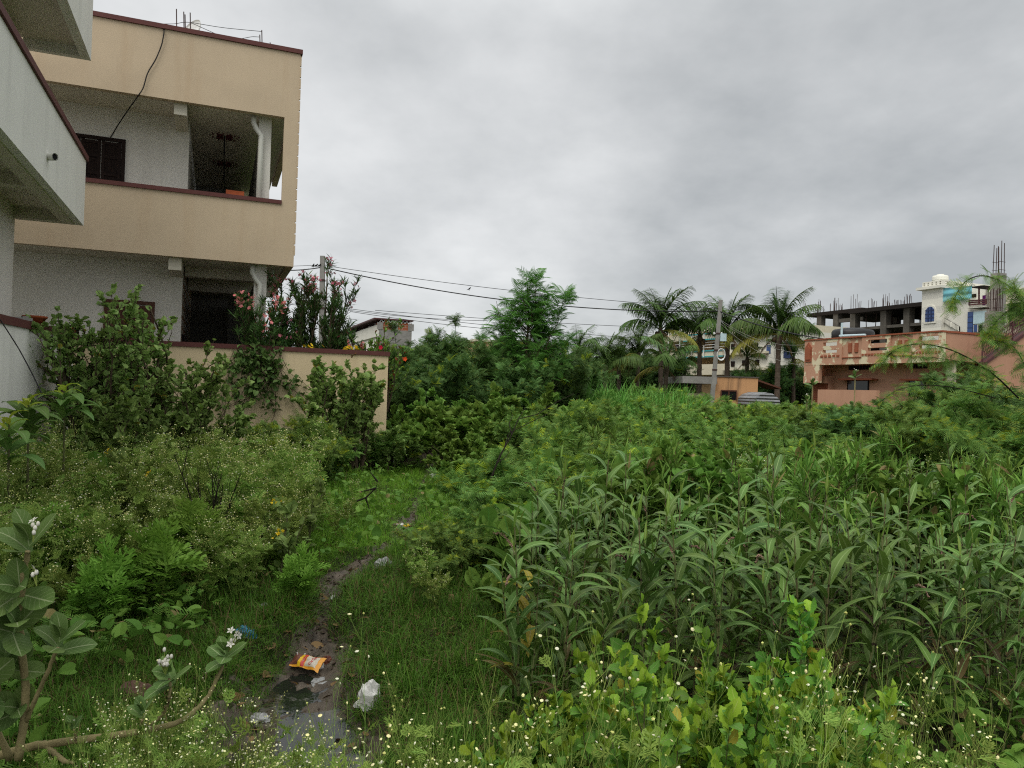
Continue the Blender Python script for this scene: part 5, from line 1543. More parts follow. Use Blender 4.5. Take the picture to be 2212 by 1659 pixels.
# leafy rosettes of it, close to the ditch on the left
LR = []
for i in range(2):
    root = empty('cut_leaf_weed', (0, 0, 0), 0, 'low bright weed of deeply cut leaves beside the ditch', 'weed', 'cut-leaf weeds by the ditch')
    st, tw = skeleton(.38, .2, 5, 3, .9, .08, .3, .05, .3)
    wood(st, tw, .004, .0015, 'stems', L_PARTHS, root); g = Geo(); leaves_on(g, st + tw, 6, T_DISS, .13, .2, .8, .15); g.build('leaves', leaf_mat('bright cut leaf', (.09, .2, .04), (.14, .27, .06), trans=.28) if i == 0 else MATS['bright cut leaf'], root); LR.append(root)
for i, (px, D, s_, lab) in enumerate(((645, 5.9, 1.0, 'bright cut-leaf weed leaning over the ditch below the yellow flowers'), (330, 5.6, 1.5, 'tall cut-leaf weed with white flowers right of the big milkweed'), (220, 5.2, 1.3, 'dull cut-leaf weed close behind the big milkweed'),
                                      (420, 6.3, 1.6, 'cut-leaf weed growing at the foot of the black dead stems'), (150, 6.0, 1.4, 'cut-leaf weed behind the top rosette of the big milkweed'), (610, 6.9, .8, 'small cut-leaf weed among the mallow leaves'))):
    o = place(LR[i % 2], i < 2, G(px, D), rng.uniform(0, 6), s_, .1); o['label'] = lab
# near sprays along the bottom of the frame
def sprays(lst, H, nst, nfl, fs, label, group):
    pr = [parthenium(H * rng.uniform(.92, 1.05), .24, nst, nfl, fs, label, group, 8, .35, 'flowering_spray', .06, .0028) for _ in range(3)]
    for i, (px, D, s_) in enumerate(lst): place(pr[i % 3], i < 3, G(px, D), rng.uniform(0, 6), s_, .09)
sprays([(x, d, s) for x, d, s in ((200, 2.6, .8), (520, 2.85, .95), (350, 2.95, .92), (640, 2.95, .85), (480, 2.15, .8), (230, 2.55, .82), (300, 2.75, .85), (370, 2.5, .9), (440, 2.7, .92), (500, 2.5, .95), (560, 2.75, .92), (620, 2.55, .9), (410, 3.0, .9), (540, 3.1, .9), (265, 2.3, .75), (335, 2.35, .8), (470, 2.3, .86), (590, 2.35, .84), (660, 2.8, .8), (700, 2.6, .78))], .66, 6, 110, .0042,
       'fine spray of tiny white flower heads beside the puddle', 'flowering sprays beside the puddle')
sprays([(x, d, s) for x, d, s in ((800, 1.95, .97), (850, 1.8, 1.0), (900, 2.0, 1.02), (950, 1.75, 1.06), (985, 2.0, .95), (760, 2.1, .9), (880, 2.25, .95), (930, 2.4, .85))], 1.0, 4, 50, .0052,
       'tall near spray with larger white flower heads in front of the grassy bank', 'flowering sprays before the grassy bank')
sprays([(x, d, s) for x, d, s in ((1180, 2.1, 1.0), (1300, 2.0, 1.03), (1240, 2.3, .98), (1560, 1.9, 1.03), (1640, 2.2, 1.05), (1760, 2.3, .98), (1700, 2.0, .95), (1850, 2.2, .9), (2130, 2.0, 1.0), (2190, 2.2, 1.02), (2060, 2.3, .85), (1940, 2.1, .82))], 1.0, 3, 46, .0052,
       'tall white-flowered spray rising through the lime hibiscus and smartweed', 'flowering sprays before the smartweed')

# --- lime hibiscus seedlings, bottom right
def limebush(H, R, nst):
    root = empty('lime_leaf_shrub', (0, 0, 0), 0, '', 'shrub', 'lime-leaved shrubs in front of the smartweed')
    st, tw = skeleton(H, R, nst, 4, .8, .06, .30, .25, .5)
    wood(st, tw, .006, .003, 'stems', M_STEM, root)
    g = Geo(); leaves_on(g, tw, 14, T_SERR, .049, .1, .9, .05, .45, upj=.8); leaves_on(g, st, 14, T_SERR, .05, .2, .9, .05, .3, upj=.8); g.build('leaves', L_LIMED, root, smooth=True)
    g = Geo(); leaves_on(g, tw, 7, T_SERR, .054, .6, .7, .45, .4, upj=.7); leaves_on(g, st, 8, T_SERR, .052, .7, .75, .4, .3, upj=.8); g.build('young_leaves', L_LIME, root, smooth=True)
    return root
LB = [limebush(.9, .40, 14), limebush(1.02, .38, 14), limebush(.82, .42, 14)]
for i, (px, D, s_, lab) in enumerate(((1310, 2.65, .88, 'lime-leaved shrub left of the middle of its row, below the smartweed'), (1480, 2.55, .86, 'tallest middle lime-leaved shrub in front of the smartweed'), (1620, 2.5, .92, 'lime-leaved shrub right of the tallest one, mixed with white sprays'),
                                      (1760, 2.75, .86, 'lime-leaved shrub with a bright raised shoot at the right of its row'), (1400, 2.3, .86, 'low lime-leaved shrub at the front, cut by the picture edge'), (1570, 2.2, .84, 'second low front lime-leaved shrub, darker underneath'),
                                      (1110, 2.3, .5, 'small lime-leaved shrub alone at the foot of the grassy bank'), (1800, 2.55, .68, 'lime-leaved shrub at the right end of the row against dark smartweed'), (1220, 2.45, .8, 'lime-leaved shrub behind the big white sprays at the left of the row'), (1190, 2.75, .74, 'leftmost tall lime-leaved shrub before the yellowing smartweed'), (1700, 2.4, .85, 'dense low lime-leaved shrub under the raised shoot'), (2130, 2.2, .62, 'lone lime shoot below the right-hand white sprays'))):
    o = place(LB[i % 3], i < 3, G(px, D), rng.uniform(0, 6), s_, .05); o['label'] = lab
# raised lime shoot
o = limebush(1.0, .10, 3); o.location = tuple(G(1740, 2.95)); o.scale = (1, 1, .98); o['label'] = 'slender lime shoot standing above the rest against the smartweed'

# --- giant milkweeds on the left
def rosette(g, c, d, n, s, tilt=.5, a0=0.0):
    d = norm(np.array(d, float)); ref = np.array([1.0, 0, 0]) if abs(d[0]) < .9 else np.array([0, 1.0, 0]); u = norm(np.cross(d, ref)); v = np.cross(d, u)
    for j in range(n):
        a = a0 + j * PI / 2 * 1.04 + (PI / 4 if (j // 2) % 2 else 0) + rng.normal(0, .12)
        lev = j // 2; el = 1.05 - .30 * lev
        y = (math.cos(a) * u + math.sin(a) * v) * math.cos(el) + d * math.sin(el)
        p = c - d * lev * s * .16
        g.scatter(T_CALO[j % 3], p[None], y[None], [s * .92 * (.72 + .12 * min(lev, 3)) * rng.uniform(.85, 1.1)], d, .1)
T_CALO = [strip_leaf(1, .60, [(0, .35), (.1, .55), (.35, .88), (.6, 1), (.8, .85), (.93, .5), (1, .06)], d, 8, .14, tw) for d, tw in (((.25, -.2), .08), ((.35, -.45), -.1), ((.1, .15), .05))]
def milkweed(name, label, stems, flowers, seed_s=.16):
    root = empty(name, tuple(np.array(stems[0][0][0])), 0, label, 'shrub', None); base = np.array(stems[0][0][0])
    g = Geo()
    for P, r0, r1 in [s[:3] for s in stems]:
        P = np.array(P) - base; t_ = np.linspace(0, len(P) - 1, 6 * len(P)); Q = np.stack([np.interp(t_, np.arange(len(P)), P[:, i]) for i in range(3)], 1)
        for _ in range(8): Q[1:-1] = (Q[:-2] + 2 * Q[1:-1] + Q[2:]) / 4
        Q[1:-1] += rng.normal(0, .0015, Q[1:-1].shape)
        g.tube(Q, np.linspace(r0, r1, len(Q)) * (1 + .08 * np.sin(np.arange(len(Q)) * 1.9)), 8, cap=True)
    g.build('stem', M_MILKSTEM, root, smooth=True)
    g = Geo()
    for s in stems:
        for (c, d, n, sz) in s[3]: rosette(g, np.array(c) - base, d, n, sz, a0=rng.uniform(0, 3))
    g.build('foliage', L_CALO, root, smooth=True)
    if flowers:
        g = Geo(); gs = Geo()
        for c, n, op in flowers:
            c = np.array(c) - base
            O = c + rng.normal(0, .013, (n, 3)) + (0, 0, .015)
            for p in O: gs.bar(c - (0, 0, .03), p, .0018, 4)
            k = min(op, n)
            g.scatter(petal_flower(5, 1, .55, .15), O[:k], rand_dirs(k, 0), .017, rand_dirs(k, .3), .2)
            for p in O[k:]: g.lathe([(.0005, -.008), (.005, -.005), (.006, .001), (.004, .007), (.0005, .009)], 7, c=tuple(p))
        g.build('flowers', L_CALOF, root, smooth=True); gs.build('flower_stalks', L_PARTHS, root)
    return root
DM = 2.55
b0 = at(40, 1640, DM); 
P1 = [b0, at(60, 1500, DM), at(40, 1360, DM - .05), at(50, 1260, DM - .1), at(60, 1190, DM - .12)]
P2 = [at(55, 1560, DM), at(95, 1470, DM - .05), at(125, 1400, DM - .1)]
P3 = [at(20, 1640, DM + .1), at(-40, 1500, DM), at(-60, 1350, DM - .1)]
milkweed('giant_milkweed', 'big grey-green milkweed with broad oval leaves at the left frame edge', [
    (P1, .014, .008, [(at(62, 1165, DM - .12), (.1, -.35, 1), 6, .155), (at(40, 1270, DM - .12), (.3, -.75, .55), 6, .175), (at(35, 1350, DM - .1), (.5, -.5, .6), 6, .17), (at(25, 1440, DM), (.7, -.4, .5), 6, .16), (at(40, 1530, DM), (.4, -.7, .5), 5, .15)]),
    (P2, .008, .006, [(at(130, 1375, DM - .1), (.35, -.35, 1), 8, .135)]),
    (P3, .012, .008, [(at(-40, 1330, DM - .1), (.5, -.5, .8), 8, .17), (at(-40, 1480, DM - .1), (.7, -.6, .4), 7, .17)])],
    [(at(72, 1150, DM - .18), 5, 1), (at(80, 1245, DM - .2), 3, 1)])
DB = 2.75
LS = [at(-60, 1650, DB + .1), at(60, 1612, DB), at(180, 1598, DB - .05), at(330, 1577, DB - .05), at(395, 1558, DB), at(440, 1520, DB + .05), at(468, 1470, DB + .08), at(484, 1430, DB + .1)]
milkweed('creeping_milkweed', 'sprawling milkweed with a long tan stem and three flowering leaf rosettes', [
    (LS, .016, .006, [(at(487, 1405, DB + .1), (.05, -.35, 1), 8, .105)]),
    ([at(300, 1580, DB - .05), at(355, 1545, DB - .08), at(368, 1500, DB - .1), at(366, 1465, DB - .1)], .007, .005, [(at(366, 1452, DB - .1), (-.05, -.4, 1), 8, .115)]),
    ([at(300, 1582, DB - .05), at(308, 1555, DB - .1)], .005, .004, [(at(306, 1535, DB - .1), (.1, -.3, 1), 5, .085)]),
    ([at(165, 1600, DB - .05), at(160, 1575, DB - .08)], .004, .003, [(at(158, 1568, DB - .08), (.1, -.4, 1), 4, .07)]),
    ([at(95, 1606, DB), at(130, 1640, DB - .1), at(160, 1650, DB - .1)], .012, .006, [])],
    [(at(498, 1388, DB + .06), 6, 4), (at(358, 1438, DB - .14), 10, 1)])
# distant young milkweeds in front of the peach house
for i, (px, py, D, lab) in enumerate(((1900, 820, 17.5, 'thin young milkweed standing up before the dark window of the peach house'), (1745, 860, 18.0, 'thin young milkweed before the peach garden wall'), (1720, 880, 17.0, 'low young milkweed left of the peach garden wall'))):
    top = zq((712, 335, 285)[i], (1175, 1245, 1395)[i]); T_ = at(top[0], top[1], D); B_ = np.array([T_[0] - .1, T_[1], .3])
    milkweed('young_milkweed', lab, [([B_, (B_ + T_) / 2 + (.04, 0, 0), T_], .02, .012, [(T_ - (0, 0, .1), (0, -.2, 1), 7, .2), ((B_ + T_) / 2 + (0, 0, .25), (0, -.2, 1), 5, .2), ((B_ + T_) / 2 - (0, 0, .3), (.2, -.2, 1), 5, .22)])], [(T_, 8, 2)])
# --- tall drooping big-leaf plant by the white wall
def bigleaf(c, n, s, root, mt, mt2):
    g = Geo(); gt = Geo(); gs = Geo()
    T_BIG = [strip_leaf(1, .36, [(0, .1), (.15, .6), (.4, 1), (.7, .75), (.9, .3), (1, .03)], d, 7, .2) for d in ((.7, -.9), (.4, -1.1), (.9, -.5))]
    for j in range(n):
        a = j * 2.4; z = -.45 * s * (j / n) * 2.2; y = np.array([math.cos(a), math.sin(a), .1])
        p = c + (0, 0, z); multi(gt if j < 5 else g, T_BIG, p[None], y[None], [s * (.5 if j < 5 else rng.uniform(.8, 1.1))], None, .12)
    gs.tube([c + (0, 0, -1.6), c + (.02, 0, -.8), c], [.015, .012, .006], 6); gs.build('stem', M_STEM, root)
    g.build('leaf_blades', mt, root, smooth=True); gt.build('young_leaves', mt2, root, smooth=True)
for px, py, D, n, s_, lab in ((62, 868, 7.6, 20, .42, 'broad drooping-leaf plant with yellow-green top against the white wall'), (140, 838, 8.2, 18, .40, 'taller yellow-tipped drooping plant right of the broad-leaf one'), (20, 905, 7.0, 14, .42, 'lower drooping-leaf plant at the frame edge under the white wall')):
    root = empty('drooping_leaf_plant', (0, 0, 0), 0, lab, 'plant', 'drooping-leaf plants by the white wall')
    c = at(px, py, D); root.location = (c[0], c[1], 0); bigleaf(np.array([0, 0, c[2]]), n, s_, root, L_CASTOR, L_CASTORY)

# --- mallow bushes against the walls
def mallow(H, R, nst, per, label, loc, rz=0, sz=.085, sc=1):
    slim = R < .35
    o = shrub('mallow_bush', label, 'bush', 'mallow bushes at the cream wall', H, R, 4 if slim else nst, 9 if slim else 11, per, T_ROUND, sz, L_ABUT, M_BARK, nsub=1 if slim else 2, tips=(40, T_ROUND, sz * .8, L_MOUND), twigL=.15 if slim else .26, wob=.13, up=.12, spread=.95, base=.2)
    o.location = tuple(loc); o.rotation_euler = (0, 0, rz); o.scale = (sc if not np.isscalar(sc) else (sc,) * 3); return o
def topz(px, py, D): return float(at(px, py, D)[2])
p = G(262, 12.4); mallow(topz(262, 658, 12.4), .95, 12, 7, 'broad round-leaved mallow bush in front of the red-brown window', p, 0, .088)
p = G(247, 12.6); mallow(topz(247, 612, 12.6) * 1.13, .30, 5, 7, 'tallest slender mallow shoot reaching above the red-brown window', p, 0, .085, 1)
p = G(180, 12.2); mallow(topz(175, 650, 12.2), .55, 8, 7, 'round-leaved mallow bush in the corner where the two walls meet', p, 1, .085)
p = G(350, 12.8); mallow(topz(350, 645, 12.8) * 1.08, .30, 5, 7, 'slender mallow at the right side of the red-brown window', p, 2, .085)
p = G(400, 12.6); mallow(topz(410, 750, 12.6), .8, 10, 7, 'lower round-leaved mallow bush spreading along the cream wall', p, 2.6, .088)
p = G(250, 11.4); mallow(1.45, 1.0, 9, 7, 'dense front mallow bush below the tallest one', p, 3, .09)
p = G(520, 13.1); mallow(1.1, .8, 7, 7, 'sparse mallow bush under the creeper on the cream wall', p, 4, .085)
p = G(715, 14.3); mallow(topz(715, 775, 14.3), .72, 9, 8, 'round-leaved mallow bush near the free end of the cream wall', p, 5, .095)
p = G(772, 14.8); mallow(topz(770, 785, 14.8), .4, 5, 6, 'narrow mallow bush at the very end of the cream wall', p, 6, .09)
p = G(600, 13.6); mallow(.95, .5, 5, 7, 'low mallow bush at the foot of the wall under the creeper', p, 1.5, .085)
p = G(836, 15.3); mallow(.9, .4, 5, 7, 'low mallow bush hiding the foot of the wall end', p, 2.5, .09)
p = G(460, 12.6); mallow(.9, .5, 5, 7, 'low mallow bush between the spreading one and the creeper', p, 3.5, .085)
p = G(660, 13.6); mallow(1.1, .5, 5, 7, 'low mallow bush left of the one near the wall end', p, 1.5, .09)
# grey mallow seedlings close by on the left
gm = shrub('dusty_mallow', '', 'weed', 'dusty mallows by the path', .8, .22, 4, 4, 4, T_ROUND, .075, L_ABUT, M_STEM, flowers=(2, T_PETAL, .02, L_YEL, 'flowers'), twigL=.25)
for i, (px, D, s_, lab) in enumerate(((610, 6.5, .9, 'dusty mallow with yellow flowers hanging over the ditch bank'), (655, 7.4, 1.0, 'taller dusty mallow behind the yellow-flowered one'), (560, 7.0, .85, 'dusty mallow half hidden in white-top weeds'), (300, 8.6, 1.2, 'dusty mallow standing above the white-top weeds'))):
    o = place(gm, i == 0, G(px, D), rng.uniform(0, 6), s_, .08); o['label'] = lab

# --- creeper hanging on the cream wall
root = CF.root('wall_creeper', 'leafy creeper climbing over the cream wall below the oleander', 'creeper')
lines = []
for k in range(26):
    x0_ = CF.hit(rng.uniform(505, 615), 760)[0]; z_ = WZT + rng.uniform(-.1, .06)
    P = [np.array([x0_, -.05, z_])]; d = np.array([rng.normal(0, .35), 0, -1])
    for j in range(13):
        P.append(P[-1] + d * .135 * rng.uniform(.7, 1.2)); d = norm(d + np.array([rng.normal(0, .35), 0, 0])); P[-1][1] = -.05 - abs(rng.normal(0, .05)); 
    lines.append(np.array(P[:rng.integers(5, 13)] if k % 3 else P))
g = Geo()
for P in lines: g.tube(P, .005, 4, cap=False)
g.build('vine_stem', M_BARK, root); g = Geo(); leaves_on(g, lines, 26, T_HEART, .095, 0, .7, -.35, .35, jit=.07); g.build('foliage', L_IVY, root)
# creeper piece on the white wall corner
root = empty('corner_creeper', (PWA[0], PWA[1], 0), 0, 'dark creeper rising up the far end of the white wall', 'creeper')
g = Geo(); lines = [curve_pts((.15 + .1 * k, -.5 - .3 * k, .3), (0, 0, 1), 1.7 - .45 * k, 7, 0, .1) for k in range(3)]
for P in lines: g.tube(P, .01, 4)
g.build('vine_stem', M_BARK, root); g = Geo(); leaves_on(g, lines, 60, T_HEART, .10, 0, .8, 0, .3, jit=.06); g.build('foliage', L_IVY, root)

# --- oleanders on the inner side of the cream wall
def oleander(H, R, nst, label, loc, nfl):
    o = shrub('pink_oleander', label, 'bush', 'pink oleanders behind the cream wall', H, R, nst, 9, 20, T_OLEA, .17, L_OLEA, M_BARK, nsub=1, flowers=(nfl, T_PETAL, .042, L_PINK, 'flowers'), twigL=.22, wob=.06, up=.35, spread=.95, base=.2, out=.75, upz=.3)
    o.location = tuple(loc); return o
bz = 1.2
def inside(px, b=.75): x, _ = CF.hit(px, 740, b); return CF.world(x, b, bz)
pp = inside(560, .45); oleander(topz(560, 635, depth_of(pp)) - bz, .62, 12, 'dark pink-flowered oleander in front of the house column, spilling over the coping', pp, 26)
pp = inside(640, .9); oleander(topz(650, 600, depth_of(pp)) - bz, .6, 11, 'tall oleander with pink flower tips right of the column', pp, 12)
pp = inside(700, .9); oleander(topz(700, 590, depth_of(pp)) - bz, .55, 10, 'tallest oleander in front of the concrete pole', pp, 14)
pp = inside(745, 1.0); oleander(topz(745, 690, depth_of(pp)) - bz, .45, 7, 'short oleander at the right of the row, before the distant brick house', pp, 8)
pp = inside(612, .7); oleander(topz(610, 690, depth_of(pp)) - bz, .5, 8, 'low oleander filling the gap between the two tall ones', pp, 14)
# hibiscus sprigs with red flowers
for px, tp, lab, nfl in ((800, 708, 'hibiscus with red flowers arching over the right end of the cream wall', 4), (765, 745, 'lower hibiscus with one red flower beside the short oleander', 3), (835, 715, 'thin hibiscus branch leaning past the wall end with a red flower', 2)):
    pp = inside(px, .7); H_ = topz(px, tp, depth_of(pp)) - bz
    o = shrub('red_hibiscus', lab, 'bush', 'red hibiscus behind the cream wall', H_, .5, 5, 6, 9, [T_SERR[0]], .075, L_HIBI, M_BARK, nsub=1, flowers=None, twigL=.4, wob=.12, up=.15)
    g = Geo()
    for k in range(nfl):
        a = rng.uniform(-.5, .5); g.scatter(petal_flower(5, 1, .9, .25), np.array([[rng.uniform(-.45, .5), -.35, H_ * rng.uniform(.35, .95)]]), np.array([[0, 0, 1.0]]), .055, np.array([a, -1.0, .2]), .15)
    g.build('flowers', L_RED, o); o.location = tuple(pp)
# yellow flowers peeping over the coping
pp = inside(683, .35); g = Geo(); root = empty('yellow_flower_clump', tuple(pp), 0, 'clump of bright yellow flowers peeping over the coping under the oleander', 'flowers')
O = np.stack([rng.uniform(-.35, .9, 40) * 1.0, rng.normal(0, .05, 40), WZT - bz + rng.uniform(-.06, .12, 40)], 1); O = O[(O[:, 0] < .2) | (O[:, 0] > .55)]
multi(g, T_PETAL, O, rand_dirs(len(O)), .05, rand_dirs(len(O), 0), .2); g.build('flowers', L_YEL, root)
g = Geo(); multi(g, T_OLEA, O - (0, 0, .06), rand_dirs(len(O)), .15); g.build('foliage', L_HIBI, root)

# --- feathery tree in the middle
def leadtree():
    root = empty('feathery_tree', (0, 0, 0), 0, 'young feathery leadtree, tallest in the middle of the plot', 'tree')
    D = 24.0; B = G(1120, D); Tt = at(1137, 592, D); H_ = Tt[2] - B[2]
    root.location = tuple(B)
    P = np.array([(0, 0, 0), (.05, 0, H_ * .25), (.14, .02, H_ * .5), (.2, 0, H_ * .75), (Tt[0] - B[0], 0, H_)])
    g = Geo(); g.tube(P, [.075, .06, .045, .025, .008], 7, cap=False)
    tw = []
    for k in range(95):
        f = rng.uniform(.15, .9); p, _ = along(P, 1, f, f)
        a = k * 2.4 + rng.normal(0, .3)
        L_ = H_ * (.36 * (1 - f) ** .8 + .04) * rng.uniform(.75, 1.15)
        b = curve_pts(p[0], (math.cos(a), math.sin(a), .55 + .5 * f), L_, 6, .08, .07)
        g.tube(b, np.linspace(.022 * (1 - f) + .008, .004, len(b)), 4, cap=False); tw.append(b)
    # strong side leaders give the lobed outline
    lead = []
    for px, py, f in ((1072, 650, .33), (1224, 642, .33), (1178, 640, .45), (1100, 690, .3), (1234, 725, .22), (1040, 735, .2), (1158, 615, .55), (1195, 690, .3)):
        q = at(px, py, D + rng.uniform(-.5, .5)) - B; p, _ = along(P, 1, f, f); t_ = np.linspace(0, 1, 8)[:, None]; b = p * (1 - t_) + q * t_; b[:, :2] += .12 * np.sin(t_ * PI) * np.sign(q[0]); b[1:-1] += rng.normal(0, .02, (6, 3))
        g.tube(b, np.linspace(.03, .006, 8), 5, cap=False); lead.append(b)
        for k in range(10):
            pp_, d_ = along(b, 1, .25, 1); c_ = curve_pts(pp_[0], d_[0] + rand_dirs(1, -.2)[0] * .9, .55 * rng.uniform(.5, 1), 4, .1, .08); lead.append(c_); g.tube(c_, .006, 3, cap=False)
    g.build('trunk', M_BARK, root)
    g = Geo()
    leaves_on(g, lead, 9, T_LEUC, .30, .15, .8, .1, .3, upj=.3); leaves_on(g, tw, 6, T_LEUC, .30, .2, .8, .1, .3, upj=.3); leaves_on(g, [P], 16, T_LEUC, .28, .65, .9, .1)
    g.build('crown', L_LEUC, root)
leadtree()
# --- thorn bushes: one dark kind, one mid kind, one low sprawling kind
def thorn(H, R, nst, label, mt, group, per=12, size=.13, nm='thorn_bush', twigL=.32, droop=.15, nsub=2, ntwig=9, tips=60):
    return shrub(nm, label, 'bush', group, H, R, nst, ntwig, per, T_FEATH, size, mt, M_DARKBARK, nsub=nsub, tips=(tips, T_FEATH, size, L_MESQY) if tips else None, twigL=twigL, wob=.10, up=.05, droop=droop, spread=1.0, base=.1, upz=.05)
TB = [thorn(2.9, 1.5, 11, '', L_MESQD, 'dark thorn bushes in front of the pale houses', 15, .20, tips=14), thorn(2.5, 1.6, 11, '', L_MESQD, 'dark thorn bushes in front of the pale houses', 15, .20, tips=14)]
for i, (px, tp, D, w, lab) in enumerate(((900, 752, 22, 1.0, 'dark thorn bush just right of the cream wall end'), (975, 742, 24, 1.1, 'dark thorn bush under the pink flat-roofed house'), (1040, 735, 25, 1.1, 'dark thorn bush left of the feathery tree trunk'), (1190, 755, 26, 1.0, 'dark thorn bush right of the feathery tree trunk'),
                                         (870, 800, 20, .75, 'low dark thorn bush by the foot of the cream wall end'), (950, 790, 21, .9, 'low dark thorn bush in front of the taller ones'), (1100, 790, 23, 1.0, 'dark thorn bush at the foot of the feathery tree'), (1220, 785, 27, .9, 'dark thorn bush nearest the leftmost palm'))):
    p = G(px, D); Hn = (2.9, 2.5)[i % 2]; s_ = (topz(px, tp, D) - p[2]) / Hn
    o = place(TB[i % 2], i < 2, p, rng.uniform(0, 6), (w * 1.0, w * 1.0, s_), .03); o['label'] = lab
# bare-looking thorn sprays against the sky
root = thorn(4.6, 1.5, 7, 'airy thorn tree with sparse twigs against the sky beside the feathery tree', L_MESQ, None, 5, .15, 'thorn_tree', .2, .1, 1, 14, 0); p = G(1010, 26); root.location = tuple(p); s_ = (topz(1000, 705, 26) - p[2]) / 4.6; root.scale = (1.15, 1.15, s_)

# mid-green sprawling thorn scrub that fills the plot
TM = [thorn(1.25, 1.1, 9, 'sprawling feathery thorn scrub in the tangle across the plot', L_MESQ, 'thorn scrub across the plot', 14, .125, 'thorn_scrub', .42, .25, 2, 7, 30) for _ in range(4)]
TW = [shrub('broadleaf_weed', 'leafy green weed in the tangle across the plot', 'weed', 'leafy weeds across the plot', 1.0, .75, 8, 7, 9, T_HEART, .095, L_WEED, M_STEM, nsub=1, twigL=.35, wob=.1, up=.2) for _ in range(2)]
TW += [shrub('narrowleaf_weed', 'narrow-leaved weed in the tangle across the plot', 'weed', 'leafy weeds across the plot', 1.05, .7, 8, 7, 13, T_OLEA, .15, L_WEED, M_STEM, nsub=1, twigL=.35, wob=.08, up=.3) for _ in range(2)]
BACK_P = [tuple(G(px, D)[:2]) for px, D in ((1000, 13), (1180, 7.6), (1420, 7.2), (1700, 8.3), (2350, 9.6), (2500, 30), (1800, 33), (1230, 33), (1050, 21))]
spots = []; tries = 0
while len(spots) < 230 and tries < 30000:
    tries += 1
    D = 7 + 24 * rng.uniform(0, 1) ** 1.2; p = G(rng.uniform(1000, 2350), D)
    if not in_poly(p[0], p[1], BACK_P): continue
    md = .75 + .02 * D
    if any((p[0] - q[0]) ** 2 + (p[1] - q[1]) ** 2 < md * md for q in spots): continue
    if ch_dist(p[0], p[1])[0] < .9: continue
    if project(p)[0] < 1235 and D > 9.4: continue
    spots.append(p)
fm = [True] * 4; fw = [True] * 4
mixed = 0
while mixed < 16:
    p = G(rng.uniform(1250, 2250), rng.uniform(5.2, 9))
    if in_poly(p[0], p[1], SMART_P):
        k = mixed % 4; s_ = rng.uniform(.95, 1.2); o = place(TW[k], fw[k], p, rng.uniform(0, 6), (s_ * .8, s_ * .8, s_), .08); fw[k] = False; o['group'] = 'other weeds inside the smartweed stand'; o['label'] = ('heart-leaved' if k < 2 else 'narrow-leaved') + ' weed growing up through the smartweed stand'; mixed += 1
for i, p in enumerate(spots):
    lim = 1.2 if p[1] > 14 else (1.0 if p[1] > 11 else .82)
    k = i % 4
    if rng.uniform() < .62:
        s_ = rng.uniform(.75, 1.15) * lim / 1.25; place(TM[k], fm[k], p, rng.uniform(0, 6), (s_ * 1.15, s_ * 1.15, s_), .05); fm[k] = False
    else:
        s_ = rng.uniform(.8, 1.2) * lim / 1.1; o = place(TW[k], fw[k], p, rng.uniform(0, 6), (s_ * 1.1, s_ * 1.1, s_), .05); fw[k] = False; o['group'] = 'leafy weeds across the plot'; o['label'] = ('leafy green' if k < 2 else 'narrow-leaved') + ' weed in the tangle across the plot'
# the low scrub close to the path, each on its own
for i, (px, D, s_, lab) in enumerate(((1045, 7.0, .40, 'low feathery scrub creeping over the path edge above the mud patch'), (1100, 7.6, .5, 'low feathery scrub left of the broad creeper leaves'), (1150, 8.4, .7, 'feathery scrub at the foot of the dead twig'), (1045, 8.8, .36, 'low feathery scrub beside the white and yellow litter'),
                                      (1090, 9.8, .55, 'feathery scrub left of the dead twig'), (1190, 9.6, .78, 'feathery scrub behind the dead twig'), (940, 6.5, .30, 'small feathery scrub spilling onto the mud patch'), (790, 15.2, .6, 'feathery scrub on the grass below the free end of the cream wall'), (690, 13.4, .6, 'dark feathery scrub below the mallow bush near the wall end'), (850, 16.2, .6, 'feathery scrub left of where the path vanishes'))):
    o = place(TM[i % 4], False, G(px, D), rng.uniform(0, 6), (s_ * 1.2, s_ * 1.2, s_), .08); o['group'] = 'low feathery scrub along the path'; o['label'] = lab
# broad creeper mound in the middle distance
MB_ = [shrub('creeper_mound', '', 'creeper', 'bright creeper mounds beyond the path', 1.3, 1.5, 12, 10, 14, T_HEART, .115, L_MOUND, M_STEM, nsub=2, twigL=.3, wob=.12, up=.02, droop=.2, spread=1.0, upz=.35, out=.6) for _ in range(2)]
for i, (px, D, w, s_, lab) in enumerate(((1010, 16.2, 1.1, 1.05, 'bright green creeper mound where the path vanishes'), (1090, 17.2, 1.2, 1.22, 'largest bright creeper mound in front of the feathery tree'), (1170, 17.8, 1.1, 1.15, 'bright creeper mound right of the largest'), (955, 18.0, 1.0, 1.1, 'bright creeper mound left of the path end'),
                                          (1050, 14.6, .95, .75, 'low bright creeper mound in front of the larger ones'), (1120, 14.4, .9, .72, 'low creeper mound beside the dark scrub'), (925, 20.5, 1.0, 1.1, 'creeper mound climbing the dark thorn bushes'), (1010, 13.2, .6, .5, 'smallest creeper mound nearest the path'), (1230, 19, 1.1, 1.05, 'creeper mound before the reed grass'), (1090, 12.4, .8, .6, 'flat creeper mound behind the dead twig'))):
    o = place(MB_[i % 2], i < 2, G(px, D), rng.uniform(0, 6), (w, w, s_), .04); o['label'] = lab
# dark blue-green scrub beside the mound
for i, (px, D, s_, lab) in enumerate(((1180, 13.2, .62, 'rounded feathery scrub right of the bright creeper mound'), (1240, 14.2, .62, 'second rounded feathery scrub right of the creeper mound'), (640, 12.4, .5, 'rounded scrub at the foot of the low mallow'))):
    o = place(TM[i % 4], False, G(px, D), rng.uniform(0, 6), (s_ * 1.6, s_ * 1.6, s_ * 1.7), .05); o['group'] = 'dark scrub in the middle distance'; o['label'] = lab
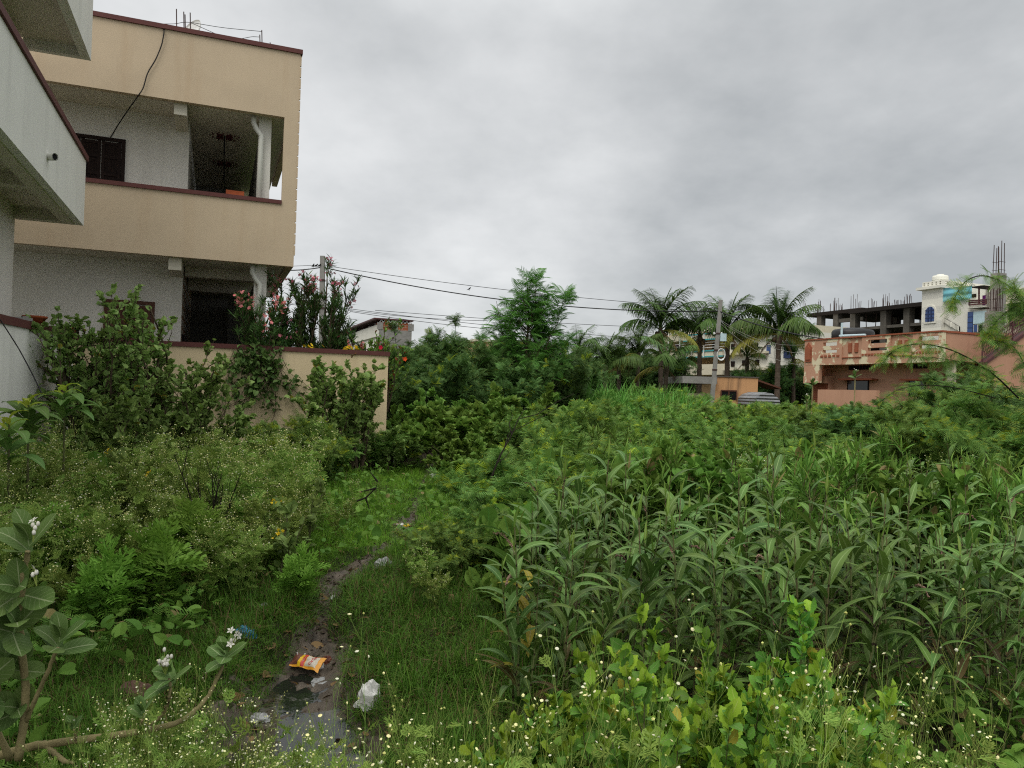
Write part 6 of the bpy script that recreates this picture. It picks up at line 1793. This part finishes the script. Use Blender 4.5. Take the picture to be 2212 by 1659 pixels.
# broad creeper leaves near the smartweeds
VL = [shrub('broad_leaf_creeper', '', 'creeper', 'broad-leaf creepers by the smartweed', .75, .55, 6, 4, 4, T_ROUND, .19, L_MOUND, M_STEM, twigL=.4, up=.1, upz=.6, out=.5) for _ in range(2)]
for i, (px, D, s_, lab) in enumerate(((1260, 9.0, 1.25, 'broad-leaf creeper heaped behind the smartweed stand'), (1110, 6.8, .75, 'broad-leaf creeper at the left corner of the smartweed stand'), (1160, 7.4, .85, 'broad-leaf creeper between scrub and smartweed'), (1330, 9.4, 1.1, 'broad-leaf creeper right of the heaped one'), (1090, 5.6, .5, 'small broad-leaf creeper on the grassy bank'), (1060, 8.3, .7, 'broad-leaf creeper beside the litter on the path'), (400, 9.5, .8, 'broad-leaf creeper below the mallow bushes'), (250, 9.8, .9, 'broad-leaf creeper under the dense front mallow'))):
    o = place(VL[i % 2], i < 2, G(px, D), rng.uniform(0, 6), s_, .05); o['label'] = lab
# reeds
RD = []
for k in range(2):
    g = Geo(); n = 220; O = np.stack([rng.normal(0, .3, n), rng.normal(0, .3, n), np.zeros(n)], 1); a = rng.uniform(0, 6.28, n)
    multi(g, [strip_leaf(1, .022, [(0, .7), (.3, 1), (.7, .7), (1, .05)], d, 5, .2) for d in ((1.5, .2), (1.45, -.5), (1.5, .9))], O, np.stack([np.cos(a), np.sin(a), np.zeros(n)], 1), rng.uniform(1.0, 2.1, n))
    RD.append(g.build('tall_grass_clump', L_REED)); tag(RD[-1], 'clump of tall arching reed grass in front of the palms', 'grass clump', 'tall reed grass before the palms')
ii = 0
for k in range(30):
    px = rng.uniform(1225, 1470); D = rng.uniform(26, 31)
    o = RD[k % 2] if k < 2 else RD[k % 2].copy()
    if k >= 2: COL.objects.link(o)
    o.location = tuple(G(px, D)); o.rotation_euler = (0, 0, rng.uniform(0, 6)); s_ = rng.uniform(.95, 1.25); o.scale = (s_, s_, s_)
# dead twigs
root = empty('dead_twig_bush', tuple(G(1062, 8.6)), 0, 'leafless dark twig slanting up over the feathery scrub', 'dead bush'); B = G(1062, 8.6)
g = Geo()
for pix in ([(1060, 1035), (1080, 985), (1105, 940), (1120, 905), (1135, 880)], [(1090, 965), (1100, 935), (1150, 910), (1190, 890)], [(1072, 1000), (1090, 990), (1100, 975)], [(1105, 940), (1100, 915), (1108, 895)], [(1120, 905), (1160, 895), (1200, 870), (1240, 850)]):
    P = np.array([at(x, y, 8.6 + .1 * i_) for i_, (x, y) in enumerate(pix)]) - B; g.tube(P, np.linspace(.012 if pix[0][0] == 1060 else .006, .003, len(P)), 5)
g.build('branches', M_DARKBARK, root)
B = G(790, 8.3); root = empty('fallen_twig', tuple(B), 0, 'small forked dead twig lying on the grass beside the path', 'twig'); g = Geo()
for pix in ([(757, 1088), (790, 1075), (812, 1055), (815, 1040)], [(790, 1075), (798, 1100)], [(812, 1055), (780, 1062)], [(815, 1040), (800, 1020)]):
    P = np.array([at(x, y, 8.3) for x, y in pix]) - B; g.tube(P, np.linspace(.012, .004, len(P)), 5)
g.build('branches', M_DARKBARK, root)
B = G(455, 7.0); root = empty('black_dead_stems', tuple(B), 0, 'cluster of blackened dead stems among the white-top weeds', 'dead bush'); g = Geo()
for k in range(9):
    P = curve_pts((rng.normal(0, .04), rng.normal(0, .04), 0), (rng.normal(0, .3), rng.normal(0, .2), 1), rng.uniform(.7, 1.15), 6, 0, .07); g.tube(P, np.linspace(.012, .003, len(P)), 5)
    for j in range(3):
        p, d = along(P, 1, .4, .9); b = curve_pts(p[0], d[0] + rand_dirs(1, 0)[0] * .7, .35, 4, .05, .08); g.tube(b, np.linspace(.004, .0015, len(b)), 3)
g.build('branches', M_DARKBARK, root)

# --- big thorn tree at the right with boughs arching over the peach house
D = 10.5; B = G(2120, D)
root = empty('arching_thorn_tree', tuple(B), 0, 'large thorn tree at the right with long boughs arching over the peach house', 'tree')
g = Geo(); gl = Geo(); gy_ = Geo()
boughs = [
    ([(2230, 900, 9.6), (2226, 760, 9.4), (2215, 650, 9.2), (2170, 608, 9.0), (2120, 592, 8.9), (2085, 605, 8.8), (2062, 640, 8.7), (2050, 672, 8.7)], .022, 1),
    ([(2212, 655, 9.2), (2180, 668, 9.0), (2145, 700, 8.9), (2128, 735, 8.8)], .012, 1),
    ([(2200, 860, 9.9), (2140, 800, 9.6), (2060, 755, 9.3), (2000, 742, 9.1), (1955, 745, 9.0), (1925, 760, 8.9), (1905, 785, 8.9)], .018, 1),
    ([(2140, 800, 9.6), (2080, 782, 9.4), (2020, 772, 9.3), (1960, 770, 9.2)], .010, .6),
    ([(2230, 700, 9.2), (2222, 680, 9.0), (2200, 640, 8.9), (2190, 610, 8.8)], .010, 1),
    ([(2150, 860, 9.9), (2060, 835, 9.5), (1980, 830, 9.2), (1930, 845, 9.0), (1900, 870, 8.9)], .014, .45),
    ([(2260, 1010, 9.6), (2200, 990, 9.2), (2120, 950, 9.0), (2060, 920, 8.9), (2010, 905, 8.8)], .016, 1.2),
    ([(2240, 1080, 9.0), (2170, 1010, 8.6), (2110, 960, 8.4), (2060, 930, 8.3)], .014, 1.2),
    ([(2250, 880, 9.8), (2215, 790, 9.4), (2190, 745, 9.2), (2150, 735, 9.0)], .014, 1),
]
for pix, r_, dens in boughs:
    P = np.array([at(*q) for q in pix]) - B; t_ = np.linspace(0, len(P) - 1, 5 * len(P)); Q = np.stack([np.interp(t_, np.arange(len(P)), P[:, i]) for i in range(3)], 1)
    for _ in range(6): Q[1:-1] = (Q[:-2] + 2 * Q[1:-1] + Q[2:]) / 4
    g.tube(Q, np.linspace(r_ * .6, .003, len(Q)), 5)
    n = int(115 * dens); O, d_ = along(Q, n, .12, 1); Yd = rand_dirs(n, -.9) * .9 + d_ * .3 + (0, 0, -.15)
    multi(gl, T_FEATHN, O, Yd, .145 * rng.uniform(.6, 1.2, n), None, .5)
    n = int(14 * dens); O, d_ = along(Q, n, .75, 1); multi(gy_, T_FEATHN, O, rand_dirs(n, -.6), .1 * rng.uniform(.6, 1.1, n), None, .5)
for k in range(8):
    a = rng.uniform(0, 6.28); P = curve_pts((rng.normal(0, .15), rng.normal(0, .15), 0), (math.cos(a) * .5, math.sin(a) * .5, 1), rng.uniform(1.6, 2.4), 7, 0, .08, .1); g.tube(P, np.linspace(.04, .012, len(P)), 6)
g.build('trunk', M_DARKBARK, root)
gl.build('foliage', L_MESQ, root); gy_.build('young_foliage', L_MESQY, root)
TR = [thorn(2.3, 1.5, 12, '', L_MESQ, 'tall thorn bushes at the right', 16, .125, 'thorn_bush', .30, .2, 3, 10, 50), thorn(2.2, 1.4, 12, '', L_MESQD, 'tall thorn bushes at the right', 16, .125, 'thorn_bush', .30, .2, 3, 10, 30)]
for i, (px, tp, D, w, lab) in enumerate(((2120, 848, 11.0, 1.1, 'tall thorn bush under the arching boughs'), (2200, 815, 11.8, 1.1, 'darker thorn bush at the frame edge below the staircase'), (2030, 872, 12.2, 1.0, 'thorn bush left of the one under the arching boughs'), (1940, 885, 13.2, .95, 'thorn bush in front of the peach garden wall'), (2180, 880, 9.6, .85, 'nearer dark thorn bush at the right frame edge'),
                                         (1860, 885, 15, .9, 'thorn bush below the dark window of the peach house'), (2060, 890, 10.4, .7, 'low thorn bush with yellow tips behind the smartweed'), (2240, 850, 13, 1.1, 'thorn bush half outside the frame at the right'))):
    p = G(px, D); s_ = (topz(px, tp, D) - p[2]) / (2.3, 2.2)[i % 2]
    o = place(TR[i % 2], i < 2, p, rng.uniform(0, 6), (w, w, s_), .03); o['label'] = lab

# far trees closing the view behind the palms and thorn bushes
FT = ([(1170 + 26 * k + rng.uniform(-10, 10), rng.uniform(48, 66), rng.uniform(762, 790)) for k in range(11)] + [(850 + 30 * k, rng.uniform(46, 58), rng.uniform(755, 785)) for k in range(6)] + [(1650 + 30 * k, rng.uniform(46, 52), rng.uniform(790, 820)) for k in range(4)])
for k, (px, D, tp) in enumerate(FT):
    p = G(px, D); hh = (topz(px, tp, D) - p[2]) / (2.9, 2.5)[k % 2]; o = place(TB[k % 2], False, p, rng.uniform(0, 6), (hh * 1.15, hh * 1.15, hh), .03)
    o['group'] = 'far trees behind the palms'; o['label'] = 'far dark green tree closing the view behind the palms and thorn bushes'; o['category'] = 'tree'; o.name = 'far_tree'
# --- coconut palms
def frond_mesh(L, droop, mt, name='frond', n=54, w=.30, hang=.6, dead=False):
    g = Geo(); P = []; th = droop[0]; p = np.zeros(3)
    m_ = 14
    for i in range(m_ + 1):
        P.append(p.copy()); th = droop[0] + (droop[1] - droop[0]) * (i / m_) ** 1.3; p = p + np.array([math.cos(th), 0, math.sin(th)]) * L / m_
    P = np.array(P); g.tube(P, np.linspace(.035, .008, len(P)) * L / 2.6, 4, cap=False)
    O = []; Y = []; S = []
    for k in range(n):
        t_ = .14 + .84 * k / n; q, d = along(P, 1, t_, t_)
        for s_ in (-1, 1):
            O.append(q[0]); Y.append(np.array([0, s_ * 1.0, 0]) + d[0] * .75 + np.array([0, 0, -hang * rng.uniform(.5, 1.3)])); S.append(L * w * math.sin(PI * (.12 + .80 * t_)) ** .7 * rng.uniform(.85, 1.1))
    T_LF = strip_leaf(1, .06, [(0, .6), (.3, 1), (.7, .6), (1, .05)], (.1, -.7), 3, .3)
    g.scatter(T_LF, O, Y, S, None, .12, mi=0)
    me = g.build(name, mt)
    return me
FR = [frond_mesh(2.6, (1.4, .35), L_PALM, w=.34), frond_mesh(2.7, (1.15, -.3), L_PALM, w=.36, hang=.9), frond_mesh(2.6, (.75, -.95), L_PALM, w=.38, hang=1.2), frond_mesh(2.4, (1.5, 1.1), L_PALM, w=.28, hang=.2), frond_mesh(2.5, (.1, -1.25), L_PALMY), frond_mesh(1.9, (-.5, -1.45), L_DRY, 'dead_frond', 26, .2, 1.2)]
NUT = Geo(); NUT.lathe([(.001, -.15), (.1, -.1), (.13, 0), (.1, .11), (.001, .16)], 9); NUTO = NUT.build('coconut', plain('brown coconut husk', (.10, .07, .04), .7, .2), smooth=True)
proto_used = set()
def use(o, parent, loc, rot, sc):
    c = o if o.name not in proto_used else o.copy()
    if c is o: proto_used.add(o.name)
    else: COL.objects.link(c)
    c.parent = parent; c.location = loc; c.rotation_euler = rot; c.scale = (sc,) * 3 if np.isscalar(sc) else sc
    return c
def palm(hx_, hy_, bx_, D, s_, nfr, label, lean=0, nuts=0, dead=4, tr=.15):
    ups = rng.uniform(-.12, .2)
    top = at(hx_, hy_, D); base = G(bx_, D)
    root = empty('coconut_palm', tuple(base), 0, label, 'palm tree', 'coconut palms in front of the cream apartments')
    T_ = top - base; g = Geo()
    n = 22; t_ = np.linspace(0, 1, n)[:, None]; P = t_ * T_[None]; P[:, 0] += lean * np.sin(t_[:, 0] * PI) * .2
    rad = tr * .82 * (1.25 - .35 * t_[:, 0]) * (1 + .06 * np.where(np.arange(n) % 2, 1, -1)); rad[-4:] *= [1.25, 1.4, 1.3, .8]
    g.tube(P, rad, 10); g.build('trunk', M_PALMBARK, root)
    nfr = int(nfr * 1.0)
    for k in range(nfr):
        f = k / nfr
        a = k * 2.399 + rng.uniform(-.5, .5)
        kind = 3 if f < .18 + ups * .5 else (0 if f < .42 + ups else (1 if f < .68 + ups else (2 if f < .88 else 4)))
        sc_ = s_ * rng.uniform(.72, 1.15) * (.8 if kind == 3 else 1)
        use(FR[kind], root, tuple(T_ + (0, 0, -.18 * f * s_)), (rng.normal(0, .1), 0, a), sc_)
    for k in range(dead): use(FR[5], root, tuple(T_ + (0, 0, -.25)), (0, 0, rng.uniform(0, 6.28)), s_ * rng.uniform(.6, .95))
    for k in range(nuts):
        a = rng.uniform(0, 6.28); use(NUTO, root, tuple(T_ + np.array([.28 * math.cos(a), .28 * math.sin(a), -.35 - .12 * (k % 3)])), (0, 0, a), 1.0)
    return root
def pz(X, Y): return zp(X, Y)
for (X, Y, Xb, D, s_, nfr, lab, nuts, dead) in (
        (840, 640, 848, 46, 1.18, 20, 'largest coconut palm with wide arching fronds left of the pole', 5, 5),
        (1228, 700, 1215, 47, 1.0, 15, 'coconut palm with upright fronds between the largest palm and the pole', 3, 5),
        (1500, 680, 1490, 45, 1.14, 17, 'tall coconut palm right behind the concrete pole', 3, 6),
        (2005, 680, 1975, 43, 1.18, 19, 'dark coconut palm farthest right, beside the peach house', 2, 5),
        (622, 880, 618, 44, .85, 13, 'short coconut palm left of the largest one', 0, 2),
        (432, 970, 430, 44, .75, 12, 'stumpy coconut palm third from the left', 0, 2),
        (300, 1010, 292, 42, .95, 12, 'stumpy coconut palm with long yellow drooping fronds', 0, 1),
        (1692, 930, 1690, 48, .78, 12, 'small young coconut palm between the pole palm and the dark right one', 0, 1),
        (1075, 960, 1075, 50, .72, 10, 'very young coconut palm between the two large ones', 0, 0),
        (30, 880, 30, 60, .95, 12, 'far coconut palm close to the feathery tree', 0, 0),
        (105, 950, 105, 66, .8, 11, 'small far coconut palm at the left end of the row', 0, 0),
        (2150, 930, 2140, 46, .9, 11, 'low coconut palm hidden behind the dark right one', 0, 2),
        (900, 1000, 880, 41, .95, 10, 'low coconut palm with hanging fronds at the foot of the largest one', 0, 1)):
    a = pz(X, Y); b = pz(Xb, 1150)
    palm(a[0], a[1], b[0], D, s_, nfr, lab, 0, nuts, dead, .17 if s_ > .95 else .14)
for o in list(FR) + [NUTO]:
    if o.name not in proto_used: bpy.data.objects.remove(o)
# hedge-like greenery around the palms' feet and far edges of the plot
for i in range(34):
    px = rng.uniform(1200, 1760) if i < 20 else rng.uniform(860, 1240); D = rng.uniform(33, 41) if i < 20 else rng.uniform(29, 36)
    s_ = rng.uniform(1.1, 1.5) if px < 1480 else rng.uniform(.75, 1.1); o = place((TW + TM)[i % 8], False, G(px, D), rng.uniform(0, 6), (s_ * 1.3, s_ * 1.3, s_), .04); o['group'] = 'bushes at the far edge of the plot'; o['label'] = 'green bush at the far edge of the plot before the palms and houses'
# ------------------------------------------------------------------ grass and low growth
def keep_out(x, y):
    dd, w, d = ch_dist(x, y); return dd < w * np.where(y > 8.2, .38, .62)
def field(n, D0, D1, px0, px1, pw=1.0):
    D = D0 + (D1 - D0) * rng.uniform(0, 1, n) ** pw; px = rng.uniform(px0, px1, n)
    a = (px - CX) / FPX; X = a * D + HC * sr
    return X, D
def grass(name, label, n, D0, D1, px0, px1, h0, h1, mt, pw=1.0, mask=None, clump=.6):
    X, Yy = field(n, D0, D1, px0, px1, pw)
    nz_ = np.array([mnoise.noise((x * 1.6, y * 1.6, 5.0)) + .6 * mnoise.noise((x * 5, y * 5, 9.0)) for x, y in zip(X, Yy)])
    k = (nz_ > -clump + rng.uniform(-.2, .2, n)) & ~keep_out(X, Yy)
    if mask is not None: k &= mask(X, Yy)
    X, Yy, nz_ = X[k], Yy[k], nz_[k]
    O = np.stack([X, Yy, gz(X, Yy) - .01], 1); a = rng.uniform(0, 6.28, len(X))
    h_ = (h0 + (h1 - h0) * np.clip(.5 + nz_ * .7, 0, 1)) * rng.uniform(.6, 1.25, len(X))
    dd, w, d = ch_dist(X, Yy); h_ *= np.clip(.7 + (dd - w) * 1.6, .6, 1)
    g = Geo(); multi(g, T_BLADE, O, np.stack([np.cos(a), np.sin(a), np.zeros(len(a))], 1), h_, None, .1)
    o = g.build(name, mt); return tag(o, label, kind='stuff')
grass('grass', 'short wet grass and weeds along the muddy path', 170000, 2.3, 7.5, -120, 1300, .09, .21, L_GRASS, 1.15, clump=.8)
L_GRASS2 = leaf_mat('bright path grass', (.07, .18, .02), (.12, .25, .035), trans=.3, rough=.5, dead=((.2, .18, .05), .06))
grass('grass', 'bright short grass on both sides of the far path', 120000, 7.0, 17, 520, 1250, .09, .21, L_GRASS2, 1.0, clump=.8)
grass('grass', 'thin grass between the weeds of the plot', 42000, 2.5, 22, -150, 3300, .12, .3, L_GRASS, 1.2)
# broad weeds tucked between: scattered leaves
X, Yy = field(34000, 2.4, 24, -300, 3300, 1.3); k = ~keep_out(X, Yy); X, Yy = X[k], Yy[k]
nz_ = np.array([mnoise.noise((x * .9, y * .9, 2.0)) for x, y in zip(X, Yy)]); k = nz_ > -.15; X, Yy = X[k], Yy[k]
k = ~((Yy < 7) & (X > -2.0) & (X < .3)); X, Yy = X[k], Yy[k]
O = np.stack([X, Yy, gz(X, Yy) + rng.uniform(.03, .28, len(X))], 1); g = Geo()
multi(g, T_HEART + T_FEATH[:1] + T_DISS, O, rand_dirs(len(O), -.1), rng.uniform(.05, .11, len(O)))
tag(g.build('undergrowth', L_WEED), 'low mixed weeds filling the gaps between the taller plants', kind='stuff')
# dry litter under the stand
X, Yy = field(5000, 2.6, 10, -100, 2300, 1.1); O = np.stack([X, Yy, gz(X, Yy) + .012], 1); g = Geo(); multi(g, [T_OLEA[0], T_HEART[0]], O, rand_dirs(len(O), -.05) * (1, 1, .2), rng.uniform(.03, .09, len(O)))
tag(g.build('leaf_litter', L_DRY), 'dry fallen leaves and stalks on the soil', kind='stuff')

# clods and grit on the bare mud
n = 2600; t_ = rng.uniform(0, len(CH) - 1.001, n); i_ = t_.astype(int); f_ = (t_ - i_)[:, None]
C_ = CH[i_] * (1 - f_) + CH[i_ + 1] * f_; wv = (CH_W[i_] * (1 - f_[:, 0]) + CH_W[i_ + 1] * f_[:, 0]); C_ = C_ + rng.normal(0, .55, (n, 2)) * wv[:, None]
O = np.stack([C_[:, 0], C_[:, 1], gz(C_[:, 0], C_[:, 1]) + .022], 1); O = O[O[:, 2] > WZ - .01]
g = Geo(); g.scatter(disc_flower(1, 7, .5), O, rand_dirs(len(O)), rng.uniform(.004, .022, len(O)) * rng.uniform(.4, 1, len(O)), None, .5)
tag(g.build('gravel', plain('dark earth clods', (.085, .062, .045), .9, .2, .55, 20, .5)), 'clods and grit scattered on the bare mud', kind='stuff')
# ------------------------------------------------------------------ litter in the ditch
def crumple(sx, sy, sz, seed, nu=18, nv=12, amp=.35):
    """crushed plastic bag: a closed, folded skin"""
    V = []; 
    for i in range(nv + 1):
        th = PI * i / nv
        for j in range(nu):
            ph = 2 * PI * j / nu; d = np.array([math.sin(th) * math.cos(ph), math.sin(th) * math.sin(ph), math.cos(th)])
            r = 1 + amp * mnoise.noise(Vector(d * 2.1) + Vector((seed, 0, 0))) + amp * .55 * abs(mnoise.noise(Vector(d * 5.5) + Vector((0, seed, 0))))
            V.append((d[0] * sx * r, d[1] * sy * r, max(-.15, d[2]) * sz * r))
    F = [(i * nu + j, i * nu + (j + 1) % nu, (i + 1) * nu + (j + 1) % nu, (i + 1) * nu + j) for i in range(nv) for j in range(nu)]
    return V, [F[::1]]
P_WHITE = plain('thin white plastic', (.66, .65, .62), .4, .4, .12, 30, .2)
P_GREY = plain('wet grey plastic', (.34, .34, .33), .3, .5, .35, 20, .2)
P_BLUE = plain('blue plastic', (.05, .28, .48), .4, .4, .35, 25)
P_ORANGE = plain('orange plastic film', (.68, .30, .02), .32, .5, .15, 12, .1)
P_RED = plain('red printed film', (.50, .03, .025), .35, .5, .1, 20)
P_CREAM = plain('cream printed panel', (.56, .50, .40), .4, .4, .2, 30)
P_BROWN = plain('muddy brown film', (.16, .05, .03), .5, .4, .5, 25)
P_YELLOW = plain('yellow printed film', (.72, .45, .01), .35, .4, .2, 25)
def litter(name, label, px, py, D, s, mt, seed, group='scraps of litter', rz=0, amp=.35):
    P = G(px, D)
    if D < 5.6 and ch_dist(P[0], P[1])[0] < .3: P[2] = max(P[2], WZ) 
    g = Geo(); V, F = crumple(s[0], s[1], s[2], seed, amp=amp); g.add(V, F)
    o = g.build(name, mt, loc=(P[0], P[1], P[2] + s[2] * .12), rz=rz, smooth=False)
    return tag(o, label, 'litter', group)
def Dof(py, z=0.0, px=CX): return float((hit_z(px, py, z) - CAM) @ F0)
litter('plastic_bag', 'crumpled white plastic carrier bag in the grass right of the puddle', 795, 1480, Dof(1490, -.02, 795), (.072, .06, .11), P_WHITE, 3.1, amp=.5)
litter('plastic_cup', 'crushed white plastic cup by the corner of the orange packet', 688, 1402, Dof(1425, -.1, 688), (.035, .03, .06), P_WHITE, 1.7)
litter('film_scrap', 'brown-orange film scrap behind the white cup', 706, 1392, Dof(1418, -.1, 706), (.035, .03, .05), P_BROWN, 5.5)
litter('plastic_bag', 'grey-white plastic rag on the mud patch', 830, 1245, Dof(1258, 0, 830), (.09, .07, .07), P_GREY, 8.2)
litter('film_scrap', 'small white and red scrap on the mud patch', 725, 1265, Dof(1275, 0, 725), (.055, .03, .025), P_WHITE, 9.3)
litter('plastic_bag', 'white and yellow crumpled packet lying on the path', 866, 1122, Dof(1132, 0, 866), (.09, .06, .05), P_WHITE, 11.3)
litter('film_scrap', 'yellow scrap lying against the white packet on the path', 878, 1126, Dof(1134, 0, 880), (.055, .05, .04), P_YELLOW, 12.1)
litter('plastic_bag', 'white scrap of bag beside the far bend of the path', 936, 1028, Dof(1034, 0, 936), (.07, .05, .07), P_WHITE, 13.3)
litter('film_scrap', 'pale scrap in the grass left of the far path', 853, 990, Dof(1000, 0, 853), (.08, .05, .04), P_GREY, 14.2)
litter('film_scrap', 'bright blue and black plastic scrap in the grass left of the ditch', 523, 1360, Dof(1372, 0, 523), (.085, .05, .05), P_BLUE, 15.2, amp=.7)
litter('plastic_bag', 'grey torn plastic sheet afloat at the puddle edge', 560, 1545, Dof(1552, WZ, 560), (.055, .04, .025), P_GREY, 16.1, amp=.6)
litter('plastic_bag', 'grey film trailing from the orange packet into the water', 690, 1470, Dof(1475, WZ, 690), (.05, .08, .016), P_GREY, 17.4, amp=.6)
litter('film_scrap', 'tiny white scrap below the cut-leaf weeds', 290, 1275, Dof(1300, 0, 290), (.03, .03, .05), P_WHITE, 18.4)
litter('film_scrap', 'dull grey-blue bottle scrap in the grass above the blue plastic', 570, 1300, Dof(1318, 0, 572), (.04, .03, .05), P_GREY, 19.7)
# stones
M_ROCK = plain('reddish brown stone', (.15, .085, .065), .9, .15, .45, 6, .5)
for nm, lab, px, py, s, seed in (('stone', 'reddish brown stone lying in the grass behind the creeping milkweed', 290, 1490, (.10, .07, .075), 2.2), ('stone', 'dark stone at the foot of the grassy bank beside the lime shrub', 1035, 1600, (.06, .05, .05), 4.9)):
    D = Dof(py + 25, -.02, px); P = G(px, D); g = Geo(); V, F = crumple(s[0], s[1], s[2], seed, 16, 10, .3); g.add(V, F); tag(g.build(nm, M_ROCK, loc=tuple(P)), lab, 'stone')
# the orange food packet: a flattened pouch with printed bands and lettering
D = 4.85
c = hit_z(663, 1440, -.13); u = norm(hit_z(700, 1442, -.13) - hit_z(625, 1430, -.13)); n_ = np.array([0, -.30, .954]); v = np.cross(n_, u); v /= np.linalg.norm(v); n_ = np.cross(u, v)
root = empty('food_packet', tuple(c + (0, 0, .03)), 0, 'torn orange food packet with a red band and cream panel at the puddle edge', 'packet')
HWx, HWy = .115, .068
def surf(a, b):          # a,b in -1..1 across the pouch
    th = .020 * (1 - abs(a) ** 4) * (1 - abs(b) ** 3) + .004 * math.sin(a * 7 + b * 3) + .003 * math.sin(b * 9)
    ex = HWx * (a - .08 * b + .05 * (abs(b) ** 3) * (1 if a > 0 else .4)); ey = HWy * (b * (1 - .12 * (1 - a * a) + .10 * (a > .8) * a) - .12 * a)
    return u * ex + v * ey, th
def patch(name, mt, a0, a1, b0, b1, off, na=16, nb=12, parent=root, both=False, cut=None):
    g = Geo(); V = []
    for i in range(na + 1):
        for j in range(nb + 1):
            a = a0 + (a1 - a0) * i / na; b = b0 + (b1 - b0) * j / nb; p, th = surf(a, b); V.append(p + n_ * (th + off))
    F = [(i * (nb + 1) + j, (i + 1) * (nb + 1) + j, (i + 1) * (nb + 1) + j + 1, i * (nb + 1) + j + 1) for i in range(na) for j in range(nb)]
    if cut: F = [f for f in F if not cut(np.mean([V[k] for k in f], 0))]
    g.add(V, [F])
    if both:
        g.add([np.array(p) - n_ * 2 * max(0, (np.array(p) @ n_)) * .8 for p in V], [[f[::-1] for f in F]])
    return g.build(name, mt, parent, smooth=True)
patch('pouch', P_ORANGE, -1, 1, -1, 1, 0, 24, 16, both=True)
patch('burnt_end', P_BROWN, -1, -.48, -.8, .9, .0012)
patch('yellow_band', P_YELLOW, -.47, -.30, -.95, .93, .0012)
patch('red_band', P_RED, -.26, -.06, -.92, .92, .0014)
pn = patch('cream_panel', P_CREAM, 0.0, .74, -.78, .74, .0014)
def letters(txt, mt, a, b, size, parent, name='lettering', rot=-PI / 2):
    cu = bpy.data.curves.new(name, 'FONT'); cu.body = txt; cu.size = size; cu.align_x = 'CENTER'; cu.align_y = 'CENTER'; cu.extrude = .0003
    tmp = bpy.data.objects.new(name, cu); COL.objects.link(tmp)
    me = bpy.data.meshes.new_from_object(tmp.evaluated_get(bpy.context.evaluated_depsgraph_get())); bpy.data.objects.remove(tmp)
    p, th = surf(a, b); ca, sa = math.cos(rot), math.sin(rot); ex = u * ca + v * sa; ey = np.cross(n_, ex)
    for vert in me.vertices:
        q = vert.co; w = ex * q.x + ey * q.y; pos = p + w
        aa = (pos @ u) / HWx; bb = (pos @ v) / HWy; t2 = surf(max(-1, min(1, aa)), max(-1, min(1, bb)))[1]
        vert.co = Vector(pos + n_ * (t2 + .003 + q.z))
    o = bpy.data.objects.new(name, me); me.materials.clear(); me.materials.append(mt); COL.objects.link(o); o.parent = parent; return o
letters('VIDAO', P_RED, .40, .05, .030, root)
letters('Sacn / 1', P_CREAM, -.16, 0, .016, root, rot=PI / 2.2)
tr_ = Geo(); pts_ = [surf(-.62, .8)[0] + n_ * .02 + np.array([0, 0, .028 * math.sin(t)]) + u * .03 * math.cos(t) for t in np.linspace(PI, 2 * PI, 10)]
tr_.tube(pts_, .005, 6); tr_.build('torn_rim', P_WHITE, root)
